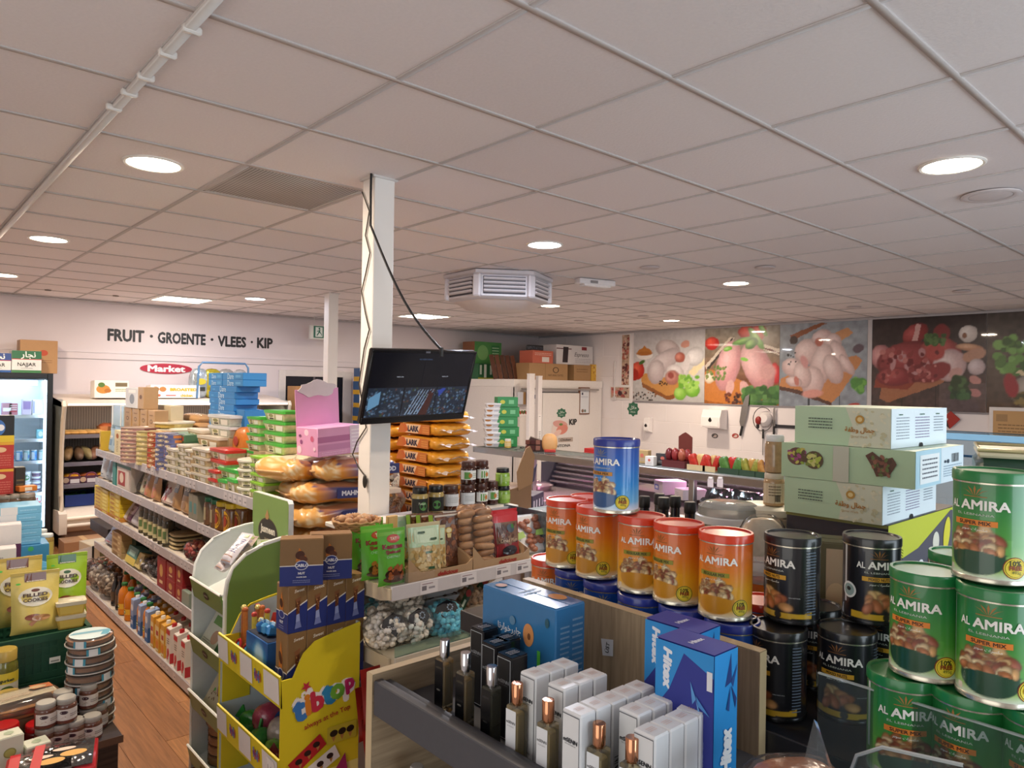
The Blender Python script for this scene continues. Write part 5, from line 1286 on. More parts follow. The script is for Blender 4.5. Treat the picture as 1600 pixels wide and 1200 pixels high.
yc,w_=span(383.5,397,X)
carton('tall blue carton standing on end beside the blue pile','box',(X,yc,GZ[0]),(w_,.14,gz(390,640,X)-GZ[0]),RZ,'2676b8',(('-y','r',.4,.1,.7,.8,'a8c4e4'),))
def on(i,px0,px1,yt,dx=.05):
 X=QX+dx-(.075 if i==4 else 0)
 yc,w_=span(px0,px1,X)
 return(X,yc,GZ[i]),w_,max(.03,gz((px0+px1)/2,yt,X)-GZ[i])
def shelf_pouch(i,px0,px1,yt,label,col,prints,dx=.06,tilt=.12,**k):
 loc,w_,h=on(i,px0,px1,yt,dx)
 return pouch(label,loc,w_,h/math.cos(tilt),.07,RZ,col,prints,tilt=-tilt,**k)
def shelf_box(i,px0,px1,yt,label,col,prints=(),dx=.06,d=.1,**k):
 loc,w_,h=on(i,px0,px1,yt,dx)
 return carton(label,'box',loc,(w_*.97,d,h),RZ,col,prints,**k)
S2='on the second gondola shelf'
for k,(a,b_,c)in enumerate(((160,170,'c4ccd6'),(170,178,'8a96a4'),(178,185,'b4bcc8'))):
 shelf_pouch(1,a,b_,708+k*3,ORD[k+1]+' silvery bag from the far end of the second gondola shelf',c,(('','r',.3,.2,.7,.8,'5a6878'),),tilt=.03)
shelf_box(1,186,191,714,'slim teal box beside the silvery bags '+S2,'3f8f8c')
shelf_box(1,193,216,725,'white box with a red print beside the slim teal box','d8cfc8',(('-y','r',.1,.15,.6,.7,'a83a3a'),('-y','e',.35,.45,.15,.2,'e8d8c8'),('-y','r',0,.85,1,1,'4a7a6a')))
shelf_box(1,196,218,715,'brown-topped pack behind the white box with red print','a88a7a',dx=.2)
shelf_pouch(1,214,226,726,'dark slanting bag with a yellow foot beside the white box','2c2a24',(('','r',.1,.02,.9,.3,'c9b83a'),),tilt=.35)
shelf_pouch(1,222,232,733,'green mixed-leaf bag beside the dark slanting bag','a8a890',(('','n',.5,.5,.35,.35,26,('4a6a3a','7a4a3a','c8c0a0'),.08),))
for k,(a,b_)in enumerate(((229,240),(240,252))):
 shelf_pouch(1,a,b_,735+k*4,('far' if k==0 else 'near')+' brown paper bag of nuts with a dark neck '+S2,'b08458',(('','r',.3,.62,.7,.98,'4a342a'),('','e',.5,.3,.3,.2,'c06a50')),tilt=.05)
shelf_pouch(1,253,272,757,'white bag with red spots between the brown paper bags','d8ccc4',(('','n',.5,.4,.4,.3,24,('a83038','8a2a2a','e8e0d8'),.09),('','r',0,0,1,.12,'7a2028')),tilt=.3)
shelf_pouch(1,258,274,744,'tan nut bag behind the white red-spotted bag','b59a78',(('','n',.5,.5,.4,.4,30,('8a6a4a','c8a878'),.08),),dx=.17)
for k,(a,b_,lc)in enumerate(((272,284,'3c5a68'),(285,303,'24242a'),(303,311,'8a6a48'))):
 shelf_pouch(1,a,b_,749+k*3,('brown bag with a slate label','wide brown bag with a black lettered label','narrow plain brown bag')[k]+' '+S2,'b28a5e',(('','r',.22,.55,.75,.95,lc),('','t','ZAD',.48,.75,.4,'d9d5c8',{'bold':.03}),('','e',.5,.25,.2,.12,'8f6a44')),tilt=.08)
for k,(a,b_)in enumerate(((308,315),(315,322))):
 shelf_box(1,a,b_,770+k*3,('first' if k==0 else 'second')+' small clear pack beside the green-lidded jars','8a8474',(('-y','r',.2,.3,.8,.7,'5a8a8a'),))
for k,(px,dx,yt)in enumerate(((331,.06,776),(341,.06,780),(336,.17,774))):
 X=QX+dx;h=gz(px,yt,X)-GZ[1]
 jar('%s green-lidded pickle jar beside the yellow-lidded jars'%('first','second','back')[k],(X,gy(px,X),GZ[1]),.042,h,'6a4a34','2f7a56',(('-y','r',-1.2,.2,.4,.65,'a89a7a'),),RZ)
for k,(px,dx,yt)in enumerate(((352,.065,783),(366,.065,786),(383,.10,785),(359,.18,781))):
 X=QX+dx;h=gz(px,yt,X)-GZ[1]
 jar('%s honey jar with a yellow lid before the green stand'%('first','second','third','hidden back')[k],(X,gy(px,X),GZ[1]),.052,h,'6b4220','e3c21f',(('-y','e',.0,.42,.75,.34,'d9a92a'),('-y','e',.0,.42,.6,.27,'c98a22'),('-y','e',.0,.42,.4,.18,'a33a24'),('-y','r',-.35,.60,.35,.64,'6a2a1c')),RZ)
S3='on the third gondola shelf'
for c in range(2):
 n=(7,6)[c]
 loc,w_,h=on(2,*((158,180),(182,199))[c],(762,770)[c],.06)
 for i in range(n):
  carton('small yellow box, %s of the %s yellow stack'%(nth(i,n),('far','near')[c]),'box',(loc[0],loc[1],loc[2]+i*h/n),(w_,.10,h/n-.0012),RZ,'d9bf2c' if i else 'c98a3a',(('-y','r',.1,.3,.45,.7,'b5821c'),('-y','r',.6,.2,.9,.8,'ecdf7a')),'small yellow boxes',flap=False)
shelf_pouch(2,191,204,780,'white pointed bag beside the yellow stacks '+S3,'d6cfcf',(('','r',.3,.1,.8,.5,'c9c0c4'),),tilt=.4)
shelf_pouch(2,199,212,779,'purple bag leaning beside the white pointed bag','5a2a4e',(('','r',.2,.3,.8,.6,'a890a0'),),tilt=.4)
shelf_pouch(2,206,222,789,'silver and purple bag leaning before the olive jars','b9b4be',(('','r',.1,0,.9,.35,'6a3a5a'),),tilt=.4)
n=0
for row,dx in((0,.055),(1,.15)):
 for k in range(6):
  px=226+k*7.6+row*3;X=QX+dx
  h=gz(px,790+k*3.2-row*2,X)-GZ[2];n+=1
  jar('yellow-labelled olive jar, %s along the %s row on the third shelf'%(ORD[k+1],('front','back')[row]),(X,gy(px,X),GZ[2]),.036,max(.08,h),'4a4432','6f6a60',(('-y','r',-1.3,.12,1.3,.6,'cfc79a'),('-y','r',-1.1,.2,-.1,.5,'d8b82c'),('-y','r',.2,.25,1.0,.5,'5f7a4a')),RZ,'olive jars on the third gondola shelf')
for k,(a,b_,yt)in enumerate(((258,272,824),(268,284,830))):
 loc,w_,h=on(2,a,b_,yt,.10)
 heap_bag(('first' if k==0 else 'second')+' clear bag of pale pasta '+S3,(loc[0],loc[1],loc[2]),(.07,w_/2,.05),0,FILM,('d3c69a','c2b488'),40,.016,None,'pasta_bag',seed=k+3)
for i in range(4):
 loc,w_,h=on(2,282,303,825,.14)
 t=T('bread_pack','flat round bread, %s of the bread stack %s'%(nth(i,4),S3),'bread',(loc[0],loc[1],loc[2]+i*.028),0,'flat breads on the third gondola shelf')
 mk('bread',G('fbr',lambda:MB().ell((0,0,.012),(.10,.10,.013),18,8,sup=.6).mesh(SM)),M('c5b183',.7,0,.12,40),t);mk('wrap',G('fbw',lambda:MB().ell((0,0,.0125),(.104,.104,.014),18,8,sup=.6).mesh(SM)),FILM,t)
loc,w_,h=on(2,296,325,835,.07)
heap_bag('clear bag of red sweets at the near end of the third gondola shelf',loc,(.07,.10,.06),0,FILM,('a83a34','c8765a','8a2a2a'),60,.018,None,'sweet_bag',seed=9)
S4='on the fourth gondola shelf'
shelf_pouch(3,165,182,826,'silver bag with red print leaning at the far end of the fourth gondola shelf','a8a4b4',(('','r',.3,.1,.7,.5,'a83a48'),),tilt=.5)
shelf_box(3,160,190,818,'flat dark pack lying at the far end of the fourth gondola shelf','3a3230',dx=.2,d=.2)
for i in range(4):
 loc,w_,h=on(3,187,202,832,.06)
 carton('small tan box, %s of the tan stack %s'%(nth(i,4),S4),'box',(loc[0],loc[1],loc[2]+i*h/4),(w_,.1,h/4-.001),RZ,'b59a6c',(('-y','r',.15,.25,.6,.75,'8a6a44'),('-y','e',.78,.5,.1,.2,'d8c8a0')),'small tan boxes',flap=False)
shelf_box(3,203,225,838,'dark green box behind the teal packs '+S4,'26402e',(('-y','r',.2,.5,.5,.7,'5f8a6a'),),dx=.14)
shelf_box(3,207,222,858,'small teal pack with a yellow foot '+S4,'4a7f7a',(('-y','r',0,0,1,.4,'cdb958'),('-y','r',.2,.5,.8,.8,'9ac0b8')),rot=(-.3,0,RZ))
shelf_box(3,214,230,866,'small yellow pack leaning beside the teal pack '+S4,'c9b878',(('-y','r',.2,.2,.8,.6,'8a7a3a'),),rot=(-.4,0,RZ))
for k,(a,b_,yt)in enumerate(((229,245,858),(240,262,870),(248,262,860))):
 loc,w_,h=on(3,a,b_,yt,.08+.07*(k==2))
 heap_bag('black and white sweet bag, %s of three %s'%(ORD[k+1],S4),loc,(.06,w_/2,.05),0,FILM,('1e1c20','c9c6cc','2a2830'),45,.02,'black and white sweet bags',seed=20+k)
RED=(('-y','r',.06,.06,.94,.94,'8f1f28'),('-y','e',.5,.6,.2,.2,'c99a5a'),('-y','r',.3,.2,.7,.3,'d8b890'))
for k,(a,b_,y0_,y1_,lb)in enumerate(((261,275,871,None,'tall red box standing first'),(276,290,906,None,'red box at the bottom second'),(276,290,880,906,'red box on top second'),(291,302,915,None,'red box at the bottom third'),(291,302,884,915,'red box on top third'))):
 X=QX+.06;yc,w_=span(a,b_,X);z1=gz((a+b_)/2,y0_,X);z0=GZ[3]if y1_ is None else gz((a+b_)/2,y1_,X)+.001
 carton(lb+' in the red box group '+S4,'box',(X,yc,z0),(w_*.96,.11,z1-z0-.001),RZ,'9a2028',RED,'red boxes on the fourth gondola shelf')
shelf_box(3,288,303,925,'low grey-green tray in front of the red boxes','8a9a90',dx=.02,d=.03)
S5='on the lowest gondola shelf'
for k,(a,b_,yt,cols)in enumerate(((141,152,872,('4a2a2a','6a3a34')),(150,166,880,('b9b0a4','8a8078')),(158,176,866,('2f5a3a','a8542a')),(165,182,895,('b4a898','7a6a58')),(172,186,878,('a8703a','6a4a2a')))):
 loc,w_,h=on(4,a,b_,yt,.08+.1*(k in(2,4)))
 heap_bag('clear produce bag, %s of five at the far end of the lowest shelf'%ORD[k+1],loc,(.07,w_/2,min(.09,h/2)),0,FILM,cols,44,.024,'produce bags','produce_bag',seed=40+k)
for k,px in enumerate((184,191)):
 X=QX-.01
 bottle(('first' if k==0 else 'second')+' dark slim bottle before the orange juice bottles',(X,gy(px,X),GZ[4]),((.03,0),(.034,.01),(.034,.15),(.014,.20),(.013,.235)),'1a1412','2a2020',.025,(('-y','r',-1,.2,1,.5,'5a4a3a'),),RZ,'dark slim bottles',.034)
JB=((.036,0),(.043,.008),(.043,.06),(.038,.075),(.043,.09),(.043,.16),(.036,.19),(.018,.215),(.018,.225))
k=0
for row in range(2):
 for c in range(5):
  px=198+c*10+row*3;X=QX-.015+row*.10;k+=1
  bottle('orange juice bottle with a green cap, %s along the %s row'%(ORD[c+1],('front','back')[row]),(X,gy(px,X),GZ[4]),JB,'d07a1c','2f7a44',.02,(('-y','r',-1.2,.22,1.2,.40,'e2b53a'),('-y','e',0,.31,.5,.06,'3f7a3a'),('-y','r',-.3,.29,.4,.33,'f0e6c8')),RZ,'orange juice bottles',.043)
MLK=(('-y','r',0,0,1,.45,'3f6fb0'),('-y','r',0,.45,1,.7,'7f9fd0'),('-y','e',.5,.75,.4,.12,'dfe6f0'),('-y','r',.2,.15,.8,.3,'c9d6ea'),('-x','r',0,0,1,.5,'3a68a8'),('+x','r',0,0,1,.5,'3a68a8'))
ORJ=(('-y','r',.05,.45,.95,.85,'e9d7a0'),('-y','e',.5,.25,.35,.14,'d8801f'),('-y','r',.2,.55,.8,.7,'b03a3a'),('-y','r',.1,.05,.9,.12,'f0e2b0'),('-x','e',.5,.3,.3,.12,'d8801f'),('+x','r',.1,.4,.9,.8,'e9d7a0'))
CHR=(('-y','e',.5,.3,.3,.13,'b8222a'),('-y','e',.35,.15,.2,.08,'c93a34'),('-y','s',.2,.55,.8,.75,3,'2a3a2a'),('-y','r',0,.85,1,1,'c4303a'),('+x','r',0,0,1,.3,'c4303a'),('-x','e',.5,.3,.3,.1,'b8222a'))
for nm,col,prn,cap,px0,n_,step in(('blue milk','8fa8d4',MLK,'e8ebf0',219,3,11.5),('orange juice','d9a23a',ORJ,'f0ece2',251,3,8.5),('white cherry juice','e2dcd6',CHR,'b4262e',277,3,12.0)):
 for row in range(3):
  for c in range(n_):
   px=px0+c*step+row*2.0;X=QX-.02+row*.085
   drink_carton('%s carton, %s along the %s row %s'%(nm,ORD[c+1],('front','middle','back')[row],S5),(X,gy(px,X),GZ[4]),.07,.075,.235 if nm[0]!='w' else .245,RZ,col,prn,cap,nm+' cartons')
#the middle of the shop
def boxpr(*c):return tuple(c)
for k,(px,py,tl,rz_,c)in enumerate(((352,868,.8,-1.3,'cfcbd6'),(366,866,.95,-1.0,'b9a8a0'),(378,852,.75,-.9,'cdd6c4'),(414,850,.35,-.6,'c5c9b0'),(340,882,1.2,-1.5,'c9c0c4'))):
 p=at(px,py,X=(1.25,1.30,1.42,1.40,1.23)[k])
 pouch('patterned nut bag, %s of five in the green stand top tray'%ORD[k+1],(p.x,p.y,max(.90,p.z-(.06,.06,.06,.09,.06)[k])),.085,(.17,.16,.15,.10,.15)[k],.05,rz_,c,(('','s',.15,.3,.85,.8,8,'4f5a9a'),('','e',.5,.55,.25,.16,'e6e2ea'),('','t','Jasmeen',.5,.55,.5,'4a4a78',{'shear':.2}),('','r',.1,.03,.9,.2,'b08a78'),('','r',.2,.86,.8,.95,'9ab06a')),'nut bags in the green stand',tilt=-tl)
for k,(i,y,lb,c,prn)in enumerate(((1,.30,'flat white pack with a green band in the second tray of the green stand','dfe0d4',(('-y','r',.2,.55,.95,.75,'7aa35a'),('-y','e',.7,.3,.22,.16,'c8a08a'),('-y','s',.1,.1,.6,.2,2,'9a9a90'))),(1,.15,'dark green pack behind the flat white pack in the second tray','2c6a38',(('-y','r',.2,.3,.8,.6,'8ac06a'),)),(2,.24,'pale pack with a meat picture in the third tray of the green stand','d8cbb2',(('-y','e',.65,.6,.3,.28,'a8705a'),('-y','e',.6,.5,.2,.14,'c09080'),('-y','e',.3,.4,.05,.04,'6ac05a'),('-y','n',.4,.25,.2,.1,10,('8a6a4a',),.03))),(2,.10,'brown carton beside the pale meat pack in the third tray','8a5a3a',(('-y','r',.1,.2,.9,.8,'a8785a'),('-y','r',.0,.85,1,1,'e0d4c4'))))):
 z=(.84,.57,.30,.03)[i]
 carton(lb,'pack',(EX+.035,EY0+y,z+.03),(.19 if k%2==0 else .12,.03,.20),RZ,c,prn,rot=(-.55,0,RZ),flap=False)
for i in range(5):
 t=T('cookie_pack','round brown cookie pack, %s of the green stand pile'%nth(i,5),'cookies',(EX+.09,EY0+.21,.09+i*.045+(i==4)*.01),0,'round cookie packs',rot=(0,0,0)if i<4 else(.0,-.5,0))
 mk('cookie',G('ckp',lambda:MB().lathe([(.05,0),(.07,.004),(.075,.02),(.07,.036),(.05,.04),(0,.042)],26).mesh(SM)),M('9a6a44',.7,0,.25,60,.2),t)
 mk('film',G('ckf',lambda:MB().lathe([(.07,-.001),(.0765,.003),(.0775,.02),(.0765,.04),(.05,.0435),(0,.044)],26).mesh(SM)),FILM,t)
 if i==4:mk('label_print',PR(lambda u,v,l:(u,v,.0445+l)).poly([(-.06,.01),(.06,.01),(.04,.06),(-.04,.06)],'3f8aa0').mesh(),PR45,t)
CHOC=lambda f,w:((f,'r',0,0,1,.40,'26357e'),(f,'p',((0,.36),(1,.58),(1,.62),(0,.40)),'e6e2dc'),(f,'p',((0,0),(1,0),(1,.58),(0,.36)),'26357e'))
SIDE=(('-y','r',0,0,1,.42,'26357e'),('-y','r',0,.42,1,.44,'e8e4de'),('-y','p',((.36,.52),(.44,.82),(.6,.62),(.62,.52)),'c9772c'),('-y','e',.46,.66,.11,.09,'4a2414',.5),('-y','e',.54,.58,.10,.06,'5a2e1a',-.4),('-y','e',.5,.44,.15,.105,'c8ccd8'),('-y','e',.5,.44,.13,.088,'26357e'),('-y','t','CABLO',.5,.44,.32,'e8eaf0',{'bold':.05}),('-y','t','NUT',.5,.27,.16,'e2e4ec',{'bold':.05}),('-y','t','WAFER BAR',.5,.19,.24,'e2e4ec',{'bold':.04}),('-y','s',.3,.06,.7,.14,2,'8a94c0'))
FRONT=(('-y','p',((0,0),(1,0),(1,.64),(0,.42)),'26357e'),('-y','p',((0,.42),(1,.64),(1,.67),(0,.45)),'ece8e2'),('-y','t','Sweet',.58,.90,.55,'e6dccb',{'shear':.3,'bold':.03,'rot':.12}),('-y','p',((.36,.72),(.66,.76),(.62,.68),(.40,.65)),'8a5a3a'),('-y','p',((.40,.65),(.62,.68),(.58,.40),(.42,.38)),'6a3a22'),('-y','p',((.42,.38),(.58,.40),(.62,.24),(.40,.22)),'9aa8d8'),('-y','p',((.40,.22),(.62,.24),(.70,.10),(.34,.08)),'7a86c0'),('-y','n',.5,.55,.08,.1,10,('b5824a','4a2414'),.035),('-x','r',0,0,1,.40,'26357e'),('-x','r',0,.40,1,.42,'ece8e2'),('-x','p',((.3,.45),(.45,.85),(.62,.6),(.6,.45)),'c9772c'),('-x','e',.45,.6,.13,.1,'4a2414',.4),('-x','e',.5,.36,.25,.09,'c8ccd8'),('-x','e',.5,.36,.21,.075,'26357e'),('-x','t','NUT',.5,.2,.3,'e2e4ec',{'bold':.05}),('-x','s',.3,.05,.7,.14,2,'8a94c0'))
BROWN='8a6a44'
TYB=TY0+.075
bw=.092
z_low,z_mid=.708,.815
zt1=at(500,909,Y=TYB-.05).z
ROW=[at(px,950,Y=TYB-.05).x for px in(450,480,511,540,569)]
for k in range(4):
 x0,x1=ROW[k],ROW[k+1]
 xc,w_=(x0+x1)/2,(x1-x0)*.985
 carton('wafer box %s from the aisle in the lower yellow stand row'%ORD[k+1],'box',(xc,TYB,.708),(w_,.10,.247),0,BROWN,FRONT,'wafer boxes on the yellow stand')
 carton('wafer box %s from the aisle in the middle yellow stand row'%ORD[k+1],'box',(xc,TYB,.9565),(w_,.10,zt1-.9565),0,BROWN,FRONT,'wafer boxes on the yellow stand')
q1,q2=at(472,860,d=2.70),at(517,860,d=2.79)
h2=at(470,842,Y=TYB-.055).z-zt1-.002
carton('larger wafer box lying across the brown row, the one nearer the aisle','box',(q1.x,q1.y,zt1+.001),(.155,.075,h2),-.47,BROWN,SIDE,'wafer boxes on the yellow stand')
carton('larger wafer box lying across the brown row, the one before the pouches','box',(q2.x,q2.y,zt1+.001),(.155,.075,h2),-.42,BROWN,SIDE,'wafer boxes on the yellow stand')
p=at(400,1000,X=TX0+.05)
t=T('sweets_box','open blue display box with a night picture on the yellow stand','box',(TX0+.075,TY0+.285,.708),RZ)
mk('body',MB().cbox(0,0,0,.20,.10,.17,.002),M('1f5a9c',.4),t)
cv=CV(40,34).grad([(0,'123c78'),(.4,'2a7ab8'),(1,'1c4f94')]);cv.ell(.62,.5,.3,.42,'4f9cd0',0,.5);cv.ell(.62,.55,.2,.3,'b8d8ec',0,.6);cv.poly([(0,.2),(.2,.3),(.35,.18),(.6,.26),(.8,.12),(1,.2),(1,0),(0,0)],'143466')
mk('print',PR(face_fn('-y',.20,.10,.17)).pic(cv.a,.002,.002,.198,.168,36,30).mesh(),PR45,t)
mk('back_flap',MB().prism([(-.10,.17),(.10,.17),(.07,.23),(0,.25),(-.07,.23)],.046,.049,'y'),M('b3222a',.4),t)
mk('inside',MB().box(-.095,-.045,.1705,.095,.044,.172),M('16233c',.6),t)
pr=PR(lambda u,v,l:(u,.0455-l,v));pr.ell(.0,.21,.012,.012,'e0a83a').ell(-.03,.2,.01,.01,'d8b04a');mk('flap_print',pr.mesh(),PR45,t)
for k,c in enumerate(('3a8ad0','58a8e0','2a6ab0')):
 t=T('sweet_pack',ORD[k+1]+' shiny blue sweet pack standing in the blue box','sweets',(TX0+.07,TY0+.25+k*.035,.884),RZ,'shiny blue sweet packs',rot=(.2*(k-1),0,RZ))
 mk('pack',G('swp',lambda:MB().cbox(0,0,0,.03,.05,.04,.008).mesh()),M(c,.2,.3),t);mk('fin',G('swf',lambda:MB().cbox(0,0,.038,.03,.004,.014,.001).mesh()),M('a8d0ee',.2),t)
STK=('b5602a','c87a3a','d8c04a','d8c04a','c9a83a','b86a2a')
for k in range(9):
 px,py=372+(k%5)*13+(k//5)*4,935+(k//5)*-6
 p=at(px,py,X=TX0+.09+(k//5)*.05)
 t=T('sweet_stick',ORD[k+1]+' clear tube of sweet sticks standing at the back of the yellow stand','sweets',(p.x,min(p.y,TY1-.03-.006*k),.7065),0,'sweet stick tubes',rot=(R.uniform(-.05,.05),R.uniform(-.05,.05),0))
 hh=.22+R.uniform(-.02,.02)
 mk('stick',G('stk',lambda:MB().tube([(0,0,0),(0,0,.2)],.011,8).mesh(SM)),M(STK[k%6],.4,0,.3,80),t)
 mk('tip',G('stt',lambda:MB().ell((0,0,.205),(.013,.013,.012),10,6).mesh(SM)),M(('d8c870','b5602a','b8382c')[k%3],.4),t)
 if k%3==0:mk('wrapper',G('stw',lambda:MB().tube([(0,0,0),(0,0,.212)],.015,10).mesh(SM)),FILM,t)
for k,(px,py)in enumerate(((366,985),(377,1000))):
 p=at(px,py,X=TX0+.03)
 t=T('toy_sweet',('first' if k==0 else 'second')+' red and blue ring-shaped toy sweet hanging in the yellow stand tray','sweets',(p.x,p.y,.715),RZ,rot=(-.3,0,RZ))
 mk('ring',MB().tube([(.022*math.cos(a),0,.05+.035*math.sin(a))for a in[q*PI/8 for q in range(17)]],.006),M('b8262a',.3),t);mk('disc',MB().ell((0,0,.05),(.018,.004,.028)),M('3a8ac0',.3),t)
for k,(y,x,z,c,r_)in enumerate(((.50,.10,.07,'2f8a3c',.05),(.44,.16,.10,'a8405a',.07),(.36,.08,.05,'3a9a44',.055),(.30,.15,.09,'b5a8a0',.07),(.22,.20,.06,'9a948c',.06),(.24,.08,.05,'7ac03a',.045),(.15,.10,.05,'8a2a20',.06),(.09,.16,.08,'2a2426',.06),(.05,.08,.05,'c03a24',.05),(.40,.22,.05,'c9a83a',.05))):
 t=T('sweet_bag','twisted sweet bag in %s, %s along the second yellow tray'%({'2f8a3c':'dark green','a8405a':'pink','3a9a44':'bright green','b5a8a0':'clear grey','9a948c':'clear dull','7ac03a':'light green','8a2a20':'red brown','2a2426':'black','c03a24':'orange red','c9a83a':'yellow'}[c],ORD[k+1]),'sweets',(TX0+x,TY0+y,.409),0,'sweets in the second yellow tray',rot=(R.uniform(-.3,.3),R.uniform(-.3,.3),R.uniform(0,3)))
 mk('bag',MB().ell((0,0,z*.6),(r_,r_*.8,z*.62),12,8,sup=.75),M(c,.2,0,.35,40,.5,.6),t)
 mk('twist',MB().prism([(-.012,0),(.012,0),(.03,.04),(-.03,.04)],-.004,.004,'y'),M(c,.25,0,.3),t,(r_*.6,0,z*.8),rot=(.4,.9,0))
 mk('label_print',PR(lambda u,v,l:(u,-r_*.8*math.sqrt(max(0,1-(u/r_)**2))-.001-l,v)).ell(0,z*.6,r_*.4,z*.25,R.choice(['e8e0c0','c83a4a','e0c83a','3a5aa0'])).mesh(),PR25,t)
t=T('sweet_pack','flat white pack with pastry pictures in the lowest yellow tray','sweets',(TX0+.10,TY0+.30,.13),RZ,rot=(-1.1,0,RZ))
mk('pack',MB().cbox(0,0,0,.34,.02,.20,.006),M('cfd4d6',.4),t)
pr=PR(face_fn('-y',.34,.02,.20));pr.ell(.1,.10,.03,.02,'d8b04a').ell(.15,.08,.03,.02,'c89a3a').ell(.19,.06,.02,.02,'c86a6a').ell(.26,.13,.06,.04,'b5764a').ell(.27,.05,.03,.03,'5a8a8a');mk('print',pr.mesh(),PR45,t)
def sack(label,loc,size,rz,fn_col,group,rot=None,seed=1,letter=None,crimp='cfa675',film=True):
 t=T('rice_sack',label,'sack',loc,rz,group,rot)
 rs_=np.random.RandomState(seed);mb=MB()
 sx,sy,sz=size;nu,nv=44,18
 ph=rs_.rand(8)*6.28
 for j in range(nv+1):
  th=PI*j/nv
  for i in range(nu):
   a=2*PI*i/nu
   f=lambda x,e:math.copysign(abs(x)**e,x)
   x=f(math.sin(th),.55)*f(math.cos(a),.38)*sx/2;y=f(math.sin(th),.55)*f(math.sin(a),.38)*sy/2;z=f(math.cos(th),.8)*sz/2+sz/2
   wv=.5*math.sin(9*a+ph[0]+3*th)*.006+math.sin(17*a+ph[1]-5*th)*.003+math.sin(x*30+ph[2])*.004+math.sin(y*26+x*11+ph[3])*.004
   mb.v.append((x*(1+wv*1.5),y*(1+wv*1.5),z+wv*(1 if sz>.05 else .6)));mb.c.append(lin(fn_col(x/sx+.5,y/sy+.5,z/sz,rs_.rand())))
 for j in range(nv):
  for i in range(nu):
   k=(i+1)%nu;mb.f.append((j*nu+i,(j+1)*nu+i,(j+1)*nu+k,j*nu+k))
 me=mb.mesh(1.2,True)
 mk('body',me,FOIL,t)
 for s_ in(-1,1):mk('crimp',MB().cbox(s_*sx*.50,0,sz*.46,.03,sy*.6,sz*.07,.002),M(crimp,.3,0,.1,30,.5),t)
 if film:mk('film',G(('skf',size),lambda:MB().ell((0,0,sz/2),(sx*.515,sy*.515,sz*.53),24,12,sup=.6).mesh(SM,weld=True)),clear('ffffff',.15,.02,.22,.9),t)
 if letter:
  pr=PR(lambda u,v,l:(u,-sy/2*1.004-.004-l,v));letter(pr,sx,sz);mk('lettering',pr.mesh(),PR45,t)
 return t
def mahmood_col(u,v,w_,r):
 if w_>.72 and .25<u<.8:return 'd9ccb0' if .2<v<.75 else('9a6a50' if v<.2 else 'c9b89a')
 if u<.22:return 'd8a45c' if r<.7 else 'e6cfa4'
 if v<.12 and .45<u<.92:return '3a3f78' if .25<w_<.75 else 'c8842c'
 q=math.sin(u*19+v*7)+math.sin(v*23-u*5+w_*6)
 return('ecdcb4','dc9a30','d08828','9a5a34','4f4a7c')[0 if q>.9 else 1 if q>.1 else 2 if q>-.9 else 3 if q>-1.5 else 4]
def mahmood_txt(pr,sx,sz):pr.rect(-.01,sz*.3,sx*.45,sz*.75,'2f3570').text('MAHMOOD',sx*.22,sz*.52,w=sx*.38,c='d5d6e2',bold=.05)
SK=(.46,.34,.116)
for k,(x,y,z,rz,ln)in enumerate(((1.86,3.48,.80,-.25,0),(1.84,3.46,.915,.15,1),(1.83,3.45,1.03,-.1,1),(1.80,3.46,1.145,.1,1),(1.82,3.47,1.26,-.15,1),(1.68,3.56,1.375,.35,0),(1.93,3.44,1.375,-.12,1))):
 sack('orange and white rice sack in film, %s'%('lowest seen in the pile beside the column','second from the bottom of the pile','third from the bottom of the pile','fourth from the bottom of the pile','directly under the two topmost sacks','topmost, leaning to the green-lidded tubs','topmost, against the near column')[k],(x,y,z),SK if k!=5 else(.34,.30,.116),rz,mahmood_col,'rice sacks beside the column',None,k+1,mahmood_txt if ln else None,film=False)
t=T('pallet_stack','hidden carton block carrying the rice sacks behind the end shelving','box',(1.84,3.47,0))
mk('body',MB().cbox(0,0,0,.42,.34,.79,.004),M('a8845c',.6),t);mk('tape',MB().cbox(0,0,.79,.06,.34,.002),M('c9b48a',.4),t)
p=at(548,688,d=3.75)
t=T('pink_box','pink display carton with a tall pink back card lying on the rice sacks','box',(1.80,3.42,1.515),.10,rot=(0,-.06,.10))
PK=M('d79ac2',.5,0,.04,20)
mk('body',MB().cbox(0,0,0,.26,.20,.145,.003),PK,t)
pr=PR(face_fn('-x',.26,.20,.145));pr.ell(.10,.12,.02,.016,'eccadc').ell(.15,.09,.015,.015,'c05a80').ell(.05,.07,.012,.012,'8a4a80').ell(.03,.03,.02,.02,'eccadc').ell(.17,.04,.01,.01,'eccadc').poly([(.03,.105),(.05,.11),(.052,.1),(.035,.094)],'6a3a68');mk('print',pr.mesh(),PR45,t)
pr=PR(face_fn('-y',.26,.20,.145));pr.rect(.0,.07,.20,.10,'b06a98').rect(0,.03,.19,.06,'c283ae').rect(.19,.0,.26,.145,'d9c6d8').scribble(.2,.02,.25,.13,6,'efe6ee').scribble(.02,.005,.17,.025,2,'e6b8d4');mk('print',pr.mesh(),PR45,t)
mk('back_card',MB().prism([(-.13,.145),(.13,.145),(.13,.335),(-.13,.335)],.094,.098,'y'),PK,t)
cl=MB()
for x,r_ in((-.085,.03),(-.05,.045),(0,.05),(.045,.042),(.08,.032)):cl.lathe([(0,0),(r_,0),(r_,.004),(0,.004)],16,x,.0)
mk('scallop_top',MB().prism([(.11*math.cos(a)*(1+.10*math.sin(6*a)),.335+.042*math.sin(a)*(1+.2*math.sin(5*a)))for a in[q*PI/16 for q in range(32)]],.089,.0935,'y'),M('c9c2c6',.5),t)
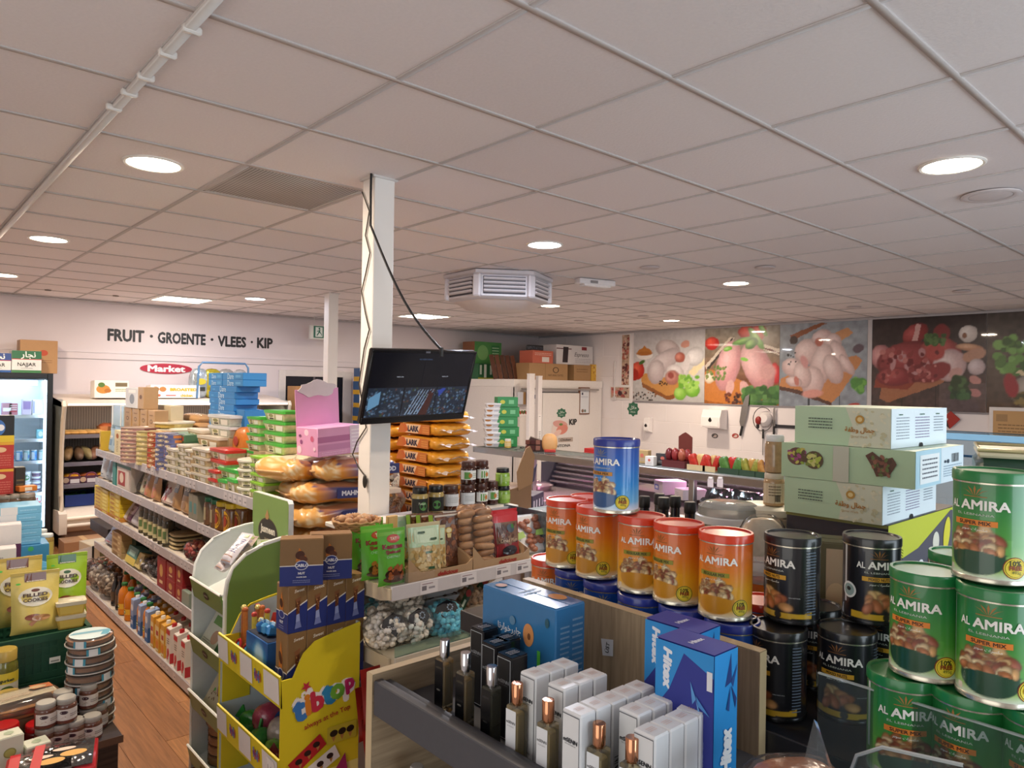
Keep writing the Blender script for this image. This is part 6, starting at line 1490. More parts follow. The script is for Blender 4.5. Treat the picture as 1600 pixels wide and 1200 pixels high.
def lark_col(u,v,w_,r):return('d9962a','cf8a22','e0a43a','c97c1c')[int(r*4)]if u>.03 else 'e6e0dc'
LX,LY=2.525,3.50
for k in range(9):
 z0=.98+k*.0835
 t=T('rice_sack','flat orange rice bag, %s of the near orange stack'%nth(k,9),'sack',(LX+.15+R.uniform(-.012,.012),LY+.21+R.uniform(-.012,.012),z0),RZ+(.10 if k<2 else R.uniform(-.03,.03)),'orange rice bags stacked by the column')
 def lk():
  rs_=random.Random(3);mb=MB();sx,sy,sz=.42,.30,.082;nu,nv=40,14
  for j in range(nv+1):
   th=PI*j/nv
   for i in range(nu):
    a=2*PI*i/nu;f=lambda x,e:math.copysign(abs(x)**e,x)
    x=f(math.sin(th),.4)*f(math.cos(a),.3)*sx/2;y=f(math.sin(th),.4)*f(math.sin(a),.3)*sy/2;z=f(math.cos(th),.7)*sz/2+sz/2
    wv=math.sin(13*a+4*th)*.002+math.sin(x*60)*.002;mb.v.append((x,y*(1+wv),z+wv));mb.c.append(lin(('d9962a','d08c24','df9f34')[rs_.randrange(3)]if x<.30 else 'e6e0dc'))
  for j in range(nv):
   for i in range(nu):
    q=(i+1)%nu;mb.f.append((j*nu+i,(j+1)*nu+i,(j+1)*nu+q,j*nu+q))
  return mb.mesh(1.2,True)
 mk('body',G('larkb',lk),FOIL,t)
 def lp():
  pr=PR(lambda u,v,l:(u,-.1545-l,v));pr.poly([(-.19,.012),(.10,.012),(.13,.07),(-.16,.07)],'c06a2a').poly([(-.11,.015),(.03,.015),(.06,.068),(-.13,.068)],'e6bf9a').poly([(-.13,.068),(-.11,.015),(-.07,.03),(-.10,.068)],'c0602a').text('LARK',-.02,.041,w=.115,h=.038,c='2a2440',bold=.06).rect(.07,.012,.15,.07,'c07030')
  pr.scribble(.08,.02,.14,.06,3,'d89a50');return pr.mesh()
 mk('lettering',G('larkp',lp),PR45,t)
 def cr():
  mb=MB()
  mb.grid(lambda u,v:(.205+.05*u+.01*math.sin(v*40),-.13+.26*v,.04+.009*math.sin(v*9+u*3)*u+.004*math.sin(v*25)),4,40);return mb.mesh(SM)
 mk('crimped_end',G('larkc',cr),M('d8d0cf',.3,0,.1,30,.3),t,rz=0)
for k in range(8):
 z0=1.0+k*.088
 t=T('rice_sack','orange rice bag, %s of the far orange stack half behind the column'%nth(k,8),'sack',(LX+.15,LY+.70,z0),RZ+R.uniform(-.05,.05),'orange rice bags behind the column')
 mk('body',_cache['larkb'],FOIL,t,sc=(1,1,1.04));mk('lettering',_cache['larkp'],PR45,t)
for y,lb in((LY+.21,'carton block under the near orange rice stack'),(LY+.70,'carton block under the far orange rice stack')):
 t=T('pallet_stack',lb,'box',(LX+.15,y,0))
 mk('body',MB().cbox(0,0,0,.32,.42,.975,.004),M('b08a60',.6),t);mk('tape',MB().cbox(0,0,.975,.05,.42,.002),M('c9b48a',.4),t)
t=T('plastic_wrap','crumpled clear plastic wrap hanging between column and orange rice bags','plastic wrap',(2.44,3.80,1.02))
rs=random.Random(8)
wr_m=MB();wr_m.grid(lambda u,v:(.05*math.sin(9*u+5*v)*.5,-.08+.2*u+.02*math.sin(13*v),.05+.30*v+.02*math.sin(11*u)),14,14)
mk('sheet',wr_m,clear('e9ecf4',.1,.30,.4,.8),t);mk('print',PR(lambda u,v,l:(-.06-l,u,v)).poly([(0,.2),(.06,.22),(.05,.25),(0,.24)],'4a6ab0').mesh(),PR45,t)
p=at(745,722,d=5.0)
t=T('open_carton','open brown carton with one flap standing up behind the orange rice','box',(3.05,3.50,1.02),.35)
mk('body',MB().cbox(0,0,0,.36,.28,.22,.003),M('7a5c40',.6),t)
mk('flap',MB().prism([(-.02,.0),(.18,.02),(.21,.20),(.14,.27),(.08,.26),(-.04,.12)],-.145,-.141,'y'),M('8d6c4a',.6),t,(0,0,.2))
mk('inner_flap',MB().prism([(.05,0),(.26,.06),(.30,.17),(.18,.10)],-.12,-.116,'y'),M('3d3a52',.5),t,(0,0,.17))
p=at(790,752,d=5.2)
carton('flat dark blue box with white squares behind the pesto jars','box',(3.42,3.66,1.0195),(.26,.2,.12),.5,'34324a',(('-y','r',.08,.25,.18,.7,'c9c6d4'),('-y','r',.3,.25,.4,.7,'c9c6d4'),('-y','r',.55,.25,.65,.7,'c9c6d4'),('-y','r',.8,.25,.88,.7,'b8b4c8')))
t=T('side_table','plain low table carrying the open cartons behind the end shelving','table',(3.22,3.55,0))
mk('top',MB().cbox(0,0,.985,.72,.5,.033,.003),M('b9a890',.5),t)
for x in(-.33,.33):
 for y in(-.2,.2):mk('leg',MB().cbox(x,y,0,.04,.04,.985),M('8a8078',.5),t)
JZ=1.2765
JY=SYF+.445
def ledge_x(px):return at(px,770,Y=JY).x
SPR=(('-y','r',-1.5,.22,1.5,.62,'e3e6e2'),('-y','r',-.9,.25,-.1,.55,'5f9a4a'),('-y','e',-.1,.4,.25,.1,'b8742c'),('-y','s',.2,.28,1.1,.52,3,'8a9a8a'))
SPR2=(('-y','r',-1.5,.18,1.5,.66,'d9dfe4'),('-y','p',((-.5,.05),(.3,.05),(.5,.2),(-.2,.2)),'dfe2e0'),('-y','s',-.8,.3,.6,.55,4,'a8b0b0'))
JH=at(730,717,Y=JY).z-at(730,755,Y=JY).z
for k,(px,lvl,lb,fill,lid,prn,r,h)in enumerate(((656,0,'black-lidded tahini jar standing first beside the column','b09a5a','17171a',(('-y','r',-1.5,.05,1.5,.58,'1c1e1c'),('-y','e',.2,.3,.5,.16,'4f8a4a'),('-y','t','Tahini',.0,.4,.9,'dfe6da',{'shear':.2})),.038,.125),(681,0,'black-lidded tahini jar second from the column','b09a5a','17171a',(('-y','r',-1.5,.05,1.5,.58,'1c1e1c'),('-y','e',-.3,.3,.5,.16,'4f8a4a')),.038,.125),(704,0,'brown-lidded spread jar third from the column','4a2818','4a3028',SPR2,.040,.118),(730,0,'lower chocolate spread jar of the far double stack','3e2014','4a2c24',SPR2,.0385,.115),(731,1,'upper chocolate spread jar of the far double stack','3e2014','4a2c24',SPR,.0385,.112),(751,0,'lower chocolate spread jar of the near double stack','3e2014','4a2c24',SPR,.0365,.115),(752,1,'upper chocolate spread jar of the near double stack','3e2014','4a2c24',SPR,.0365,.112),(769,0,'single small chocolate spread jar before the green pesto jars','3e2014','4a2c24',SPR,.032,.118),(786,0,'lower black-lidded green pesto jar','7aa03a','17171a',(('-y','r',-.8,.25,.8,.55,'8ab04a'),('-y','s',-.4,.3,.4,.5,3,'c9dca0')),.037,.088),(785,1,'upper black-lidded green pesto jar','7fa63e','17171a',(('-y','r',-.8,.25,.8,.55,'8fb650'),('-y','s',-.4,.3,.4,.5,3,'c9dca0')),.037,.092))):
 base=JZ+(0 if lvl==0 else(.0885 if px>780 else .1155))
 jar(lb,(ledge_x(px),JY,base),r,h,fill,lid,prn,R.uniform(-.3,.3),'jars on the ledge',lidh=.24)
t=T('tub_stand','white lidded tub under the nut basket at the end of the shelving','tub',(1.53,2.66,1.12))
mk('body',MB().lathe([(.05,0),(.058,.11),(0,.11)],20),M('cfc9bb',.4),t);mk('lid',MB().lathe([(.062,.108),(.062,.125),(.05,.128),(0,.128)],20),M('d8d2c6',.35),t)
t=T('nut_basket','round woven basket of walnuts standing beside the near column','basket',(1.53,2.66,1.2495))
wv=MB()
for k in range(7):
 rr_,zz=.062+.036*(k/6)**.7,.006+k*.0095
 wv.tube([(rr_*math.cos(a),rr_*math.sin(a),zz+.003*math.sin(14*a+k*PI))for a in[q*2*PI/42 for q in range(43)]],.0055,6)
mk('weave',wv,M('b58a5c',.6,0,.2,60),t);mk('bowl',MB().lathe([(0,0),(.055,0),(.062,.006),(.094,.06),(.088,.06),(.055,.008),(0,.008)],28,cap=False),M('a87c50',.6,0,.2,60),t)
rs=random.Random(6)
wn=MB().ell((0,0,0),(.019,.0165,.0155),12,8)
wn.v=[(x*(1+.07*math.sin(x*900)*math.sin(z*700)),y*(1+.07*math.sin(z*800)),z)for x,y,z in wn.v]
wnm=wn.mesh(SM)
for k in range(16):
 a,q=k*2.4,.07*math.sqrt(k/16)
 w2=T('walnut','brown walnut, %s counted from the middle of the basket heap'%(ORD+['sixteenth'])[k+1 if k<15 else 16],'nut',(1.53+q*math.cos(a),2.66+q*math.sin(a),1.2495+.064+.012*(1-q/.07)),rs.uniform(0,3),'walnuts in the basket')
 mk('shell',wnm,M(('b58a62','a87850','c29a72')[k%3],.6,0,.25,120,.2),w2)
UZ=AZ[0]+.001
def ux(px,py,y):return at(px,py,Y=SYF+y).x
KEST=(('','r',.02,.88,.98,.95,'7fc04a'),('','e',.55,.82,.24,.075,'b8342a'),('','e',.55,.82,.20,.055,'c84a34'),('','t','TAT',.55,.82,.24,'e8d8c0',{'bold':.04}),('','t','Kestane',.5,.69,.74,'8a2430',{'bold':.06,'h':.09}),('','t','\u015eekeri',.5,.59,.55,'8a2430',{'bold':.06,'h':.075}),('','t','CHESTNUT',.5,.51,.5,'b8d8c0'),('','e',.52,.2,.36,.11,'3a2014'),('','n',.55,.24,.28,.09,16,('8a4a24','a8602e','5a2c18','9a5428'),.11),('','e',.5,.12,.4,.06,'5a3a2a'))
for k,(a,b_,yt,yb,y)in enumerate(((554,576,825,886,.27),(558,585,820,880,.22),(566,614,822,884,.145),(548,600,812,860,.32),(592,634,827,905,.035))):
 x0,x1=ux(a,850,y),ux(b_,850,y)
 h=at((a+b_)/2,yt,Y=SYF+y).z-UZ
 pouch(('green chestnut pouch at the left end of the upper shelf','green chestnut pouch second behind the front one','green chestnut pouch directly behind the front one','hindmost green chestnut pouch by the nut basket','front green chestnut pouch with brown chestnut picture')[k],(((x0+x1)/2),SYF+y,UZ),max(.115,x1-x0),h,.05,(-.35,-.3,-.12,0,-.05)[k],'62b23a',KEST,'green chestnut pouches',tilt=-.06,seal='6cba42')
def tray_box(x0,x1,label):
 t=T('display_carton',label,'box',((x0+x1)/2,SYF+.15,UZ))
 w_=x1-x0;c=M('b39370',.55)
 mk('base',MB().cbox(0,0,0,w_,.28,.004),c,t)
 mk('front',MB().prism([(-w_/2,0),(w_/2,0),(w_/2,.055),(w_/2-.03,.035),(-w_/2+.06,.035),(-w_/2,.10)],-.143,-.139,'y'),c,t)
 mk('side',MB().prism([(-.14,0),(.14,0),(.14,.14),(-.14,.05)],-w_/2,-w_/2+.003,'x'),c,t);mk('side',MB().prism([(-.14,0),(.14,0),(.14,.14),(-.14,.05)],w_/2-.003,w_/2,'x'),c,t)
 mk('lettering',PR(lambda u,v,l:(u,-.1435-l,v)).text('delicious',w_*.1,.017,w=w_*.32,h=.018,c='a8342c',bold=.05,shear=.2).mesh(),PR45,t)
xa,xb,xc2=ux(640,880,0),ux(741,860,0),ux(824,850,0)
tray_box(xa,xb-.002,'tan display carton with red lettering holding pistachio and date packs')
tray_box(xb+.002,xc2+.02,'second tan display carton with red lettering holding bean and fig packs')
PIS=(('','r',.04,.55,.96,.93,'b9d6b0'),('','r',.2,.62,.9,.88,'cfe4c4'),('','n',.5,.28,.44,.25,90,('d8c08a','c8a86a','e4d2a2','b59454'),.075),('','r',.30,.80,.50,.84,'3a5a3a'),('','r',.65,.66,.85,.70,'3a5a3a'),('','r',.5,.12,.7,.17,'2f5a3a'),('','r',.45,.42,.65,.46,'4a6a3a'))
for k,(a,b_,yt,y)in enumerate(((640,690,823,.05),(655,698,828,.11))):
 x0,x1=ux(a,860,y),ux(b_,860,y);h=at(a,yt,Y=SYF+y).z-UZ-.004
 pouch(('front','hindmost of the two')[k]+' clear pistachio bag with pale green top on the upper shelf',((x0+x1)/2,SYF+y,UZ+.005),x1-x0,h,.05,-.08,'c9b88a',PIS,tilt=-.12)
pouch('clear bag with a green flower behind the pistachio bags',(ux(634,830,.30),SYF+.30,UZ),.13,.20,.05,0,'b9c8c0',(('','r',.1,.55,.9,.9,'a8c8b8'),('','e',.5,.5,.1,.04,'2f5a3a'),('','n',.5,.25,.4,.2,30,('c8b07a','a88a54'),.09)),tilt=-.1)
carton('small tan card behind the green pouches','box',(ux(614,820,.30),SYF+.31,UZ),(.05,.02,at(614,806,Y=SYF+.3).z-UZ),0,'d0ac74',flap=False)
DAT=(('-y','n',.5,.5,.46,.46,110,('7a4a30','8f5a3a','5a3422','a06a46','6a3e28'),.075),('-y','e',.45,.68,.11,.06,'c9a84a'),('-y','e',.45,.68,.08,.045,'e6dcb0'),('-y','p',((.38,.62),(.52,.62),(.50,.54),(.40,.54)),'dccb8a'),('-y','r',.03,.95,.97,.985,'cfc4b8'),('-x','r',0,0,1,1,'7aa03a'),('-x','r',.3,.2,.7,.8,'dccfb4'))
for k,(a,b_,yt,y)in enumerate(((650,672,796,.26),(664,690,796,.21),(680,727,794,.12))):
 x0,x1=ux(a,850,y),ux(b_,850,y);h=at(b_,yt+6,Y=SYF+y).z-UZ-.006
 carton(('hindmost','middle','front')[k]+' upright date box with a window and gold seal on the upper shelf','box',(((x0+x1)/2),SYF+y,UZ+.006),(max(.12,x1-x0),.035,h),0,'6a4630',DAT,'date boxes',rot=(-.16,0,-.06),rough=.2)
for k,(a,b_,yt,y)in enumerate(((722,770,798,.09),(745,772,806,.06),(722,760,790,.2))):
 x0,x1=ux(a,840,y),ux(b_,840,y);h=at(a,yt+4,Y=SYF+y).z-UZ
 t=T('bean_pack',('front','narrow','hindmost')[k]+' clear pack of big brown rolls beside the date boxes','pack',((x0+x1)/2,SYF+y,UZ+.006),0,'clear packs of brown rolls',rot=(-.15,0,-.1))
 w_=x1-x0;nr=7
 for r_ in range(nr):
  for c in range(2 if k!=1 else 1):
   n_=2 if k!=1 else 1
   o=mk('roll',G(('roll',round(w_,2),n_),lambda:MB().ell((0,0,0),(w_/n_*.52,.026,h/nr*.54),12,8,sup=.7).mesh(SM)),M(('a87a50','96683f','b88a60')[(r_+c)%3],.5,0,.3,60,.2),t,((c-(n_-1)/2)*w_/n_,.004*(r_%2),h/nr*(r_+.5)),rot=(0,R.uniform(-.12,.12),R.uniform(-.2,.2)))
 mk('film',MB().cbox(0,0,0,w_*1.05,.062,h*1.03,.02),FILM,t)
PRU=(('','r',.02,.80,.98,.95,'c4242c'),('','r',.05,.35,.95,.80,'7a5a48'),('','n',.5,.55,.38,.18,30,('5a3a2c','8a6a54','4a2c24'),.09),('','e',.62,.66,.16,.09,'4a5a6a'),('','e',.7,.70,.06,.05,'3f7a3a'),('','p',((.05,.02),(.95,.02),(.95,.35),(.05,.30)),'b8222c'),('','e',.5,.2,.3,.1,'2a1a1c'),('','p',((.2,.12),(.45,.16),(.4,.26),(.2,.22)),'1c1418'),('','t','Dried Plum',.5,.41,.7,'d8c0a0',{'shear':.3}))
for k,(a,b_,yt,y)in enumerate(((775,812,804,.05),(772,806,802,.14),(768,810,799,.22))):
 x0,x1=ux(a,840,y),ux(b_,840,y);h=at(a,yt+2,Y=SYF+y).z-UZ-.004
 pouch(('front','middle','hindmost')[k]+' red-topped dried plum bag in the second tan carton',((x0+x1)/2,SYF+y,UZ+.005),x1-x0,h,.05,-.05,'8a2a2c',PRU,'red dried plum bags',tilt=-.12,seal='c4242c')
for k,(a,b_,yt,y)in enumerate(((812,856,802,.06),(826,860,796,.2))):
 x0,x1=ux(a,830,y),ux(b_,830,y);h=at(a,yt,Y=SYF+y).z-UZ-.02
 t=T('meat_tray',('front','rear')[k]+' white foam tray of brown dried meat at the shelf end','tray',((x0+x1)/2,SYF+y,UZ+.01),0,rot=(-.42,0,-.15))
 w_=x1-x0
 mk('tray',MB().cbox(0,.012,0,w_,.02,h,.01),M('e6e4e4',.4),t)
 mt=MB();rs=random.Random(k)
 for q in range(22):mt.ell((rs.uniform(-.4,.4)*w_,-.004,rs.uniform(.08,.92)*h),(.02,.012,.014),8,6)
 o=mk('meat',mt,M('a8603e',.35,0,.4,60),t);o['kind']='stuff'
 mk('film',MB().cbox(0,0,0,w_*.98,.034,h*.99,.01),FILM,t)
 mk('label_print',PR(lambda u,v,l:(u,-.0185-l,v)).poly([(-.5*w_,.33*h),(-.2*w_,.40*h),(-.25*w_,.55*h),(-.5*w_,.5*h)],'b5d67a').poly([(.1*w_,.42*h),(.45*w_,.40*h),(.4*w_,.58*h),(.15*w_,.55*h)],'a8cc6a').mesh(),PR25,t)
pouch('clear herb bag with a green leaf mark at the shelf end',(ux(842,810,.28),SYF+.28,UZ),.13,.165,.04,0,'c4ced4',(('','e',.6,.75,.16,.06,'3f7a4a',.4),('','n',.5,.25,.42,.2,50,('8a6a44','5a7a3a','a88a5a'),.06),('','r',.1,.5,.9,.95,'d5dde2')),tilt=-.06)
pouch('silvery clear bag lying behind the brown rolls',(ux(775,790,.30),SYF+.30,UZ),.20,.185,.04,0,'c3c6cc',(('','r',.1,.2,.9,.9,'d2d5da'),('','e',.8,.7,.15,.2,'a8763f')),tilt=-.06)
LZ=AZ[1]+.001
def lx(px,py,y):return at(px,py,Y=SYF+y).x
WF=clear('ffffff',.12,.05,.06,.3)
for k,(px,py,y,cols,tg,r_)in enumerate(((608,1010,.06,('f0e8d8','eeebe4'),'17181f',.085),(648,1005,.05,('f1ebdf','e6efe9'),'17181f',.085),(618,960,.22,('efe6d4','f0ebe0'),None,.08),(598,985,.17,('efe6d6','f0ece2'),None,.07),(636,975,.15,('f0e9dc','eae5d8'),None,.07))):
 p=at(px,py,Y=SYF+y)
 heap_bag('clear bag of white sugared almonds, %s'%('front one at the left end','front one with a black flower label','piled highest at the back','half behind the yellow stand','in the middle of the white ones')[k],(p.x,SYF+y,LZ+(.07 if k in(2,4)else 0)),(r_,.075,.07),0,WF,cols,150,.0145,'bags of white sugared almonds',tagcol=tg,seed=60+k,tilt=-.3 if k<2 else-.1)
for k,(px,py,y)in enumerate(((690,985,.07),(700,1015,.03),(600,950,.28),(632,945,.30))):
 p=at(px,py,Y=SYF+y)
 heap_bag('clear bag of sky blue sugared almonds, %s'%('upper front one with a black label','under the labelled blue one','behind the white bags at the left','behind the white bags in the middle')[k],(p.x,SYF+y,LZ+(.045 if k==0 else .05 if k>1 else 0)),(.085,.075,.045),-.2,WF,('5cc4e0','6ed0e6'),130,.0145,'bags of blue sugared almonds',tagcol='17181f' if k==0 else None,seed=70+k,tilt=-.2)
for k,(px,py,y)in enumerate(((735,950,.16),(752,930,.24),(742,995,.05),(768,960,.12),(755,900,.28))):
 p=at(px,py,Y=SYF+y)
 heap_bag('clear bag of brown nuts with a green band, %s'%('in the middle','higher at the back','at the front by the perfume boxes','behind the blue wafer carton','topmost at the back')[k],(p.x,SYF+y,LZ+(.06 if k in(0,3)else .11 if k==1 else .16 if k==4 else 0)),(.085,.07,.035),.1,WF,('d0b090','c09c7a','dcc0a0'),99,.016,'bags of nuts with green bands',seed=80+k,tilt=-.25)
GRB=M('23482c',.4)
for k,(px,py,y,rz)in enumerate(((728,935,.09,.5),(752,915,.16,.2),(742,985,.0,.5))):
 p=at(px,py,Y=SYF+y)
 t=T('label_band','dark green paper band, %s of three lying over the brown nut bags'%ORD[k+1],'label',(p.x,p.y,p.z),rot=(.9,-.5,rz))
 mk('band',MB().cbox(0,0,0,.15,.03,.002,.0008),GRB,t)
 pr=PR(lambda u,v,l:(u,v,.0025+l));pr.ell(.03,0,.02,.013,'a83a3a').rect(-.05,-.005,-.01,.005,'c9d8c0');mk('print',pr.mesh(),PR45,t)
for i in range(3):
 p=at(672+(i*3),955-i*14,Y=SYF+.17)
 t=T('date_tray','plastic tray of dates, %s of the pile under the upper shelf'%nth(i,3),'tray',(p.x,SYF+.18,LZ+.115+i*.034),.08*(i-1),'date trays')
 mk('tray',G('dtr',lambda:rect_loft(.24,.15,.03,.85).mesh(SM)),M('c4c6ca',.25),t)
 def dts():
  mb=MB();rr=random.Random(2)
  for q in range(46):mb.ell((rr.uniform(-.1,.1),rr.uniform(-.06,.06),.031),(.014,.009,.009),7,5,Matrix.Rotation(rr.uniform(0,3),3,'Z'))
  return mb.mesh(SM)
 o=mk('dates',G('dts',dts),M('2a1a16',.25,0,.3,60),t);o['kind']='stuff'
for k,(px,py)in enumerate(((580,1090),(584,1125),(580,1165),(590,1150))):
 p=at(px,py,Y=SYF+.04)
 pouch('red spice bag with yellow stripes, %s seen beside the yellow stand'%ORD[k+1],(p.x+.03,SYF+.02+.06*(k%2),p.z-.09),.15,.20,.05,.1*k,'8a1f1a',(('','p',((.1,.3),(.9,.6),(.9,.64),(.1,.34)),'c9a03a'),('','e',.4,.5,.25,.12,'9a8a88'),('','e',.5,.2,.35,.12,'c9a03a'),('','e',.5,.2,.3,.09,'a82a20'),('','t','BAHARAT',.5,.2,.45,'e0c060')),'red spice bags',tilt=-.15)
carton('plain carton under the red spice bags','box',(SX0+.20,SYF+.16,AZ[2]+.001),(.36,.26,at(580,1190,Y=SYF+.04).z-.095-AZ[2]-.002 if at(580,1190,Y=SYF+.04).z-.095-AZ[2]>.03 else .02),0,'8a6a4a')
#tins, sweet boxes and perfume
CAN_R,CAN_H=.05,.160
NUT=('c99a62','b8814a','d8b27a','a8673a','e0c496','8f4a30')
KINDS={'orange':dict(g=[(0,'f0e6d0'),(.10,'e9b43a'),(.35,'e3a21f'),(.6,'dd7a1c'),(1,'d2541a')],lid='d83a14',bowl='c98a1f',crown='8a5a20',band='8f8a2a',mix='REGULAR MIX',ink='3a3010'),'blue':dict(g=[(0,'e6eef6'),(.14,'6fb8e4'),(.4,'1f86d0'),(.7,'1a5fb8'),(1,'1c3f9a')],lid='22338f',bowl='1a4f86',crown='8f8a70',band='c98a3a',mix='EXTRA MIX',ink='3a2a10'),'black':dict(g=[(0,'141418'),(1,'18191f')],lid='1a1a1d',bowl=None,crown='8a5a2a',band='d8a02c',mix='MIXED NUTS',ink='2a2010'),'green':dict(g=[(0,'e9efe2'),(.10,'9cc46a'),(.35,'4f9a3a'),(.7,'27803c'),(1,'22703a')],lid='1f7a3f',bowl='1f4a34',crown='a8743a',band='e0822c',mix='SUPER MIX',ink='3a2410'),}
def can_meshes(kind):
 k=KINDS[kind];W=2*PI*CAN_R;H=CAN_H-.014
 cv=CV(170,84).grad(k['g'])
 if kind=='black':
  cv.rect(.30,.045,.70,.105,'c9a02c');cv.poly([(.30,.03),(.5,.03),(.70,.06),(.70,.13),(.62,.10),(.3,.12)],'d0a62e');cv.ell(.5,.075,.02,.04,'2a2418');cv.rect(.24,.2,.258,.95,'c9c9cc')
  cv.nuts(.46,.17,.09,.20,12,('c08a50','a85f38','d4ac74','b87a48'),.034,3)
 else:
  cv.ell(.45,.20,.125,.16,k['bowl'],0,.06);cv.rect(.3,.25,.6,.40,lin(k['g'][2][1])if kind!='green' else lin('57a042'));cv.a=cv.a
  cv.ell(.45,.255,.127,.035,k['bowl'],0,.1);cv.nuts(.45,.27,.12,.20,95 if kind!='green' else 48,NUT,.022 if kind!='green' else .031,4);cv.ell(.45,.19,.124,.085,k['bowl'],0,.06)
  cv.rect(.305,.04,.335,.10,'e6d6c4');cv.rect(.24,.25,.262,.95,'dfe4dc')
 b_=MB();b_.grid(lambda u,v:(CAN_R*math.cos((u-.5)*2*PI),CAN_R*math.sin((u-.5)*2*PI),.006+v*H),170,84,cv.a)
 body=b_.mesh(.9,True)
 pr=PR(cyl_fn(CAN_R+.0002),.00025,.006)
 pr.fn=(lambda f0:lambda u,v,h:f0(u,v*.914,h))(pr.fn)
 x=-.014
 if kind!='black':x=-.016
 for q in(-2,-1,0,1,2):
  a=q*.5;pr.poly([(x+q*.001,.136),(x+math.sin(a-.14)*.012,.139+.008*math.cos(a)),(x+math.sin(a)*.021,.139+.014*math.cos(a)),(x+math.sin(a+.14)*.012,.139+.008*math.cos(a))],k['crown']);pr.k-=1
 pr.k+=1;pr.rect(x-.016,.1345,x+.016,.1358,k['crown'])
 pr.text('AL',x-.0315,.121,h=.0125,w=.0155,c='f2efe8',bold=.03).text('AMIRA',x+.0125,.122,h=.0155,w=.064,c='f2efe8',bold=.035)
 pr.text('EL LEBNANIA',x,.107,w=.05,h=.0035,c='c9cfc4' if kind!='orange' else 'd89a4a')
 pr.rect(x-.029,.0895,x+.029,.0985,k['band']).text(k['mix'],x,.094,w=.042 if kind!='black' else .036,h=.006,c=k['ink'],bold=.03)
 pr.text('\ufeae\ufe91\ufeee\ufeb3 \ufe95\ufe8d\ufeae\ufeb4\ufedc\ufee3',x,.0835,w=.034,c='eef0e6')
 bd=PR((lambda f0:lambda u,v,h:f0(u,v*.95,h))(cyl_fn(CAN_R+.0004)),.00025,.006)
 if kind!='black':
  bd.ell(.036,.027,.0165,.0165,'2a5a2c' if kind!='green' else '8a3a20').ell(.036,.027,.0152,.0152,'e9d23a').ell(.036,.027,.0135,.0135,k['ink']).ell(.036,.027,.0130,.0130,'e9d23a')
  bd.text('10%',.036,.0345,w=.016,c='4a4a18',bold=.04).text('FREE',.036,.0275,w=.018,c='8a3a18',bold=.05).text('495g',.037,.0205,w=.013,c='5a6a2a')
 else:pr.text('100% NATURAL',.03,.055,w=.02,c='c9c9cc');bd.ell(-.07,.062,.016,.016,'dfe2e2').ell(-.07,.062,.012,.012,'8aa0a0').ell(-.07,.064,.005,.004,'22282a');pr.scribble(.052,.02,.07,.15,22,'6f7f94')
 return body,pr.mesh(),bd.mesh()
def can(kind,label,px,d,tier,turn=-.25,group=None):
 p=at(px,600,d=d+.02*(tier==1));th=math.atan2(-p.y,-p.x)+turn
 k=KINDS[kind]
 t=T('nut_tin',label,'tin',(p.x,p.y,TZ+tier*(CAN_H+.0008)),th,group)
 body,txt,bdg=G(('can',kind),lambda:can_meshes(kind))
 mk('label',body,FOIL,t);mk('lettering',txt,PR45,t);mk('badge',bdg,PR45,t)
 mk('lid',G('canlid',lambda:MB().lathe([(CAN_R*1.005,CAN_H-.016),(CAN_R*1.035,CAN_H-.015),(CAN_R*1.035,CAN_H-.003),(CAN_R*1.01,CAN_H),(CAN_R*.93,CAN_H),(CAN_R*.90,CAN_H-.003),(0,CAN_H-.003)],48,cap=False).mesh(SM)),M(k['lid'],.28,0,.05,20,0,.3),t)
 mk('rim',G('canrim',lambda:MB().lathe([(0,.001),(CAN_R*.95,.001),(CAN_R*.97,0),(CAN_R*1.02,.001),(CAN_R*1.02,.006),(CAN_R*1.0,.008),(CAN_R*.99,.008)],48,cap=False).mesh(SM)),M('cfc9b8' if kind!='black' else '2a2a2c',.25,.8),t)
 mk('top_rim',G('canrim2',lambda:MB().lathe([(CAN_R*.99,CAN_H-.018),(CAN_R*1.012,CAN_H-.018),(CAN_R*1.012,CAN_H-.0155),(CAN_R*.99,CAN_H-.0155)],48,cap=False).mesh(SM)),M('c9c2b0',.25,.8),t)
 return t
for i,(px,d,tn)in enumerate(((889,1.745,-.35),(938,1.65,-.45),(1006,1.54,.12),(1064,1.462,-.45),(1138,1.372,-.12))):
 can('orange','orange nut tin %s from the column in the upper row of five'%ORD[i+1],px,d,1,tn)
can('orange','single orange nut tin in the lower row behind the wood board',866,1.835,0,-.1)
can('orange','orange nut tin half hidden behind the first of the upper five',925,1.80,1,.6)
can('orange','lower orange nut tin hidden behind the fifth upper one',1195,1.50,0,.9)
for i,(px,d,tn)in enumerate(((905,1.73,.1),(952,1.63,.2),(1008,1.53,.15),(1075,1.45,-.1),(1150,1.372,-.55))):
 can('blue','dark blue nut tin %s from the column in the lower row under the orange ones'%ORD[i+1],px,d,0,tn)
can('blue','single bright blue nut tin standing on top of the orange ones',965,1.60,2,-.42)
for i,(px,d,ti,tn,lb)in enumerate(((1242,1.357,1,-.5,'black nut tin in the upper pair, next to the orange ones'),(1366,1.36,1,.55,'black nut tin in the upper pair, next to the green ones'),(1222,1.335,0,-.55,'black nut tin in the lower row beside the wood board'),(1329,1.33,0,-.05,'black nut tin in the lower row beside the green ones'),(1278,1.47,0,-.1,'black nut tin behind the two lower black ones'),(1392,1.46,0,-.2,'black nut tin behind, under the upper one next to the green ones'))):can('black',lb,px,d,ti,tn)
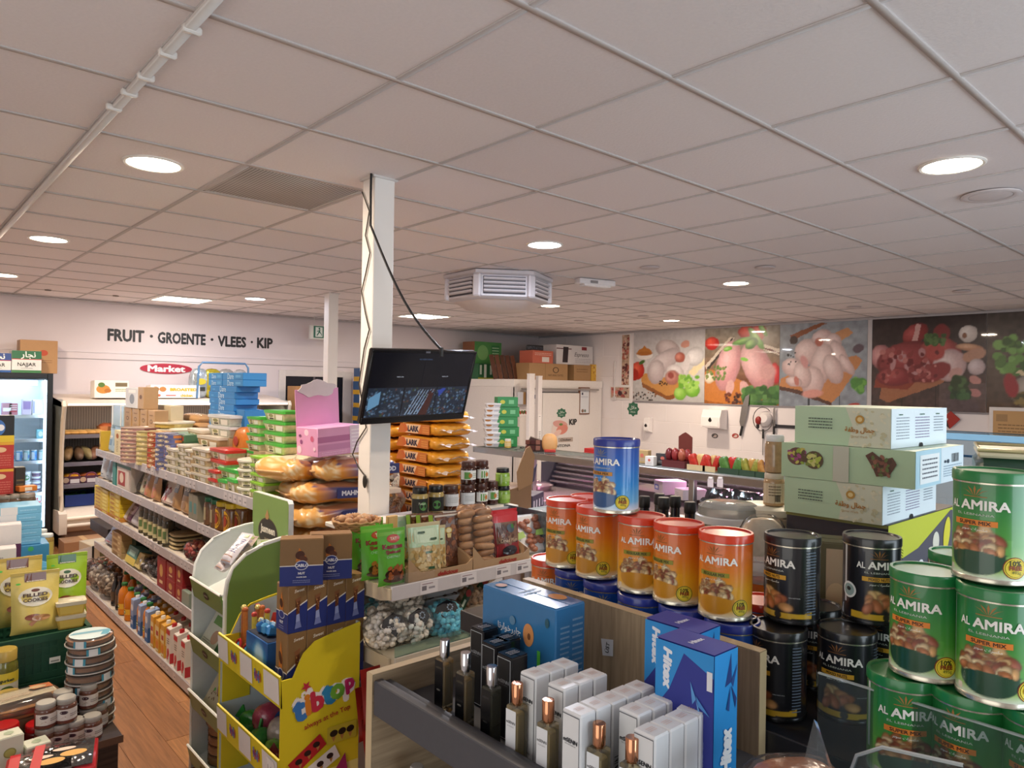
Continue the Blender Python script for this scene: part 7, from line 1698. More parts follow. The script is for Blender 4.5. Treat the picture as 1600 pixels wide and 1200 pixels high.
for i,(px,d,ti,tn,lb)in enumerate(((1452,1.10,1,-.15,'green nut tin in the middle tier next to the black ones'),(1563,1.018,1,.12,'green nut tin in the middle tier cut by the picture edge'),(1553,1.07,2,-.12,'topmost green nut tin with its whole label in view'),(1418,1.125,0,.4,'green nut tin in the bottom tier behind the clear sheet'),(1523,1.065,0,-.1,'second green nut tin in the bottom tier from the black ones'),(1640,1.0,0,.05,'third green nut tin in the bottom tier at the picture edge'),(1508,1.22,1,.2,'green nut tin standing behind the topmost one'),(1508,1.22,0,.2,'green nut tin at the bottom behind the front green ones'))):can('green',lb,px,d,ti,tn)
p=at(1590,600,d=1.40)
t=T('oil_tin','big dark green square tin with a cream lid behind the topmost green tin','tin',(p.x,p.y,TZ),.3)
mk('body',MB().cbox(0,0,0,.21,.14,.475,.012),M('1f4030',.35,0,.1,20),t);mk('lid',MB().cbox(0,0,.475,.205,.135,.012,.004),M('d8cfae',.4),t);mk('rim',MB().tube([(-.1,-.065,.489),(.1,-.065,.489),(.1,.065,.489),(-.1,.065,.489),(-.1,-.065,.489)],.004),M('b5a980',.3,.6),t)
MC=(1.853,.688)
carton('big black and yellow coffee carton under the pale green sweet boxes','box',(MC[0]+.25,MC[1]+.13,TZ+.001),(.50,.26,1.554-TZ),0,'35333a',(('-x','t','MAHMOOD',.53,.70,1.06,'d9d9dc',{'bold':.03,'h':.26}),('-x','r',.0,.97,1,1,'8a8a4a'),('-y','r',0,.0,1,1,'c9cf3a'),('-y','p',((0,.20),(0,.62),(.4,.70),(.9,.98),(.97,.95),(.97,.55),(.6,.38),(.3,.25)),'55545f'),('-y','t','MAHMOOD',.26,.47,.44,'f0f0f0',{'bold':.05,'rot':.14}),('-y','e',.66,.70,.05,.10,'e6e2d0'),('-y','e',.83,.74,.05,.18,'e3da3a',-.3),('-y','e',.60,.55,.06,.06,'8a5a3a'),('-y','r',0,0,1,.2,'3a3a44')))
SWL=(('-x','r',0,0,1,1,'b5cfae'),('-x','p',((.58,0),(1,0),(1,1),(.55,1),(.62,.55)),'cdd0ba'),('-x','n',.8,.5,.19,.48,50,('d6d3b8','c2bf9c'),.02),('-x','e',.70,.70,.045,.11,'b58a3a'),('-x','e',.70,.70,.025,.06,'dcc58a'),('-x','t','\ufe94\ufed4\ufec3\ufeed \ufedd\ufe8e\ufee4\ufe9f',.70,.42,.30,'a8722c',{'bold':.03}),('-x','t','Jamal Watfa',.70,.25,.16,'b59a6a',{'shear':.3}),('-x','s',.16,.4,.42,.72,4,'4a5a50'),('-y','r',0,0,1,1,'e6f1f6'),('-y','s',.08,.2,.3,.8,8,'9aa4b0'),('-y','s',.40,.2,.66,.8,8,'9a94b0'),('-y','s',.74,.35,.92,.8,6,'9aa4b0'),('-y','r',.12,.83,.18,.86,'5a7a6a'),('-y','r',.48,.83,.56,.86,'5a7a6a'),('-y','r',.78,.83,.84,.86,'5a7a6a'),('-y','e',.5,.02,.03,.08,'15161a'))  # right-hand face painted bluish white: daylight put into its colour, print on top
SWM=(('-x','r',0,0,1,1,'afcaa6'),('-x','e',.13,.62,.08,.26,'6a4a40'),('-x','n',.13,.62,.06,.2,26,('8fa83a','9a4a7a','c0b85a','5a4a30'),.02),('-x','e',.27,.55,.075,.26,'5a4a34'),('-x','n',.27,.55,.05,.18,26,('a8b84a','c9c87a','7a8a3a'),.02),('-x','r',.42,.0,.54,1,'bdbfae'),('-x','p',((.66,.8),(.71,.92),(.78,.72),(.85,.8),(.88,.62),(.83,.3),(.74,.25),(.71,.5)),'5a3a2a'),('-x','n',.77,.55,.07,.25,34,('4a3020','8a5a44','5a6a34','7a4a3a'),.018),('-y','r',0,0,.5,1,'b8dbe8'),('-y','r',.5,0,1,1,'dfeef4'),('-y','r',.08,.1,.46,.88,'eef4f4'),('-y','s',.12,.2,.42,.8,5,'6a7078'),('-y','b',.72,.55,.88,.8),('-y','s',.55,.15,.95,.5,5,'9ab0c0'),('-y','e',.58,.6,.02,.04,'3a4a5a'),('-y','e',.64,.6,.02,.06,'3a4a5a'))  # pale blue ground of the right-hand face has cool daylight in its colour
for lb,cxy,sz,z0,z1,prn,rz in(('pale green sweet box, lowest of three on the coffee carton',(1.842,.698),(.37,.25),1.556,1.650,SWL,0),('pale green sweet box with chocolate pictures, middle of the three',(1.842,.63),(.37,.33),1.651,1.741,SWM,.02),('pale green sweet box, topmost of three beside the lamb poster',(1.858,.682),(.37,.245),1.742,1.840,SWL,-.02)):
 carton(lb,'box',(cxy[0]+sz[0]/2,cxy[1]+sz[1]/2,z0),(sz[0],sz[1],z1-z0),rz,'c2d2b8',prn,flap=False)
p=at(1142,600,d=2.12)
t=T('nut_bucket','big clear bucket of nuts with a domed clear lid behind the orange tins','bucket',(p.x,p.y,TZ))
mk('body',MB().lathe([(.075,0),(.087,.20),(0,.20)],28).mesh(SM),M('b99a78',.3,0,.5,70),t);mk('collar',MB().lathe([(.092,.205),(.096,.207),(.096,.225),(.09,.228),(.086,.226)],32,cap=False).mesh(SM),M('dfe2e2',.3),t);mk('lid',MB().lathe([(.09,.226),(.088,.252),(.07,.262),(0,.262)],32).mesh(SM),clear('eef2f0',.1,.3,.3),t)
p=at(1235,600,d=2.1)
t=T('nut_bucket','white-lidded bucket with printed nuts beside the coffee carton','bucket',(p.x-.03,p.y+.05,TZ))
mk('body',MB().lathe([(.065,0),(.078,.235),(0,.235)],28).mesh(SM),M('cfc6b4',.35,0,.1,20),t);mk('lid',MB().lathe([(.083,.232),(.086,.235),(.086,.252),(.078,.258),(0,.256)],30).mesh(SM),M('e2ddcb',.35),t)
mk('label_print',PR(cyl_fn(.0785,math.atan2(-p.y,-p.x)),.0004,.01).ell(-.02,.19,.014,.026,'b8742c',16,.4).ell(-.035,.14,.012,.022,'c98a4a',16,-.5).ell(.0,.12,.012,.02,'a8642c').rect(.02,.10,.045,.21,'e6e2da').scribble(.022,.11,.043,.2,9,'8a6a5a').mesh(),PR45,t)
jar('small jar with a pale printed label standing on the white-lidded bucket',(p.x-.03,p.y+.03,TZ+.2585),.030,.095,'b5946c','d8cdbc',(('-y','r',-1.3,.1,1.3,.7,'cdbfa4'),('-y','s',-.6,.3,.6,.65,4,'6a5a4a'),('-y','b',.0,.15,.5,.35)),-PI/4-.2)
jar('topmost jar with a clear lid beside the pale green sweet boxes',(p.x-.028,p.y+.03,TZ+.2585+.0955),.028,.11,'a88a64','e3e6ea',(),-PI/4)
for k,(px,d)in enumerate(((1010,2.32),(1040,2.22),(1033,2.42),(1058,2.36),(1081,2.26))):
 p=at(px,600,d=d);zt_=at(px,(776,778,772,776,785)[k],d=d).z
 bottle('black bottle with a black cap, %s of the group behind the orange tins'%ORD[k+1],(p.x,p.y,TZ),((.038,0),(.042,.008),(.042,.10),(.034,.13),(.016,.15),(.015,zt_-TZ-.032)),'17151a','101012',.034,(),0,'black bottles behind the tins',.042)
p=at(1303,600,d=1.62)
carton('olive brown biscuit box between the two upper black tins','box',(p.x,p.y,TZ+.0),(.09,.07,.262),.5,'5d5436',(('-y','t','Dige',.6,.42,.5,'e2dcc8',{'bold':.05}),('-x','r',.3,.05,1,.95,'b59a7a'),('-x','e',.6,.55,.3,.12,'cfae84')))
p=at(1195,600,d=1.72)
t=T('plastic_cup','orange plastic cup with clear rim between orange and black tins','cup',(p.x,p.y,TZ));mk('body',MB().lathe([(.03,0),(.042,.14),(0,.14)],24).mesh(SM),M('d8762a',.3),t);mk('lid',MB().lathe([(.044,.14),(.046,.17),(.03,.19),(0,.19)],24).mesh(SM),clear('ffffff',.1,.25,.3),t)
p=at(1195,600,d=1.95)
t=T('plastic_cup','clear printed nut bag standing behind the black tins','bag',(p.x,p.y,TZ),-.6);mk('body',MB().ell((0,0,.12),(.07,.03,.13),14,10,sup=.7),M('c9b59a',.3,0,.4,40),t);mk('film',MB().ell((0,0,.125),(.075,.034,.135),14,10,sup=.7),FILM,t)
t=T('guard_sheet','long clear plastic guard sheet along the front of the tin counter','guard',(1.172,-.3,TZ-.06));mk('sheet',MB().box(-.002,0,0,.002,.84,.19,.001),clear('e6eeee',.05,.03,.15),t);mk('top_edge',MB().box(-.0025,0,.19,.0025,.84,.1925),clear('f4fafa',.1,.35,.3),t);mk('clip',MB().box(-.004,.60,.02,-.0022,.604,.12),M('d8dcdc',.3),t)
t=T('guard_sheet','small clear sheet with a rounded corner beside the wood board','guard',(1.07,.30,TZ-.08));pts=[(0,0),(.15,0),(.15,.10),(.135,.15),(.10,.175),(0,.19)];mk('sheet',MB().prism(pts,-.002,.002,'x'),clear('e6eeee',.05,.04,.15),t);mk('edge',MB().tube([(0,y,z)for y,z in pts[1:]],.003,6),clear('f4fafa',.1,.5,.3),t)
p=at(1245,1200,d=.93)
t=T('meat_pack','brown dried meat in a clear bag at the counter front','pack',tuple(p-Vector((0,0,.03))),-.6);mk('meat',MB().ell((0,0,0),(.06,.04,.035),16,10,sup=.7),M('8a4f2a',.3,0,.4,40,.4),t);mk('film',MB().ell((-.005,0,.002),(.068,.045,.039),14,8,sup=.7),FILM,t);mk('corner',MB().prism([(0,0),(.04,-.01),(.015,.06)],-.004,.004,'y'),FILM,t,(.01,0,.03))
for i,(px,d,dark)in enumerate(((702,1.39,1),(735,1.325,1),(776,1.262,2),(816,1.192,0),(865,1.131,0),(945,1.055,0),(997,1.014,0))):
 p=at(px,600,d=d)
 t=T('perfume_bottle','%s perfume bottle with %s cap, %s along the front row from the far end'%(('white-labelled','black-labelled gold','dark')[dark],('copper','chrome','chrome')[dark],ORD[i+1]),'perfume',(p.x,p.y,VZ+.0005),.05)
 w_=.027
 mk('glass',G('pfg',lambda:MB().cbox(0,0,0,w_,w_,.104,.003).mesh()),clear('f2ead0' if dark!=2 else '9a9a86',.04,.12,.35),t)
 mk('perfume',G('pfl',lambda:MB().cbox(0,0,.014,w_-.006,w_-.006,.078,.003).mesh()),M(('c9b886','9a7a3a','3a3a2c')[dark],.1,0,.2,30),t)
 mk('collar',G('pfc',lambda:MB().lathe([(.0075,.104),(.0075,.108),(0,.108)],16).mesh(SM)),M(('c08a66','c9c9cc','c9c9cc')[dark],.15,1),t)
 mk('cap',G('pfk',lambda:MB().lathe([(.0098,.108),(.0098,.138),(.009,.139),(0,.139)],24).mesh(SM)),M(('c48a68','d0d0d4','d0d0d4')[dark],.12,1),t)
 pr=PR(face_fn('-x',w_,w_,.104),.0003)
 if dark==0:pr.rect(.002,.004,w_-.002,.098,'e9ebee').text('mSENN',w_/2,.078,w=.020,c='2c2e36',bold=.02).text('EAU DE PARFUM',w_/2,.0715,w=.015,c='6a6a70').text('WOMEN',w_/2,.035,w=.014,c='b03a5a').text('PR',w_/2,.029,w=.006,c='2c2e36')
 else:pr.rect(.0015,.002,w_-.0015,.101,'0d0d10').text('mSENN',w_/2,.088,w=.017,c='6a6250' if dark==1 else '4a4a4a').text('MEN',w_/2,.046,w=.009,c='b0aca0' if dark==1 else '4a4a46')
 mk('label_print',G(('pfp',dark),pr.mesh),PR25,t)
pbx=[(757,980,1,'at the back'),(791,996,1,'by the blue carton'),(776,1003,1,'in the middle'),(801,1021,1,'at the front')]
n=0
for k,(px,py,_,wh)in enumerate(pbx):
 p=at(px,py,Z=1.40)
 carton('black perfume box %s of the group of four'%wh,'box',(p.x,p.y,VZ+.0005),(.040,.040,.150),0,'1b1b1e',(('-x','r',.06,.03,.94,.97,'b9bcc0'),('-x','r',.09,.04,.91,.962,'17171a'),('-x','t','mSENN',.5,.70,.7,'b9bcc0'),('-x','t','EAU DE PARFUM',.5,.66,.5,'7a7a7e'),('+z','s',.2,.3,.8,.7,3,'b9bcc4')),'black perfume boxes',rough=.15)
rows=(('first',((836,1050),(872,1035),(890,1029))),('second',((880,1068),(906,1060),(936,1052))),('third',((905,1108),(930,1098),(949,1088),(966,1080),(980,1072))),('fourth',((993,1107),(1008,1098),(1025,1090))),('fifth',((1018,1140),(1036,1128),(1056,1118))))
WBX=(('-x','r',.06,.03,.94,.97,'6a6c74'),('-x','r',.08,.038,.92,.962,'e4e5e6'),('-x','t','mSENN',.5,.72,.72,'2c2e36',{'bold':.02}),('-x','t','EAU DE PARFUM',.5,.68,.55,'5a5a60'),('-x','t','WOMEN',.5,.14,.5,'6a6a70'),('-x','t','mSENN',.5,.72,.72,'2c2e36'),('-y','t','SENN',.5,.35,.9,'3a3c44',{'rot':PI/2,'h':.16}),('+z','s',.25,.35,.75,.65,3,'dfc2b8'))
for rn,pts in rows:
 p0=at(*pts[0],Z=1.40)
 for k,(px,py)in enumerate(pts):
  p=Vector((p0.x+k*.0345,p0.y-k*.001,0))
  carton('white perfume box, %s from the front of the %s column of boxes'%(ORD[k+1],rn),'box',(p.x,p.y,VZ+.0005),(.0338,.0385,.150),0,'dfe0e2',WBX,'white perfume boxes',rough=.3,flap=False)
p=at(1080,1108,Z=1.40)
carton('white perfume box tilted against the blue tissue box','box',(p.x+.005,p.y,VZ+.0005),(.0385,.0385,.150),.2,'dfe0e2',WBX,'white perfume boxes')
for px,py,z,c,lb in((637,1200,1.0,'b9b4b0','grey-capped bottle on the shelf under the perfume'),(705,1215,1.0,'17171a','black bottle on the shelf under the perfume')):
 p=at(px,py,Z=1.13)
 bottle(lb,(max(VX0+.05,p.x),p.y,1.021),((.02,0),(.024,.005),(.024,.06),(.012,.075),(.011,.085)),'2a2a2c',c,.022)
TIS=(('-x','r',0,0,1,1,'2b3590'),('-x','p',((0,.55),(.25,.7),(.5,.96),(1,.86),(1,1),(0,1)),'2a8fd6'),('-x','t','Hitex',.22,.83,.62,'e6ecf6',{'bold':.06,'shear':.2,'rot':-PI/2,'h':.07}),('-x','p',((.62,.80),(.72,.70),(.66,.66)),'5a9ad8'),('-x','p',((.72,.72),(.95,.62),(.76,.66)),'4a8ad0'),('-x','p',((.72,.70),(.8,.56),(.84,.58)),'6aa8e0'),('-x','r',.9,.78,.99,.9,'e2e4ea'),('-x','t','SUPER SOFT TISSUES',.85,.38,.35,'b8c8e8',{'rot':PI/2}),('-x','t','Hitex',.6,.12,.9,'e6ecf6',{'bold':.06,'shear':.2,'rot':PI/2,'h':.08}),('-y','r',0,0,1,1,'2a8fd6'),('-y','p',((.45,.78),(.7,.98),(.75,.8)),'1f3a7a'),('-y','p',((.7,.8),(.98,.9),(.8,.76)),'24488a'),('-y','p',((.7,.78),(.9,.62),(.95,.68)),'1f3a7a'),('-y','p',((.68,.78),(.5,.64),(.62,.62)),'24488a'),('-y','t','Hitex',.5,.38,1.1,'f0f2f6',{'bold':.07,'shear':.2,'rot':PI/2,'h':.13}),('-y','r',.1,.0,.9,.06,'c9405a'),('+z','r',0,0,1,1,'3a459c'),('+z','t','Hitex',.5,.5,.5,'d8dcec',{'bold':.05}))
carton('near blue tissue box standing on end before the wood board','box',(.929+.0315,.582+.052,VZ+.001),(.063,.104,.238),0,'2b3590',TIS,rough=.25)
carton('far blue tissue box standing on end half behind the near one','box',(.997+.0315,.655+.052,VZ+.001),(.063,.104,.236),.03,'2b3590',TIS,rough=.25)
carton('large blue biscuit carton with white lettering behind the black perfume boxes','box',(.99,1.033,VZ+.001),(.08,.212,.219),0,'3576ab',(('-x','t','\ufe8e\ufee7\ufead\ufe8d\ufeee\ufea7\ufeae\ufead\ufe8d\ufe9d',.40,.68,.32,'d9e2ea',{'bold':.02}),('-x','e',.66,.70,.07,.10,'d8945a'),('-x','e',.67,.69,.02,.03,'7a4a2c'),('-x','r',.78,.44,.82,.60,'5fd04a'),('-x','e',.90,.86,.025,.04,'2a5a6a'),('-x','e',.45,.78,.04,.04,'5a86a8'),('-x','t','\ufe94\ufef4\ufe91\ufeae\ufecb',.80,.32,.2,'d9e2ea'),('-x','e',.55,.10,.09,.12,'cfa04a'),('-x','r',.1,.3,.5,.32,'5a92c0'),('-y','s',.15,.15,.45,.85,16,'7aa2c4'),('-y','s',.55,.3,.9,.9,12,'7aa2c4'),('+z','e',.72,.25,.2,.10,'c98a54'),('+z','s',.2,.45,.8,.6,2,'c0d4e6'),('+z','e',.3,.85,.15,.06,'b5846a')),rough=.18)
#left island, cold shelves, counter and cold room goods
IZ=.5012
for i in range(10):
 t=T('pie','round pie in clear lid, %s of the tall pile'%nth(i,10),'pie',(.685+R.uniform(-.008,.008),3.275+R.uniform(-.008,.008),IZ+i*.0362),R.uniform(0,6),'piled pies',rot=(R.uniform(-.03,.03),R.uniform(-.03,.03),R.uniform(-.9,.9)))
 t.scale=(.86,.86,.94)
 def crust():
  mb=MB();pf=[(0,.003),(.075,.003),(.090,.010),(.094,.026),(.080,.030),(0,.024)];mb.lathe(pf,40)
  mb.v=[(x*(1+.02*math.sin(40*math.atan2(y,x))),y*(1+.02*math.sin(40*math.atan2(y,x))),z)if(x*x+y*y)**.5>.07 else(x,y,z)for x,y,z in mb.v];return mb.mesh(SM)
 mk('crust',G('pie',crust),M('9c6a44',.65,0,.3,70,.2),t);mk('lid',G('piel',lambda:MB().lathe([(.088,0),(.099,.004),(.097,.031),(.09,.036),(0,.036)],32).mesh(SM)),clear('ffffff',.1,.06,.3),t);mk('rim',G('pier',lambda:MB().lathe([(.097,.0),(.102,.001),(.102,.004),(.097,.005)],32,cap=False).mesh(SM)),M('d5d2cc',.3),t)
 a0=-PI/2-.5+(i*37%11)*.1
 pr=PR(cyl_fn(.0992,a0),.0004,.01);pr.rect(-.028,.004,.028,.032,'3f93ac').rect(-.018,.004,.018,.032,'dfe4e4')
 if i==9:q=lambda u,v,l:(u,v,.0366+l);pr.fn=q;pr.ell(0,0,.085,.085,'b9cdd0').poly([(-.08,-.02),(.08,.02),(.07,.05),(-.07,.01)],'5f9ab0').rect(.05,-.03,.08,.03,'3f93ac')
 mk('label_print',pr.mesh(),PR45,t)
TIR=(('-y','r',-1.3,.18,1.3,.62,'dcd6cf'),('-y','e',-.45,.50,.38,.07,'3a2430'),('-y','p',((-1.0,.18),(.2,.18),(-.3,.34),(-.6,.30)),'8a4a3a'),('-y','s',.1,.3,1.1,.45,2,'8a7a74'),('-y','r',-1.3,.12,1.3,.18,'6a3428'))
for k,(px,py,z0)in enumerate(((71,1150,0),(103,1140,0),(112,1158,0),(75,1175,-.07),(103,1178,-.07),(138,1172,-.06),(166,1165,-.05),(136,1115,.0),(137,1060,.0),(165,1130,0))):
 stack=k==8
 p=at(px,py,Z=.56 if not stack else .70)
 if k in(3,4):p=at(px,1172,Z=.53)
 jar('dessert jar with a cream label and silver lid, %s of ten at the table corner'%ORD[k+1],(min(p.x,.72),3.12+(.0,.07,.0,-.0,.0,.0,.0,.08,.08,.09)[k]if k not in()else p.y,IZ+(.093 if stack or k in(0,1,2)else 0)),.036 if not stack else .033,.092,'6a4436','a8a49c',TIR,.15-k*.03,'dessert jars',lidh=.2)
t=T('cake_tray','clear domed cake tray with a cream and orange label','cake',(.47,3.31,.60),.12);mk('tray',rect_loft(.24,.17,.035,.9,.7).mesh(SM),M('a8794c',.4,0,.3,40),t);mk('dome',MB().ell((0,0,.035),(.122,.088,.035),20,10,sup=.6),clear('ffffff',.08,.05,.3),t);pr=PR(lambda u,v,l:(u,v,.0705-(u*u+v*v)*.6+l),.0006);pr.rect(-.10,-.05,.10,.055,'dccfb4').rect(.03,.0,.10,.055,'c9764a').ell(.05,.02,.03,.018,'d8b890').scribble(-.08,-.04,.02,-.01,2,'b59a84');mk('label_print',pr.mesh(),PR45,t)
t=T('box_support','hidden carton under the domed cake tray','box',(.47,3.31,IZ));mk('body',MB().cbox(0,0,0,.22,.14,.095,.003),M('8a6a4a',.6),t);mk('flap',MB().cbox(0,0,.095,.2,.13,.001),M('8a6a4a',.6),t)
for k,(x,y,z)in enumerate(((.395,3.17,.59),(.50,3.185,.56),(.385,3.10,.55))):
 jar('red-lidded jar, %s of three before the cake tray'%ORD[k+1],(x,y,IZ),.048,z-IZ+.03,'6a2420','b3161c',(),0,'red-lidded jars',lidh=.25)
for k,(x,y,h)in enumerate(((.385,2.90,.12),(.465,2.89,.07))):carton('cream gift box with olive round prints, %s'%('taller' if k==0 else 'lower one beside it'),'box',(x,y+.11,.528),(.075,.07,h),.1,'c6c8b4',(('-y','e',.45,.55,.25,.14,'8a8a4a'),('-y','e',.45,.55,.2,.11,'a8a45a'),('+z','e',.5,.5,.2,.2,'9aa88a')))
for k,(px,py,rz)in enumerate(((105,1178,-.25),(60,1195,-.2))):
 p=at(px,py,Z=.55)
 t=T('chocolate_box','red-edged chocolate gift box with a clear top, %s'%('the nearer to the aisle' if k==0 else 'further from the aisle'),'box',(p.x+.02*k-.03,2.84-.02*k,.528),rz);mk('body',MB().cbox(0,0,0,.20,.22,.06,.004),M('b5202a',.3),t)
 rs=random.Random(k);ch=MB()
 for q in range(40):ch.ell((rs.uniform(-.08,.08),rs.uniform(-.09,.09),.062),(.012,.012,.006),7,4)
 o=mk('chocolates',ch,M('3a2420',.2,.2,.4,80),t);o['kind']='stuff'
 mk('window',MB().cbox(0,0,.066,.18,.2,.004,.001),clear('ffffff',.08,.05,.4,.4),t);pr=PR(lambda u,v,l:(u,v,.0705+l));pr.ell(.03,.0,.04,.022,'d8a24a').ell(.0,.04,.035,.012,'e6c8b4').rect(-.09,-.1,-.06,.1,'c01f28');mk('label_print',pr.mesh(),PR45,t)
t=T('display_block','red covered block in front of the table carrying the chocolate boxes','box',(.36,2.86,0));mk('body',MB().cbox(0,0,0,.5,.40,.527,.004),M('7a3030',.6),t);mk('rim',MB().cbox(0,-.2,.48,.5,.004,.04),M('b5202a',.4),t)
for k,(x,y,z,lb)in enumerate(((.335,3.42,.0,'gherkin jar with a yellow label before the green crate'),(.36,3.25,-.12,'gold jar lid below the gherkin jar'))):
 jar(lb,(.425+k*.0,3.47-k*.10,IZ),.048,.30 if k==0 else .16,'6b6a2a','b59a4a',(('-y','r',-1.2,.3,1.2,.72,'d9d4c0'),('-y','r',-1.2,.58,1.2,.72,'d8c23a'),('-y','e',.1,.45,.6,.1,'4a6a30'),('-y','t','gurken',.1,.62,1.0,'2a3a2a',{'bold':.04}))if k==0 else(),0,lidh=.14 if k==0 else .3)
CZ=.8055
COOK=lambda c1:(('','r',.28,.84,.72,.985,c1),('','t','Lebkuch',.5,.87,.36,'e2d8c4',{'bold':.05}),('','e',.5,.60,.36,.15,'e0dccb'),('','e',.5,.70,.09,.025,c1),('','t','FILLED',.5,.63,.52,'4a3428',{'bold':.04,'h':.055}),('','t','COOKIES',.5,.55,.52,'4a3428',{'bold':.04,'h':.055}),('','e',.45,.28,.18,.05,'8a4a34'),('','e',.62,.26,.2,.05,'b98a5a'),('','p',((.35,.18),(.55,.30),(.58,.24),(.42,.14)),'a87248'),('','e',.15,.82,.05,.015,'5ac04a'))
pouch('front yellow bag of filled cookies on the green crate',(.545,3.60,CZ),.175,.255,.08,-.08,'d8c46a',COOK('6a3a24'),tilt=-.06,seal='ccb45a')
pouch('yellow bag of filled cookies behind the front one',(.50,3.74,CZ),.18,.295,.07,-.05,'cfb85c',COOK('6a3a24'),tilt=-.04,seal='c4a84e')
pouch('bright green bag of filled cookies on the green crate',(.695,3.79,CZ),.16,.275,.07,-.1,'9ac02c',COOK('2f5a2c'),tilt=-.06,seal='8fb428')
for i in range(2):tub('clear box of yellow cake, %s, before the green cookie bag'%('lower' if i==0 else 'upper'),(.675,3.60,CZ+i*.058),.115,.09,.057,-.1,'d0b054','cfc7b0',(('-y','r',.1,.15,.9,.7,'d8bc5c'),),'clear cake boxes')
for i in range(2):tub('clear tub of yellow pastry, %s, on the grey packs'%('lower' if i==0 else 'upper'),(.34,3.82,1.0+i*.068),.19,.12,.067,-.05,'d3bd72','d6c48a',(('-y','r',.0,.15,.9,.6,'d8c070'),('+z','r',.1,.1,.9,.9,'d8a83a')),'clear pastry tubs')
for i in range(4):carton('grey-blue flat pack, %s of the pile beside the yellow cookie bag'%nth(i,4),'pack',(.33+.004*(i%2),3.70,CZ+i*.048),(.15,.2,.047),-.05,'9ab0ba',(('-y','s',.1,.2,.7,.8,3,'7a8a94'),('-y','e',.15,.4,.06,.2,'3a4a50'),('+z','r',.1,.2,.9,.8,'dcdcd0')),'grey-blue flat packs',flap=False)
BZ=.8762
for i in range(5):carton('flat light blue wafer box, %s of the pile of five'%nth(i,5),'box',(.60+.004*(i%3),4.62,BZ+.127+i*.0405),(.215,.20,.04),-.05,'6fb0d4',(('-y','r',.16,.0,.5,1,'d3d4d6'),('-y','s',.55,.3,.9,.7,1,'9accea'),('-x','r',.1,.2,.9,.8,'5f9cc4')),'light blue wafer boxes',flap=False)
carton('wide blue carton under the pile of light blue wafer boxes','box',(.58,4.62,BZ),(.33,.24,.125),-.05,'3f8cbc',(('-y','e',.72,.45,.06,.14,'b5764a'),('-y','e',.75,.85,.04,.1,'4ab06a'),('-y','e',.5,.5,.05,.12,'4aa878')))
for k,(x,y,z,rx,rz,s)in enumerate(((.47,4.34,.0,.0,.3,(.16,.03,.13)),(.56,4.26,.0,.5,-.5,(.13,.025,.10)),(.63,4.22,.0,.5,-.55,(.13,.025,.10)),(.66,4.14,.03,.25,-.2,(.16,.10,.05)),(.42,4.16,.0,.4,.3,(.09,.03,.04)))):
 carton('light blue wafer pack tumbled behind the cookie bags, %s from the table back'%ORD[k+1],'box',(x,y,BZ+z),s,rz,'58a4cc',(('-y','r',.05,.1,.35,.9,'cdd6dc'),('-y','e',.7,.5,.12,.2,'4ab084'),('-y','s',.45,.3,.9,.7,1,'8fc4e4')),'tumbled blue wafer packs',rot=(-rx,.3*(k in(1,2)),rz),flap=False)
for k,(x,y)in enumerate(((.76,4.70),(.755,4.85))):jar('dark %s jar beside the wide blue carton'%('near white-lidded' if k==0 else 'far white-lidded'),(x,y,BZ),.035,.14,'a88a4a','dfe0da',(('-y','r',-1,.2,1,.7,'c9b45a'),),0,lidh=.12)
carton('brown carton at the edge raising the olive jars and tea boxes','box',(.36,4.86,BZ),(.52,.26,.19),0,'8a6c4a')
for k,(px,lbl)in enumerate(((6,'cut by the picture edge'),(19,'second from the edge'),(40,'nearest the lit fridge'))):
 x=at(px,780,Y=4.86).x
 jar('big olive jar with a brown content, %s'%lbl,(x,4.82,BZ+.192),.045 if k==2 else .04,.165,'5a4634','8a7f72',(('-y','r',-.9,.3,1.1,.68,'8a9a5a'),('-y','r',.3,.35,1.0,.62,'4a6a34')),0,'big olive jars',lidh=.12)
x0=at(8,700,Y=4.92).x
for k in range(4):
 carton('tea box with gold edge, %s of the column at the edge'%nth(k,4),'box',(x0-.03,4.95,BZ+.192+k*.15),(.14,.09,.149),0,('a02a26','a82c26','b03028','17171a')[k],(('-y','r',0,.9,1,1,'d8a02c'),('-y','e',.55,.72,.2,.1,'d8b48a'),('-y','s',.1,.1,.9,.55,5,'c86a5a'))if k<3 else(('-y','e',.45,.55,.25,.3,'3a6ab0'),('-y','e',.55,.55,.12,.12,'e6e6ea'),('-y','r',0,0,1,.25,'d8b82c')),'tea boxes at the edge')
carton('black box with gold edge beside the red tea boxes','box',(x0+.075,4.97,BZ+.192),(.05,.08,.30),0,'2a241c',(('-y','r',0,.0,1,.06,'c9862a'),('-y','s',.15,.4,.85,.8,5,'6a5a3a')))
carton('flat orange pack before the black tea box','pack',(x0+.10,4.89,BZ+.192+.17),(.09,.06,.03),.2,'c9772c',(('-y','r',.3,.2,.7,.8,'e6d8c0'),),flap=False)
for k,(px,y,h,c,lb)in enumerate(((12,4.3,.17,'d9d4d4','white carton with a purple foot at the picture edge'),(20,4.45,.26,'dcd6d6','white and purple bag-like carton behind the white one'))):
 x=at(px,830,Y=y).x
 carton(lb,'box',(x-.03,y,BZ),(.13,.10,h),-.1,c,(('-y','r',0,0,1,.25,'6a2448'),('-y','s',.1,.5,.6,.8,3,'a8a0a8'))if k==0 else(('-y','r',.2,.1,1,.62,'5a2a50'),('-y','r',.3,.2,.7,.4,'8a6a80')))
for k in range(2):tub('round green-rimmed clear tub, %s, at the edge below the white carton'%('lower' if k==0 else 'upper'),(at(8,870,Y=4.15).x,4.15,BZ+k*.05),.12,.12,.049,0,'b5b09a','7a9a7a',(),'green-rimmed tubs',True)
fx=lambda px:at(px,700,Y=FY+.25).x
WHT='e9eef2'
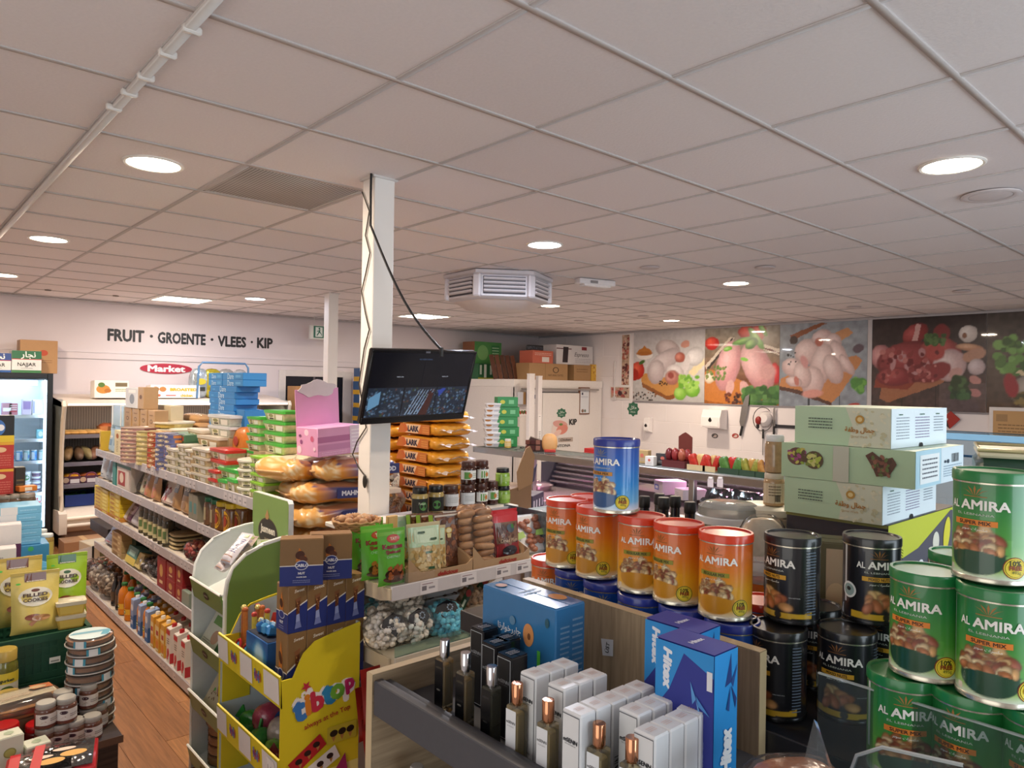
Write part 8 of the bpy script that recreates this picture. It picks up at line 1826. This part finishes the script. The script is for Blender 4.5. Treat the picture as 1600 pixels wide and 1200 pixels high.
for k,(px,i,w_,h,c,prn,lb)in enumerate(((9,4,.09,.13,'b88a9a',(('-y','r',.1,.3,.9,.6,'f0eef2'),),'pink carton cut by the picture edge'),(19,4,.08,.125,'c07a8c',(('-y','s',.1,.2,.9,.9,4,'f2eef2'),('-y','r',.1,.25,.9,.35,'b03a4a')),'pink striped carton'),(40,4,.085,.17,'d3c8e0',(('-y','r',.1,.35,.9,.85,'9a86c0'),('-y','r',0,.9,1,1,'f2f2f6')),'lilac carton'),(57,4,.10,.165,WHT,(('-y','r',.05,.1,.2,.9,'9aa0d8'),),'white carton'),(62,3,.07,.10,'7ac0d0',(('-y','e',.5,.5,.3,.3,'dff0f2'),),'turquoise pack'))):
 carton(lb+' on the top fridge shelves','carton',(fx(px),FY+.25,FZ[i]+.001),(w_,.08,h),0,c,prn)
for k in range(5):
 jar('small drink can, %s along the middle fridge shelf'%ORD[k+1],(fx(18+k*11.5),FY+.22,FZ[2]+.001),.03,.115,'4f9ad0' if k%2 else '8ac0c8','d6dde0',(('-y','r',-1.2,.1,0,.8,'e6eef0'),('-y','e',.6,.4,.3,.2,'2f6ab8')),0,'drink cans in the fridge',lidh=.08)
for k,(px,lvl,r,h,c)in enumerate(((38,0,.065,.115,WHT),(38,1,.065,.115,WHT),(57,0,.045,.055,'c9d0da'),(57,1,.045,.055,'d6dae2'),(57,2,.045,.055,'c4ccd8'),(57,3,.045,.055,'a88aa0'))):
 tub('yoghurt bucket, %s, in the lit fridge'%('lower','upper')[lvl]if k<2 else 'small dairy tub, %s of four beside the yoghurt buckets'%nth(lvl,4),(fx(px),FY+.24,FZ[1]+.001+lvl*(h+.001)),r*2,r*2,h,0,c,WHT,(('-y','e',.0,.4,.4,.25,'5a9a6a'),('-y','e',0,.7,.25,.08,'4a5a7a'))if k<2 else(('-y','r',-.8,.3,.8,.6,'6a5a7a'),),None if k<2 else 'small dairy tubs',True)
tub('tub with a watermelon picture low in the lit fridge',(fx(58),FY+.24,FZ[0]+.19),.12,.12,.12,0,'dfe4ec',WHT,(('-y','e',.0,.55,.5,.35,'dfe6dc'),('-y','e',.0,.58,.42,.3,'d0525a')),None,True)
carton('pale block under the watermelon tub','box',(fx(58),FY+.24,FZ[0]+.001),(.13,.13,.187),0,'c9d6e2')
carton('white low carton at the bottom of the lit fridge','box',(fx(38),FY+.24,FZ[0]+.001),(.16,.12,.10),0,'b5bdc4')
NAJ=lambda a,b_:(('-y','r',0,.62,1,1,a),('-y','r',0,0,1,.12,b_),('-y','r',0,.60,1,.63,'c23a4a'),('-y','t','NAJJAR',.5,.36,.62,'2a2c2c',{'bold':.02}),('-y','t','\ufead\ufe8e\ufea0\ufee7',.55,.80,.5,'e6e8e6',{'bold':.03}),('-y','s',.3,.18,.7,.24,1,'8a8a8a'))
FT=1.937
for px0,px1,yt,c,prn,lb,y in((-32,17.5,552,'dfdedc',NAJ('2f4a8a','2f5a9a'),'blue and white rice carton on the fridge, cut by the picture edge',9.45),(18.5,65,549,'dfdedc',NAJ('2f6a4a','3f7a4a'),'green and white rice carton on the fridge',9.45),(31,90,533,'b08658',(('-y','e',.62,.62,.12,.09,'b5482a'),('-y','s',.5,.3,.85,.42,2,'8a6440')),'tall brown cardboard box on the fridge behind the rice cartons',9.72)):
 a,b_=at(px0,570,Y=y-.12).x,at(px1,570,Y=y-.12).x
 carton(lb,'box',((a+b_)/2,y,FT),(b_-a,.22,at(px1,yt,Y=y-.12).z-FT),0,c,prn)
mx=lambda px,y=MYF+.45:at(px,700,Y=y).x
for k in range(5):
 t=T('flat_bread','long flat bread on the top cabinet shelf, %s from the curved end'%ORD[k+1],'bread',(mx(102+k*13),MYF+.56,MZ[0][0]+.001),.1*(k%2));mk('loaf',G('fb',lambda:MB().ell((0,0,.025),(.085,.16,.028),16,8,sup=.8).mesh(SM)),M('cf9f5c',.6,0,.3,25,.2),t);mk('crust',G('fb2',lambda:MB().ell((0,0,.03),(.06,.13,.03),14,8,sup=.8).mesh(SM)),M('dcb878',.6,0,.2,30),t)
for k,(px,c)in enumerate(((168,'b5623c'),(178,'a8583a'))):
 t=T('fruit_tray','orange-red fruit tray, %s at the end of the bread shelf'%('first' if k==0 else 'second'),'tray',(mx(px),MYF+.58,MZ[0][0]+.001));mk('tray',rect_loft(.16,.18,.09).mesh(SM),M('c98a5a',.4),t);mk('fruit',MB().ell((0,0,.09),(.075,.08,.04),12,8),M(c,.35,0,.3,20),t)
for k in range(8):
 t=T('bread_bag','dark baked bread bag in the middle of the cabinet, %s from the curved end'%ORD[k+1],'bread',(mx(108+k*13,MYF+.5),MYF+.53,MZ[1][0]+.03),.3,rot=(.45,.2*(k%2),.3*(k%3-1)));mk('loaf',MB().ell((0,0,.075),(.05,.13,.05),14,8,sup=.8),M(('8a6a3c','6a4a2c','9a8a5c','7a4a2a')[k%4],.5,0,.35,20,.3),t);mk('wrap',MB().ell((0,0,.075),(.053,.134,.053),14,8,sup=.8),FILM,t)
for k in range(6):
 px=112+k*26
 t=T('date_carton','purple open carton of dates, %s along the low cabinet shelf'%ORD[k+1],'box',(mx(px,MYF+.4),MYF+.38,MZ[2][0]+.001));w_=.20
 mk('carton',MB().box(-w_/2,-.15,0,w_/2,.2,.05).box(-w_/2,-.15,.05,w_/2,-.145,.09),M('4a2440',.5),t);mk('dates',MB().ell((0,.02,.06),(.09,.15,.045),12,8,sup=.7),M(('c98a2c','8a4a2a','d8a03c')[k%3],.4,0,.4,40),t);mk('label_print',PR(lambda u,v,l:(u,-.1505-l,v)).rect(-.04,.015,.05,.06,'c9c4c8').ell(-.08,.05,.03,.03,'b59a84').mesh(),PR45,t);mk('handle',MB().tube([(-.05*math.cos(a),-.146,.09+.035*math.sin(a))for a in[q*PI/8 for q in range(9)]],.007),M('6a2a4a',.5),t)
for k,px in enumerate((124,168)):
 t=T('herb_crate','blue crate of herbs on the cabinet floor, %s'%('next to the curved end' if k==0 else 'second along'),'crate',(mx(px,MYF+.4),MYF+.5,.4455),0);mk('crate',MB().box(-.15,-.2,0,.15,.2,.02).box(-.15,-.2,.02,.15,-.19,.13).box(-.15,.19,.02,.15,.2,.13).box(-.15,-.19,.02,-.14,.19,.13).box(.14,-.19,.02,.15,.19,.13),M('24408f',.4),t)
 rs=random.Random(k);hb=MB()
 for q in range(60):hb.ell((rs.uniform(-.12,.12),rs.uniform(-.17,.17),rs.uniform(.06,.13)),(.04,.012,.006),6,4,Matrix.Rotation(rs.uniform(0,3),3,'Z'))
 o=mk('herbs',hb,M('3f7a3a',.6,0,.3,30),t);o['kind']='stuff'
TOPZ=1.662
for px0,px1,y,h,c,prn,lb in((148,202,9.35,.20,'f0e8dc',(('-y','e',.25,.5,.2,.25,'c98a3a'),('-y','e',.2,.75,.1,.14,'5a7a34'),('-y','e',.38,.42,.1,.12,'b5702c'),('-y','r',.60,.66,.95,.88,'7a6a4a'),('-y','s',.6,.35,.95,.55,2,'9aa05a')),'white fruit box with a pineapple picture on the cabinet top'),(236,313,9.40,.155,'f2ebe2',(('-y','e',.1,.68,.07,.2,'b5783c'),('-y','e',.24,.68,.07,.2,'b5783c'),('-y','t','BROASTED',.66,.66,.56,'d8a02c',{'bold':.08,'h':.26}),('-y','e',.06,.2,.04,.1,'b5603c'),('-y','e',.16,.2,.04,.1,'b5603c'),('-y','r',.3,.16,.5,.24,'c0503c'),('-y','t','chicken',.72,.2,.25,'d8a02c',{'bold':.05})),'long white box with chicken pictures and yellow letters on the cabinet top')):
 a,b_=at(px0,610,Y=y-.11).x,at(px1,610,Y=y-.11).x
 carton(lb,'box',((a+b_)/2,y,TOPZ),(b_-a,.2,h),0,c,prn,rot=(-.05,0,0))
p=at(345,612,Y=9.4)
t=T('snack_rack','blue wire rack holding big silver snack bags on the cabinet top','rack',(p.x,9.4,TOPZ));mk('frame',MB().tube([(-.33,-.1,0),(-.31,-.1,.40),(-.27,-.1,.45),(.27,-.1,.45),(.31,-.1,.40),(.33,-.1,0)],.014),M('5f86ac',.3,.4),t)
for k,(x,c,r)in enumerate(((-.26,'a8b4bc',.12),(-.1,'b5a83a',.13),(.08,'a8a8a4',.12),(.26,'b0b4b8',.10))):
 t=T('snack_bag','shiny snack bag in the wire rack, %s from the white box'%ORD[k+1],'bag',(p.x+x,9.45,TOPZ+.01));mk('body',MB().ell((0,0,.18),(r,.09,.19),14,10,sup=.75),M(c,.2,.5,.4,18,.6),t);mk('label_print',PR(lambda u,v,l:(u,-.093-l,v)).ell(0,.2,.06,.04,'c9b83a').rect(-.05,.08,.05,.13,'3a3a34').mesh(),PR25,t)
t=T('woven_box','brown wooden crate with scalloped edge before the dark hatch','box',(4.62,9.45,1.05));mk('crate',MB().cbox(0,0,0,.46,.3,.78,.006),M('a87a4a',.6,0,.2,10),t);mk('scallop',MB().prism([(.25+.03*math.sin(q*1.1),.1+q*.032)for q in range(20)]+[(.23,.70),(.23,.1)],-.152,-.14,'y'),M('c9a878',.6),t);pr=PR(lambda u,v,l:(u,-.1505-l,v));pr.ell(-.05,.5,.1,.1,'8a5a34').ell(-.05,.5,.085,.085,'b0844f').rect(-.2,.66,.2,.69,'8f6238');mk('print',pr.mesh(),PR45,t)
t=T('back_table','low table under the brown wooden crate at the hatch','table',(4.75,9.45,0));mk('top',MB().cbox(0,0,1.01,.8,.45,.04),WOODL,t)
for s in(-1,1):mk('leg',MB().cbox(s*.36,0,0,.05,.4,1.01),WOODL,t)
X_,Y_=5.62,9.45
for i in range(8):
 carton('yellow and blue snack carton, %s of the back wall pile'%nth(i,8),'box',(X_+.01*(i%2),Y_,.55+i*.195),(.40,.3,.193),0,'3f5f8a',(('-y','r',0,.0,1,.35,'d8a83a'),('-y','r',0,.72,1,1,('a8404a','d9d4e0')[i%2]),('-y','p',((0,.35),(.5,.6),(1,.35)),'c95a3a'),('-x','r',0,0,1,.35,'d8a83a')),'snack cartons by the back wall')
carton('plain carton at the foot of the tall snack pile','box',(X_,Y_,0),(.42,.32,.548),0,'a8906a')
p=at(548,682,d=6.2)
t=T('green_crate','bright green open crate behind the pink carton','crate',(p.x,p.y,1.38));mk('crate',MB().box(-.14,-.1,0,.14,.1,.02).box(-.14,-.1,.02,-.13,.1,.12).box(.13,-.1,.02,.14,.1,.12).box(-.13,.09,.02,.13,.1,.12).box(-.13,-.1,.02,.13,-.09,.06),M('2f9a4a',.4),t);mk('pack',MB().cbox(.03,0,.021,.16,.14,.05,.004),M('dfe2dc',.4),t)
carton('tall carton carrying the bright green crate','box',(p.x,p.y,0),(.3,.24,1.378),0,'a88a64')
CT=CH+.0045
cx=lambda px,y:at(px,580,Y=y).x
for px0,px1,yb,yt,y,c,prn,lb in((741,783,565,536,9.5,'4a8f4a',(('-x','r',0,0,1,1,'8a5a3a'),('-y','e',.3,.5,.2,.35,'7ab06a'),('-y','r',.62,.2,.92,.85,'2f7a44'),('-y','s',.65,.3,.9,.8,4,'b8d8b0')),'green carton on top in the corner pile'),(747,773,592,565,9.48,'2f6a44',(('-y','r',.1,.3,.22,.9,'c9d8c8'),('-y','r',.35,.1,.5,.95,'dfe6dc'),('-y','r',.7,.3,.82,.9,'c9d8c8'),('-y','r',0,0,1,.1,'b5b03a')),'dark green carton under the green one in the corner pile'),(832,864,565,549,8.62,'c96a54',(('-y','r',.45,.1,.8,.5,'e6dcd6'),('-y','s',.1,.6,.9,.85,2,'e6c2b4')),'small orange carton on the brown boxes'),(827,887,592,566,8.62,'b08a60',(('-y','e',.68,.62,.08,.18,'4a3828'),('-y','e',.68,.62,.06,.14,'b08a60'),('-y','t','NATURAL DATES',.68,.3,.4,'5a4530'),('-y','r',.4,.0,.41,1,'8f6c48')),'wide brown carton with a round black mark'),(897,923,592,567,8.62,'ae885e',(('-y','s',.15,.5,.8,.8,2,'8a6844'),),'brown carton with a lifted flap'),(924,936,593,570,8.62,'d8a83a',(('-y','n',.5,.5,.45,.45,24,('c9883a','e3c86a','a86a2c'),.09),),'yellow patterned carton at the cold room edge'),(869,926,565,542,8.66,'d9d6d8',(('-y','r',0,.78,.4,.83,'5a2a34'),('-y','p',((.16,.1),(.30,.1),(.32,.9),(.18,.9)),'2a2026'),('-y','r',.68,.78,.82,.95,'8a2a34'),('-y','t','Espresso',.68,.5,.4,'4a4a52',{'shear':.3}),('-y','s',.5,.1,.95,.35,3,'b0acb4')),'white coffee machine carton on top of the brown boxes')):
 yf=y-.16;a,b_=cx(px0,yf),cx(px1,yf);zb_=CT if yb>585 else CT+.275
 zt_=at(px1,yt,Y=yf).z
 if 'green carton' in lb:zb_=CT if 'dark' in lb else CT+.262;zt_=CT+.26 if 'dark' in lb else zt_
 if yb>585 and 'dark' not in lb:zt_=CT+.273 if 'yellow' not in lb else zt_
 carton(lb,'box',((a+b_)/2,y,zb_),(b_-a,.32,max(.1,zt_-zb_)),0,c,prn,rot=(0,.0,-.0))
for k in range(5):
 t=T('wood_board','dark red-brown board leaning on the cold room, %s of five'%ORD[k+1],'board',(cx(775+k*8,8.75),8.75,CT),.0,'leaning dark boards',rot=(-.18,-.12,0));mk('board',G('wbd',lambda:MB().cbox(0,0,0,.085,.02,.40,.003).mesh()),M(('5a3424','663c28','523020')[k%3],.6,0,.2,12),t)
t=T('wooden_crate','slatted wooden crate standing on edge behind the cartons on the cold room','crate',(cx(858,9.2),9.25,CT),0)
for k in range(9):mk('slat',G('slt',lambda:MB().cbox(0,0,0,.098,.018,.55,.003).mesh()),M(('8a5f3e','7d5536','946848')[k%3],.65,0,.2,10),t,(-.46+k*.115,0,0))
for z in(.08,.44):mk('batten',MB().cbox(0,.03,z,1.02,.03,.05,.003),M('6a4630',.65),t)
t=T('wrap_film','clear film stretched over the slatted wooden crate','film',(cx(858,9.2),9.22,CT+.52));mk('film',MB().cbox(0,0,0,1.06,.1,.10,.02),clear('dfe4ee',.15,.15,.3,.6),t)
KT=KZ+.001
ky=lambda px,X:at(px,700,X=X).y
t_x=4.50
TBH=.0455
for i in range(9):
 tub('white pastry tub, %s of the tall white pile on the counter end'%nth(i,9),(4.45+.012*math.sin(i),5.24+.01*(i%2),KT+i*(TBH+.0005)),.15,.15,TBH,-.6,'e4e0de','f0eeee',(('-y','e',.3,.5,.2,.25,'b5763c'),('-y','r',.6,.3,.95,.6,'c4c4cc')),'white tubs on the counter end',False)
for i in range(5):
 carton('green sweet carton, %s of the pile behind the white tubs'%nth(i,5),'box',(4.585+.02*(i%2),5.19,KT+i*.095),(.20,.15,.094),-.5,'2f8a4a',(('-y','e',.25,.5,.12,.2,'c9c84a'),('-y','r',.55,.3,.8,.7,'7ac08a')),'green cartons behind the white tubs')
cup=at(796,690,X=4.50)
jar('yellow pudding cup standing on the counter shelf',(4.48,cup.y,KT),.032,.085,'d8b45a','efe4d4',(('-y','r',-1,.2,1,.6,'e0c890'),),-.8,lidh=.25)
t=T('knife','flat steel knife lying on the counter shelf by the pudding cup','knife',(4.47,cup.y-.16,KT),.5);mk('blade',MB().cbox(0,0,.001,.14,.025,.004,.001),M('6a6a70',.3,.9),t);mk('handle',MB().cbox(.10,0,.0,.08,.022,.014,.004),M('1a1a1c',.4),t)
p=at(840,705,X=4.46)
t=T('sauce_display','dark brown display of small packs beside an orange bag on the counter','display',(4.46,p.y+.05,KT),-.75);mk('base',MB().prism([(-.09,0),(.09,0),(.07,.10),(-.03,.13)],-.06,.06,'y'),M('3f241c',.5),t)
for k in range(6):mk('pack',MB().cbox(-.055+(k%3)*.045,-.066,.012+(k//3)*.05,.04,.012,.042,.003),M(('6a3a2c','4a2420','8a5a4a')[k%3],.3),t)
t=T('orange_bag','soft pale orange bag beside the dark brown display on the counter','bag',(4.52,p.y-.09,KT),-.7);mk('body',MB().ell((0,0,.08),(.07,.05,.085),14,10,sup=.8),M('dba468',.5,0,.1,20,.2),t);mk('foot',MB().cbox(0,-.03,.0,.10,.05,.025,.005),M('b8332a',.4),t)
items=((1006,690,.10,.10,'b59a6a','food pack with mixed colours behind the blue tin'),(1038,678,.11,.09,'3a3a3e','dark payment terminal on the counter shelf'),(1030,690,.07,.07,'dfdcd8','small white sign card before the terminal'),(1062,662,.14,.13,'6a2024','dark red display carton of sweets on the counter'),(1100,697,.15,.085,'b8342a','red crisp packs in a tan tray, first'),(1120,700,.10,.085,'b03028','red crisp packs in a tan tray, second'),(1150,710,.16,.095,'4f7a3c','green crisp packs in a dark tray, first'),(1180,714,.12,.09,'8a8a3a','green crisp packs in a dark tray, second'),(1205,718,.12,.085,'a8783c','tan and blue packs at the counter shelf end'))
for k,(px,py,w_,h,c,lb)in enumerate(items):
 y=ky(px,4.5)
 if k==3:
  t=T('sweet_display',lb,'display',(4.5,y,KT),RZ);mk('box',MB().box(-.10,-.08,0,.10,.08,.05),M('5a1f22',.5),t);mk('back_card',MB().prism([(-.06,.05),(.06,.05),(.06,.22),(.03,.24),(0,.255),(-.03,.24),(-.06,.22)],.07,.075,'y'),M('6a2c24',.5),t)
  for q in range(6):mk('pack',MB().ell((-.07+q*.028,-.03+.03*(q%2),.09),(.03,.03,.05),8,6),M(('6a1c24','a85a44','8a2a2c')[q%3],.3),t)
  continue
 if k in(4,5,6,7,8):
  t=T('snack_tray',lb,'tray',(4.47,y,KT),RZ);tc2='c9b48a' if k<6 else '26402e'
  mk('tray',MB().box(-w_/2,-.07,0,w_/2,.09,.008).box(-w_/2,-.07,.008,w_/2,-.066,.04),M(tc2,.5),t)
  for q in range(3):mk('pack',MB().ell((-w_/3+q*w_/3,-.02+.02*(q%2),.06),(w_/4.6,.022,.055),12,8,Matrix.Rotation(.35*(q-1),3,'Y'),sup=.45),M(c if q!=1 else('d8b070','c9a86a','b5302c','b58a4a','3a4a9a')[k-4],.25,0,.5,50),t)
  continue
 carton(lb,'pack',(4.5 if k!=2 else 4.40,y,KT),(w_,.06,h),RZ+.2,c,(('-y','e',.5,.6,.15,.15,'c86a5a'),('-y','s',.2,.15,.8,.4,2,'b8b0a8')),flap=False)
for px,X,s,c,lb,prn in((1048,4.60,(.20,.15,.10),'cfc6d2','lilac carton with a blue label on the lower counter shelf',(('-x','r',.1,.3,.6,.7,'6a78c0'),('-x','r',.2,.4,.5,.6,'e2e0ec'))),(1080,4.50,(.19,.13,.075),'e6dfe4','white tissue box on the lower counter shelf',(('+z','e',.5,.5,.22,.18,'8a8488'),('-x','s',.1,.4,.5,.7,2,'b0a8b0')))):
 carton(lb,'box',(X,ky(px,X),1.0762),s,-.5,c,prn)
t=T('foil_packs','crumpled silver foil packs lying on the lower counter shelf','foil',(4.45,ky(1180,4.45),1.0762));rs=random.Random(3);fm=MB()
fm.grid(lambda u,v:(-.12+.3*v,-.35+.7*u,.02+.07*math.sin(PI*v)*(1+.5*math.sin(19*u+7*v)*math.sin(23*v))),40,14);mk('foil',fm.mesh(),M('a8a6aa',.15,.9,.1,20),t);mk('print',PR(lambda u,v,l:(-.11,u,v+.03)).rect(0,0,.06,.03,'8a7a84').mesh(),PR45,t)
p=at(921,750,X=6.9)
carton('red folder box behind the service counter by the cold room','box',(7.02,p.y,p.z),(.24,.20,.40),0,'b3282a',(('-y','e',.5,.7,.06,.06,'6a1a1c'),))
t=T('wall_bench','steel bench behind the service counter carrying the red folder box','table',(7.05,p.y,0));mk('top',MB().cbox(0,0,p.z-.042,.5,.6,.04),STEEL,t)
for s in(-1,1):mk('leg',MB().cbox(s*.22,0,0,.04,.5,p.z-.042),STEEL,t)
t=T('floor_carton','cream carton with an open white flap on the floor before the chilled cabinet','box',(1.83,8.05,0),.12);mk('body',MB().cbox(0,0,0,.42,.35,.27,.003),M('cbbfa8',.5),t);mk('flap',MB().prism([(0,.02),(-.17,.0),(-.17,.24),(0,.27)],-.176,-.172,'y'),M('d6d8da',.5),t,(-.21,0,0));pr=PR(face_fn('-y',.42,.35,.27));pr.rect(.07,.06,.18,.20,'7a7a54').rect(.24,.02,.40,.16,'8a7050').rect(.0,.0,.02,.27,'1c1c1e');mk('print',pr.mesh(),PR45,t)
t=T('floor_carton','plain brown carton pushed under the front of the chilled cabinet','box',(1.74,8.72,0),0);mk('body',MB().cbox(0,0,0,.40,.3,.19,.003),M('9a7454',.6),t);mk('tape',MB().cbox(0,0,.19,.05,.3,.001),M('b5946c',.5),t)
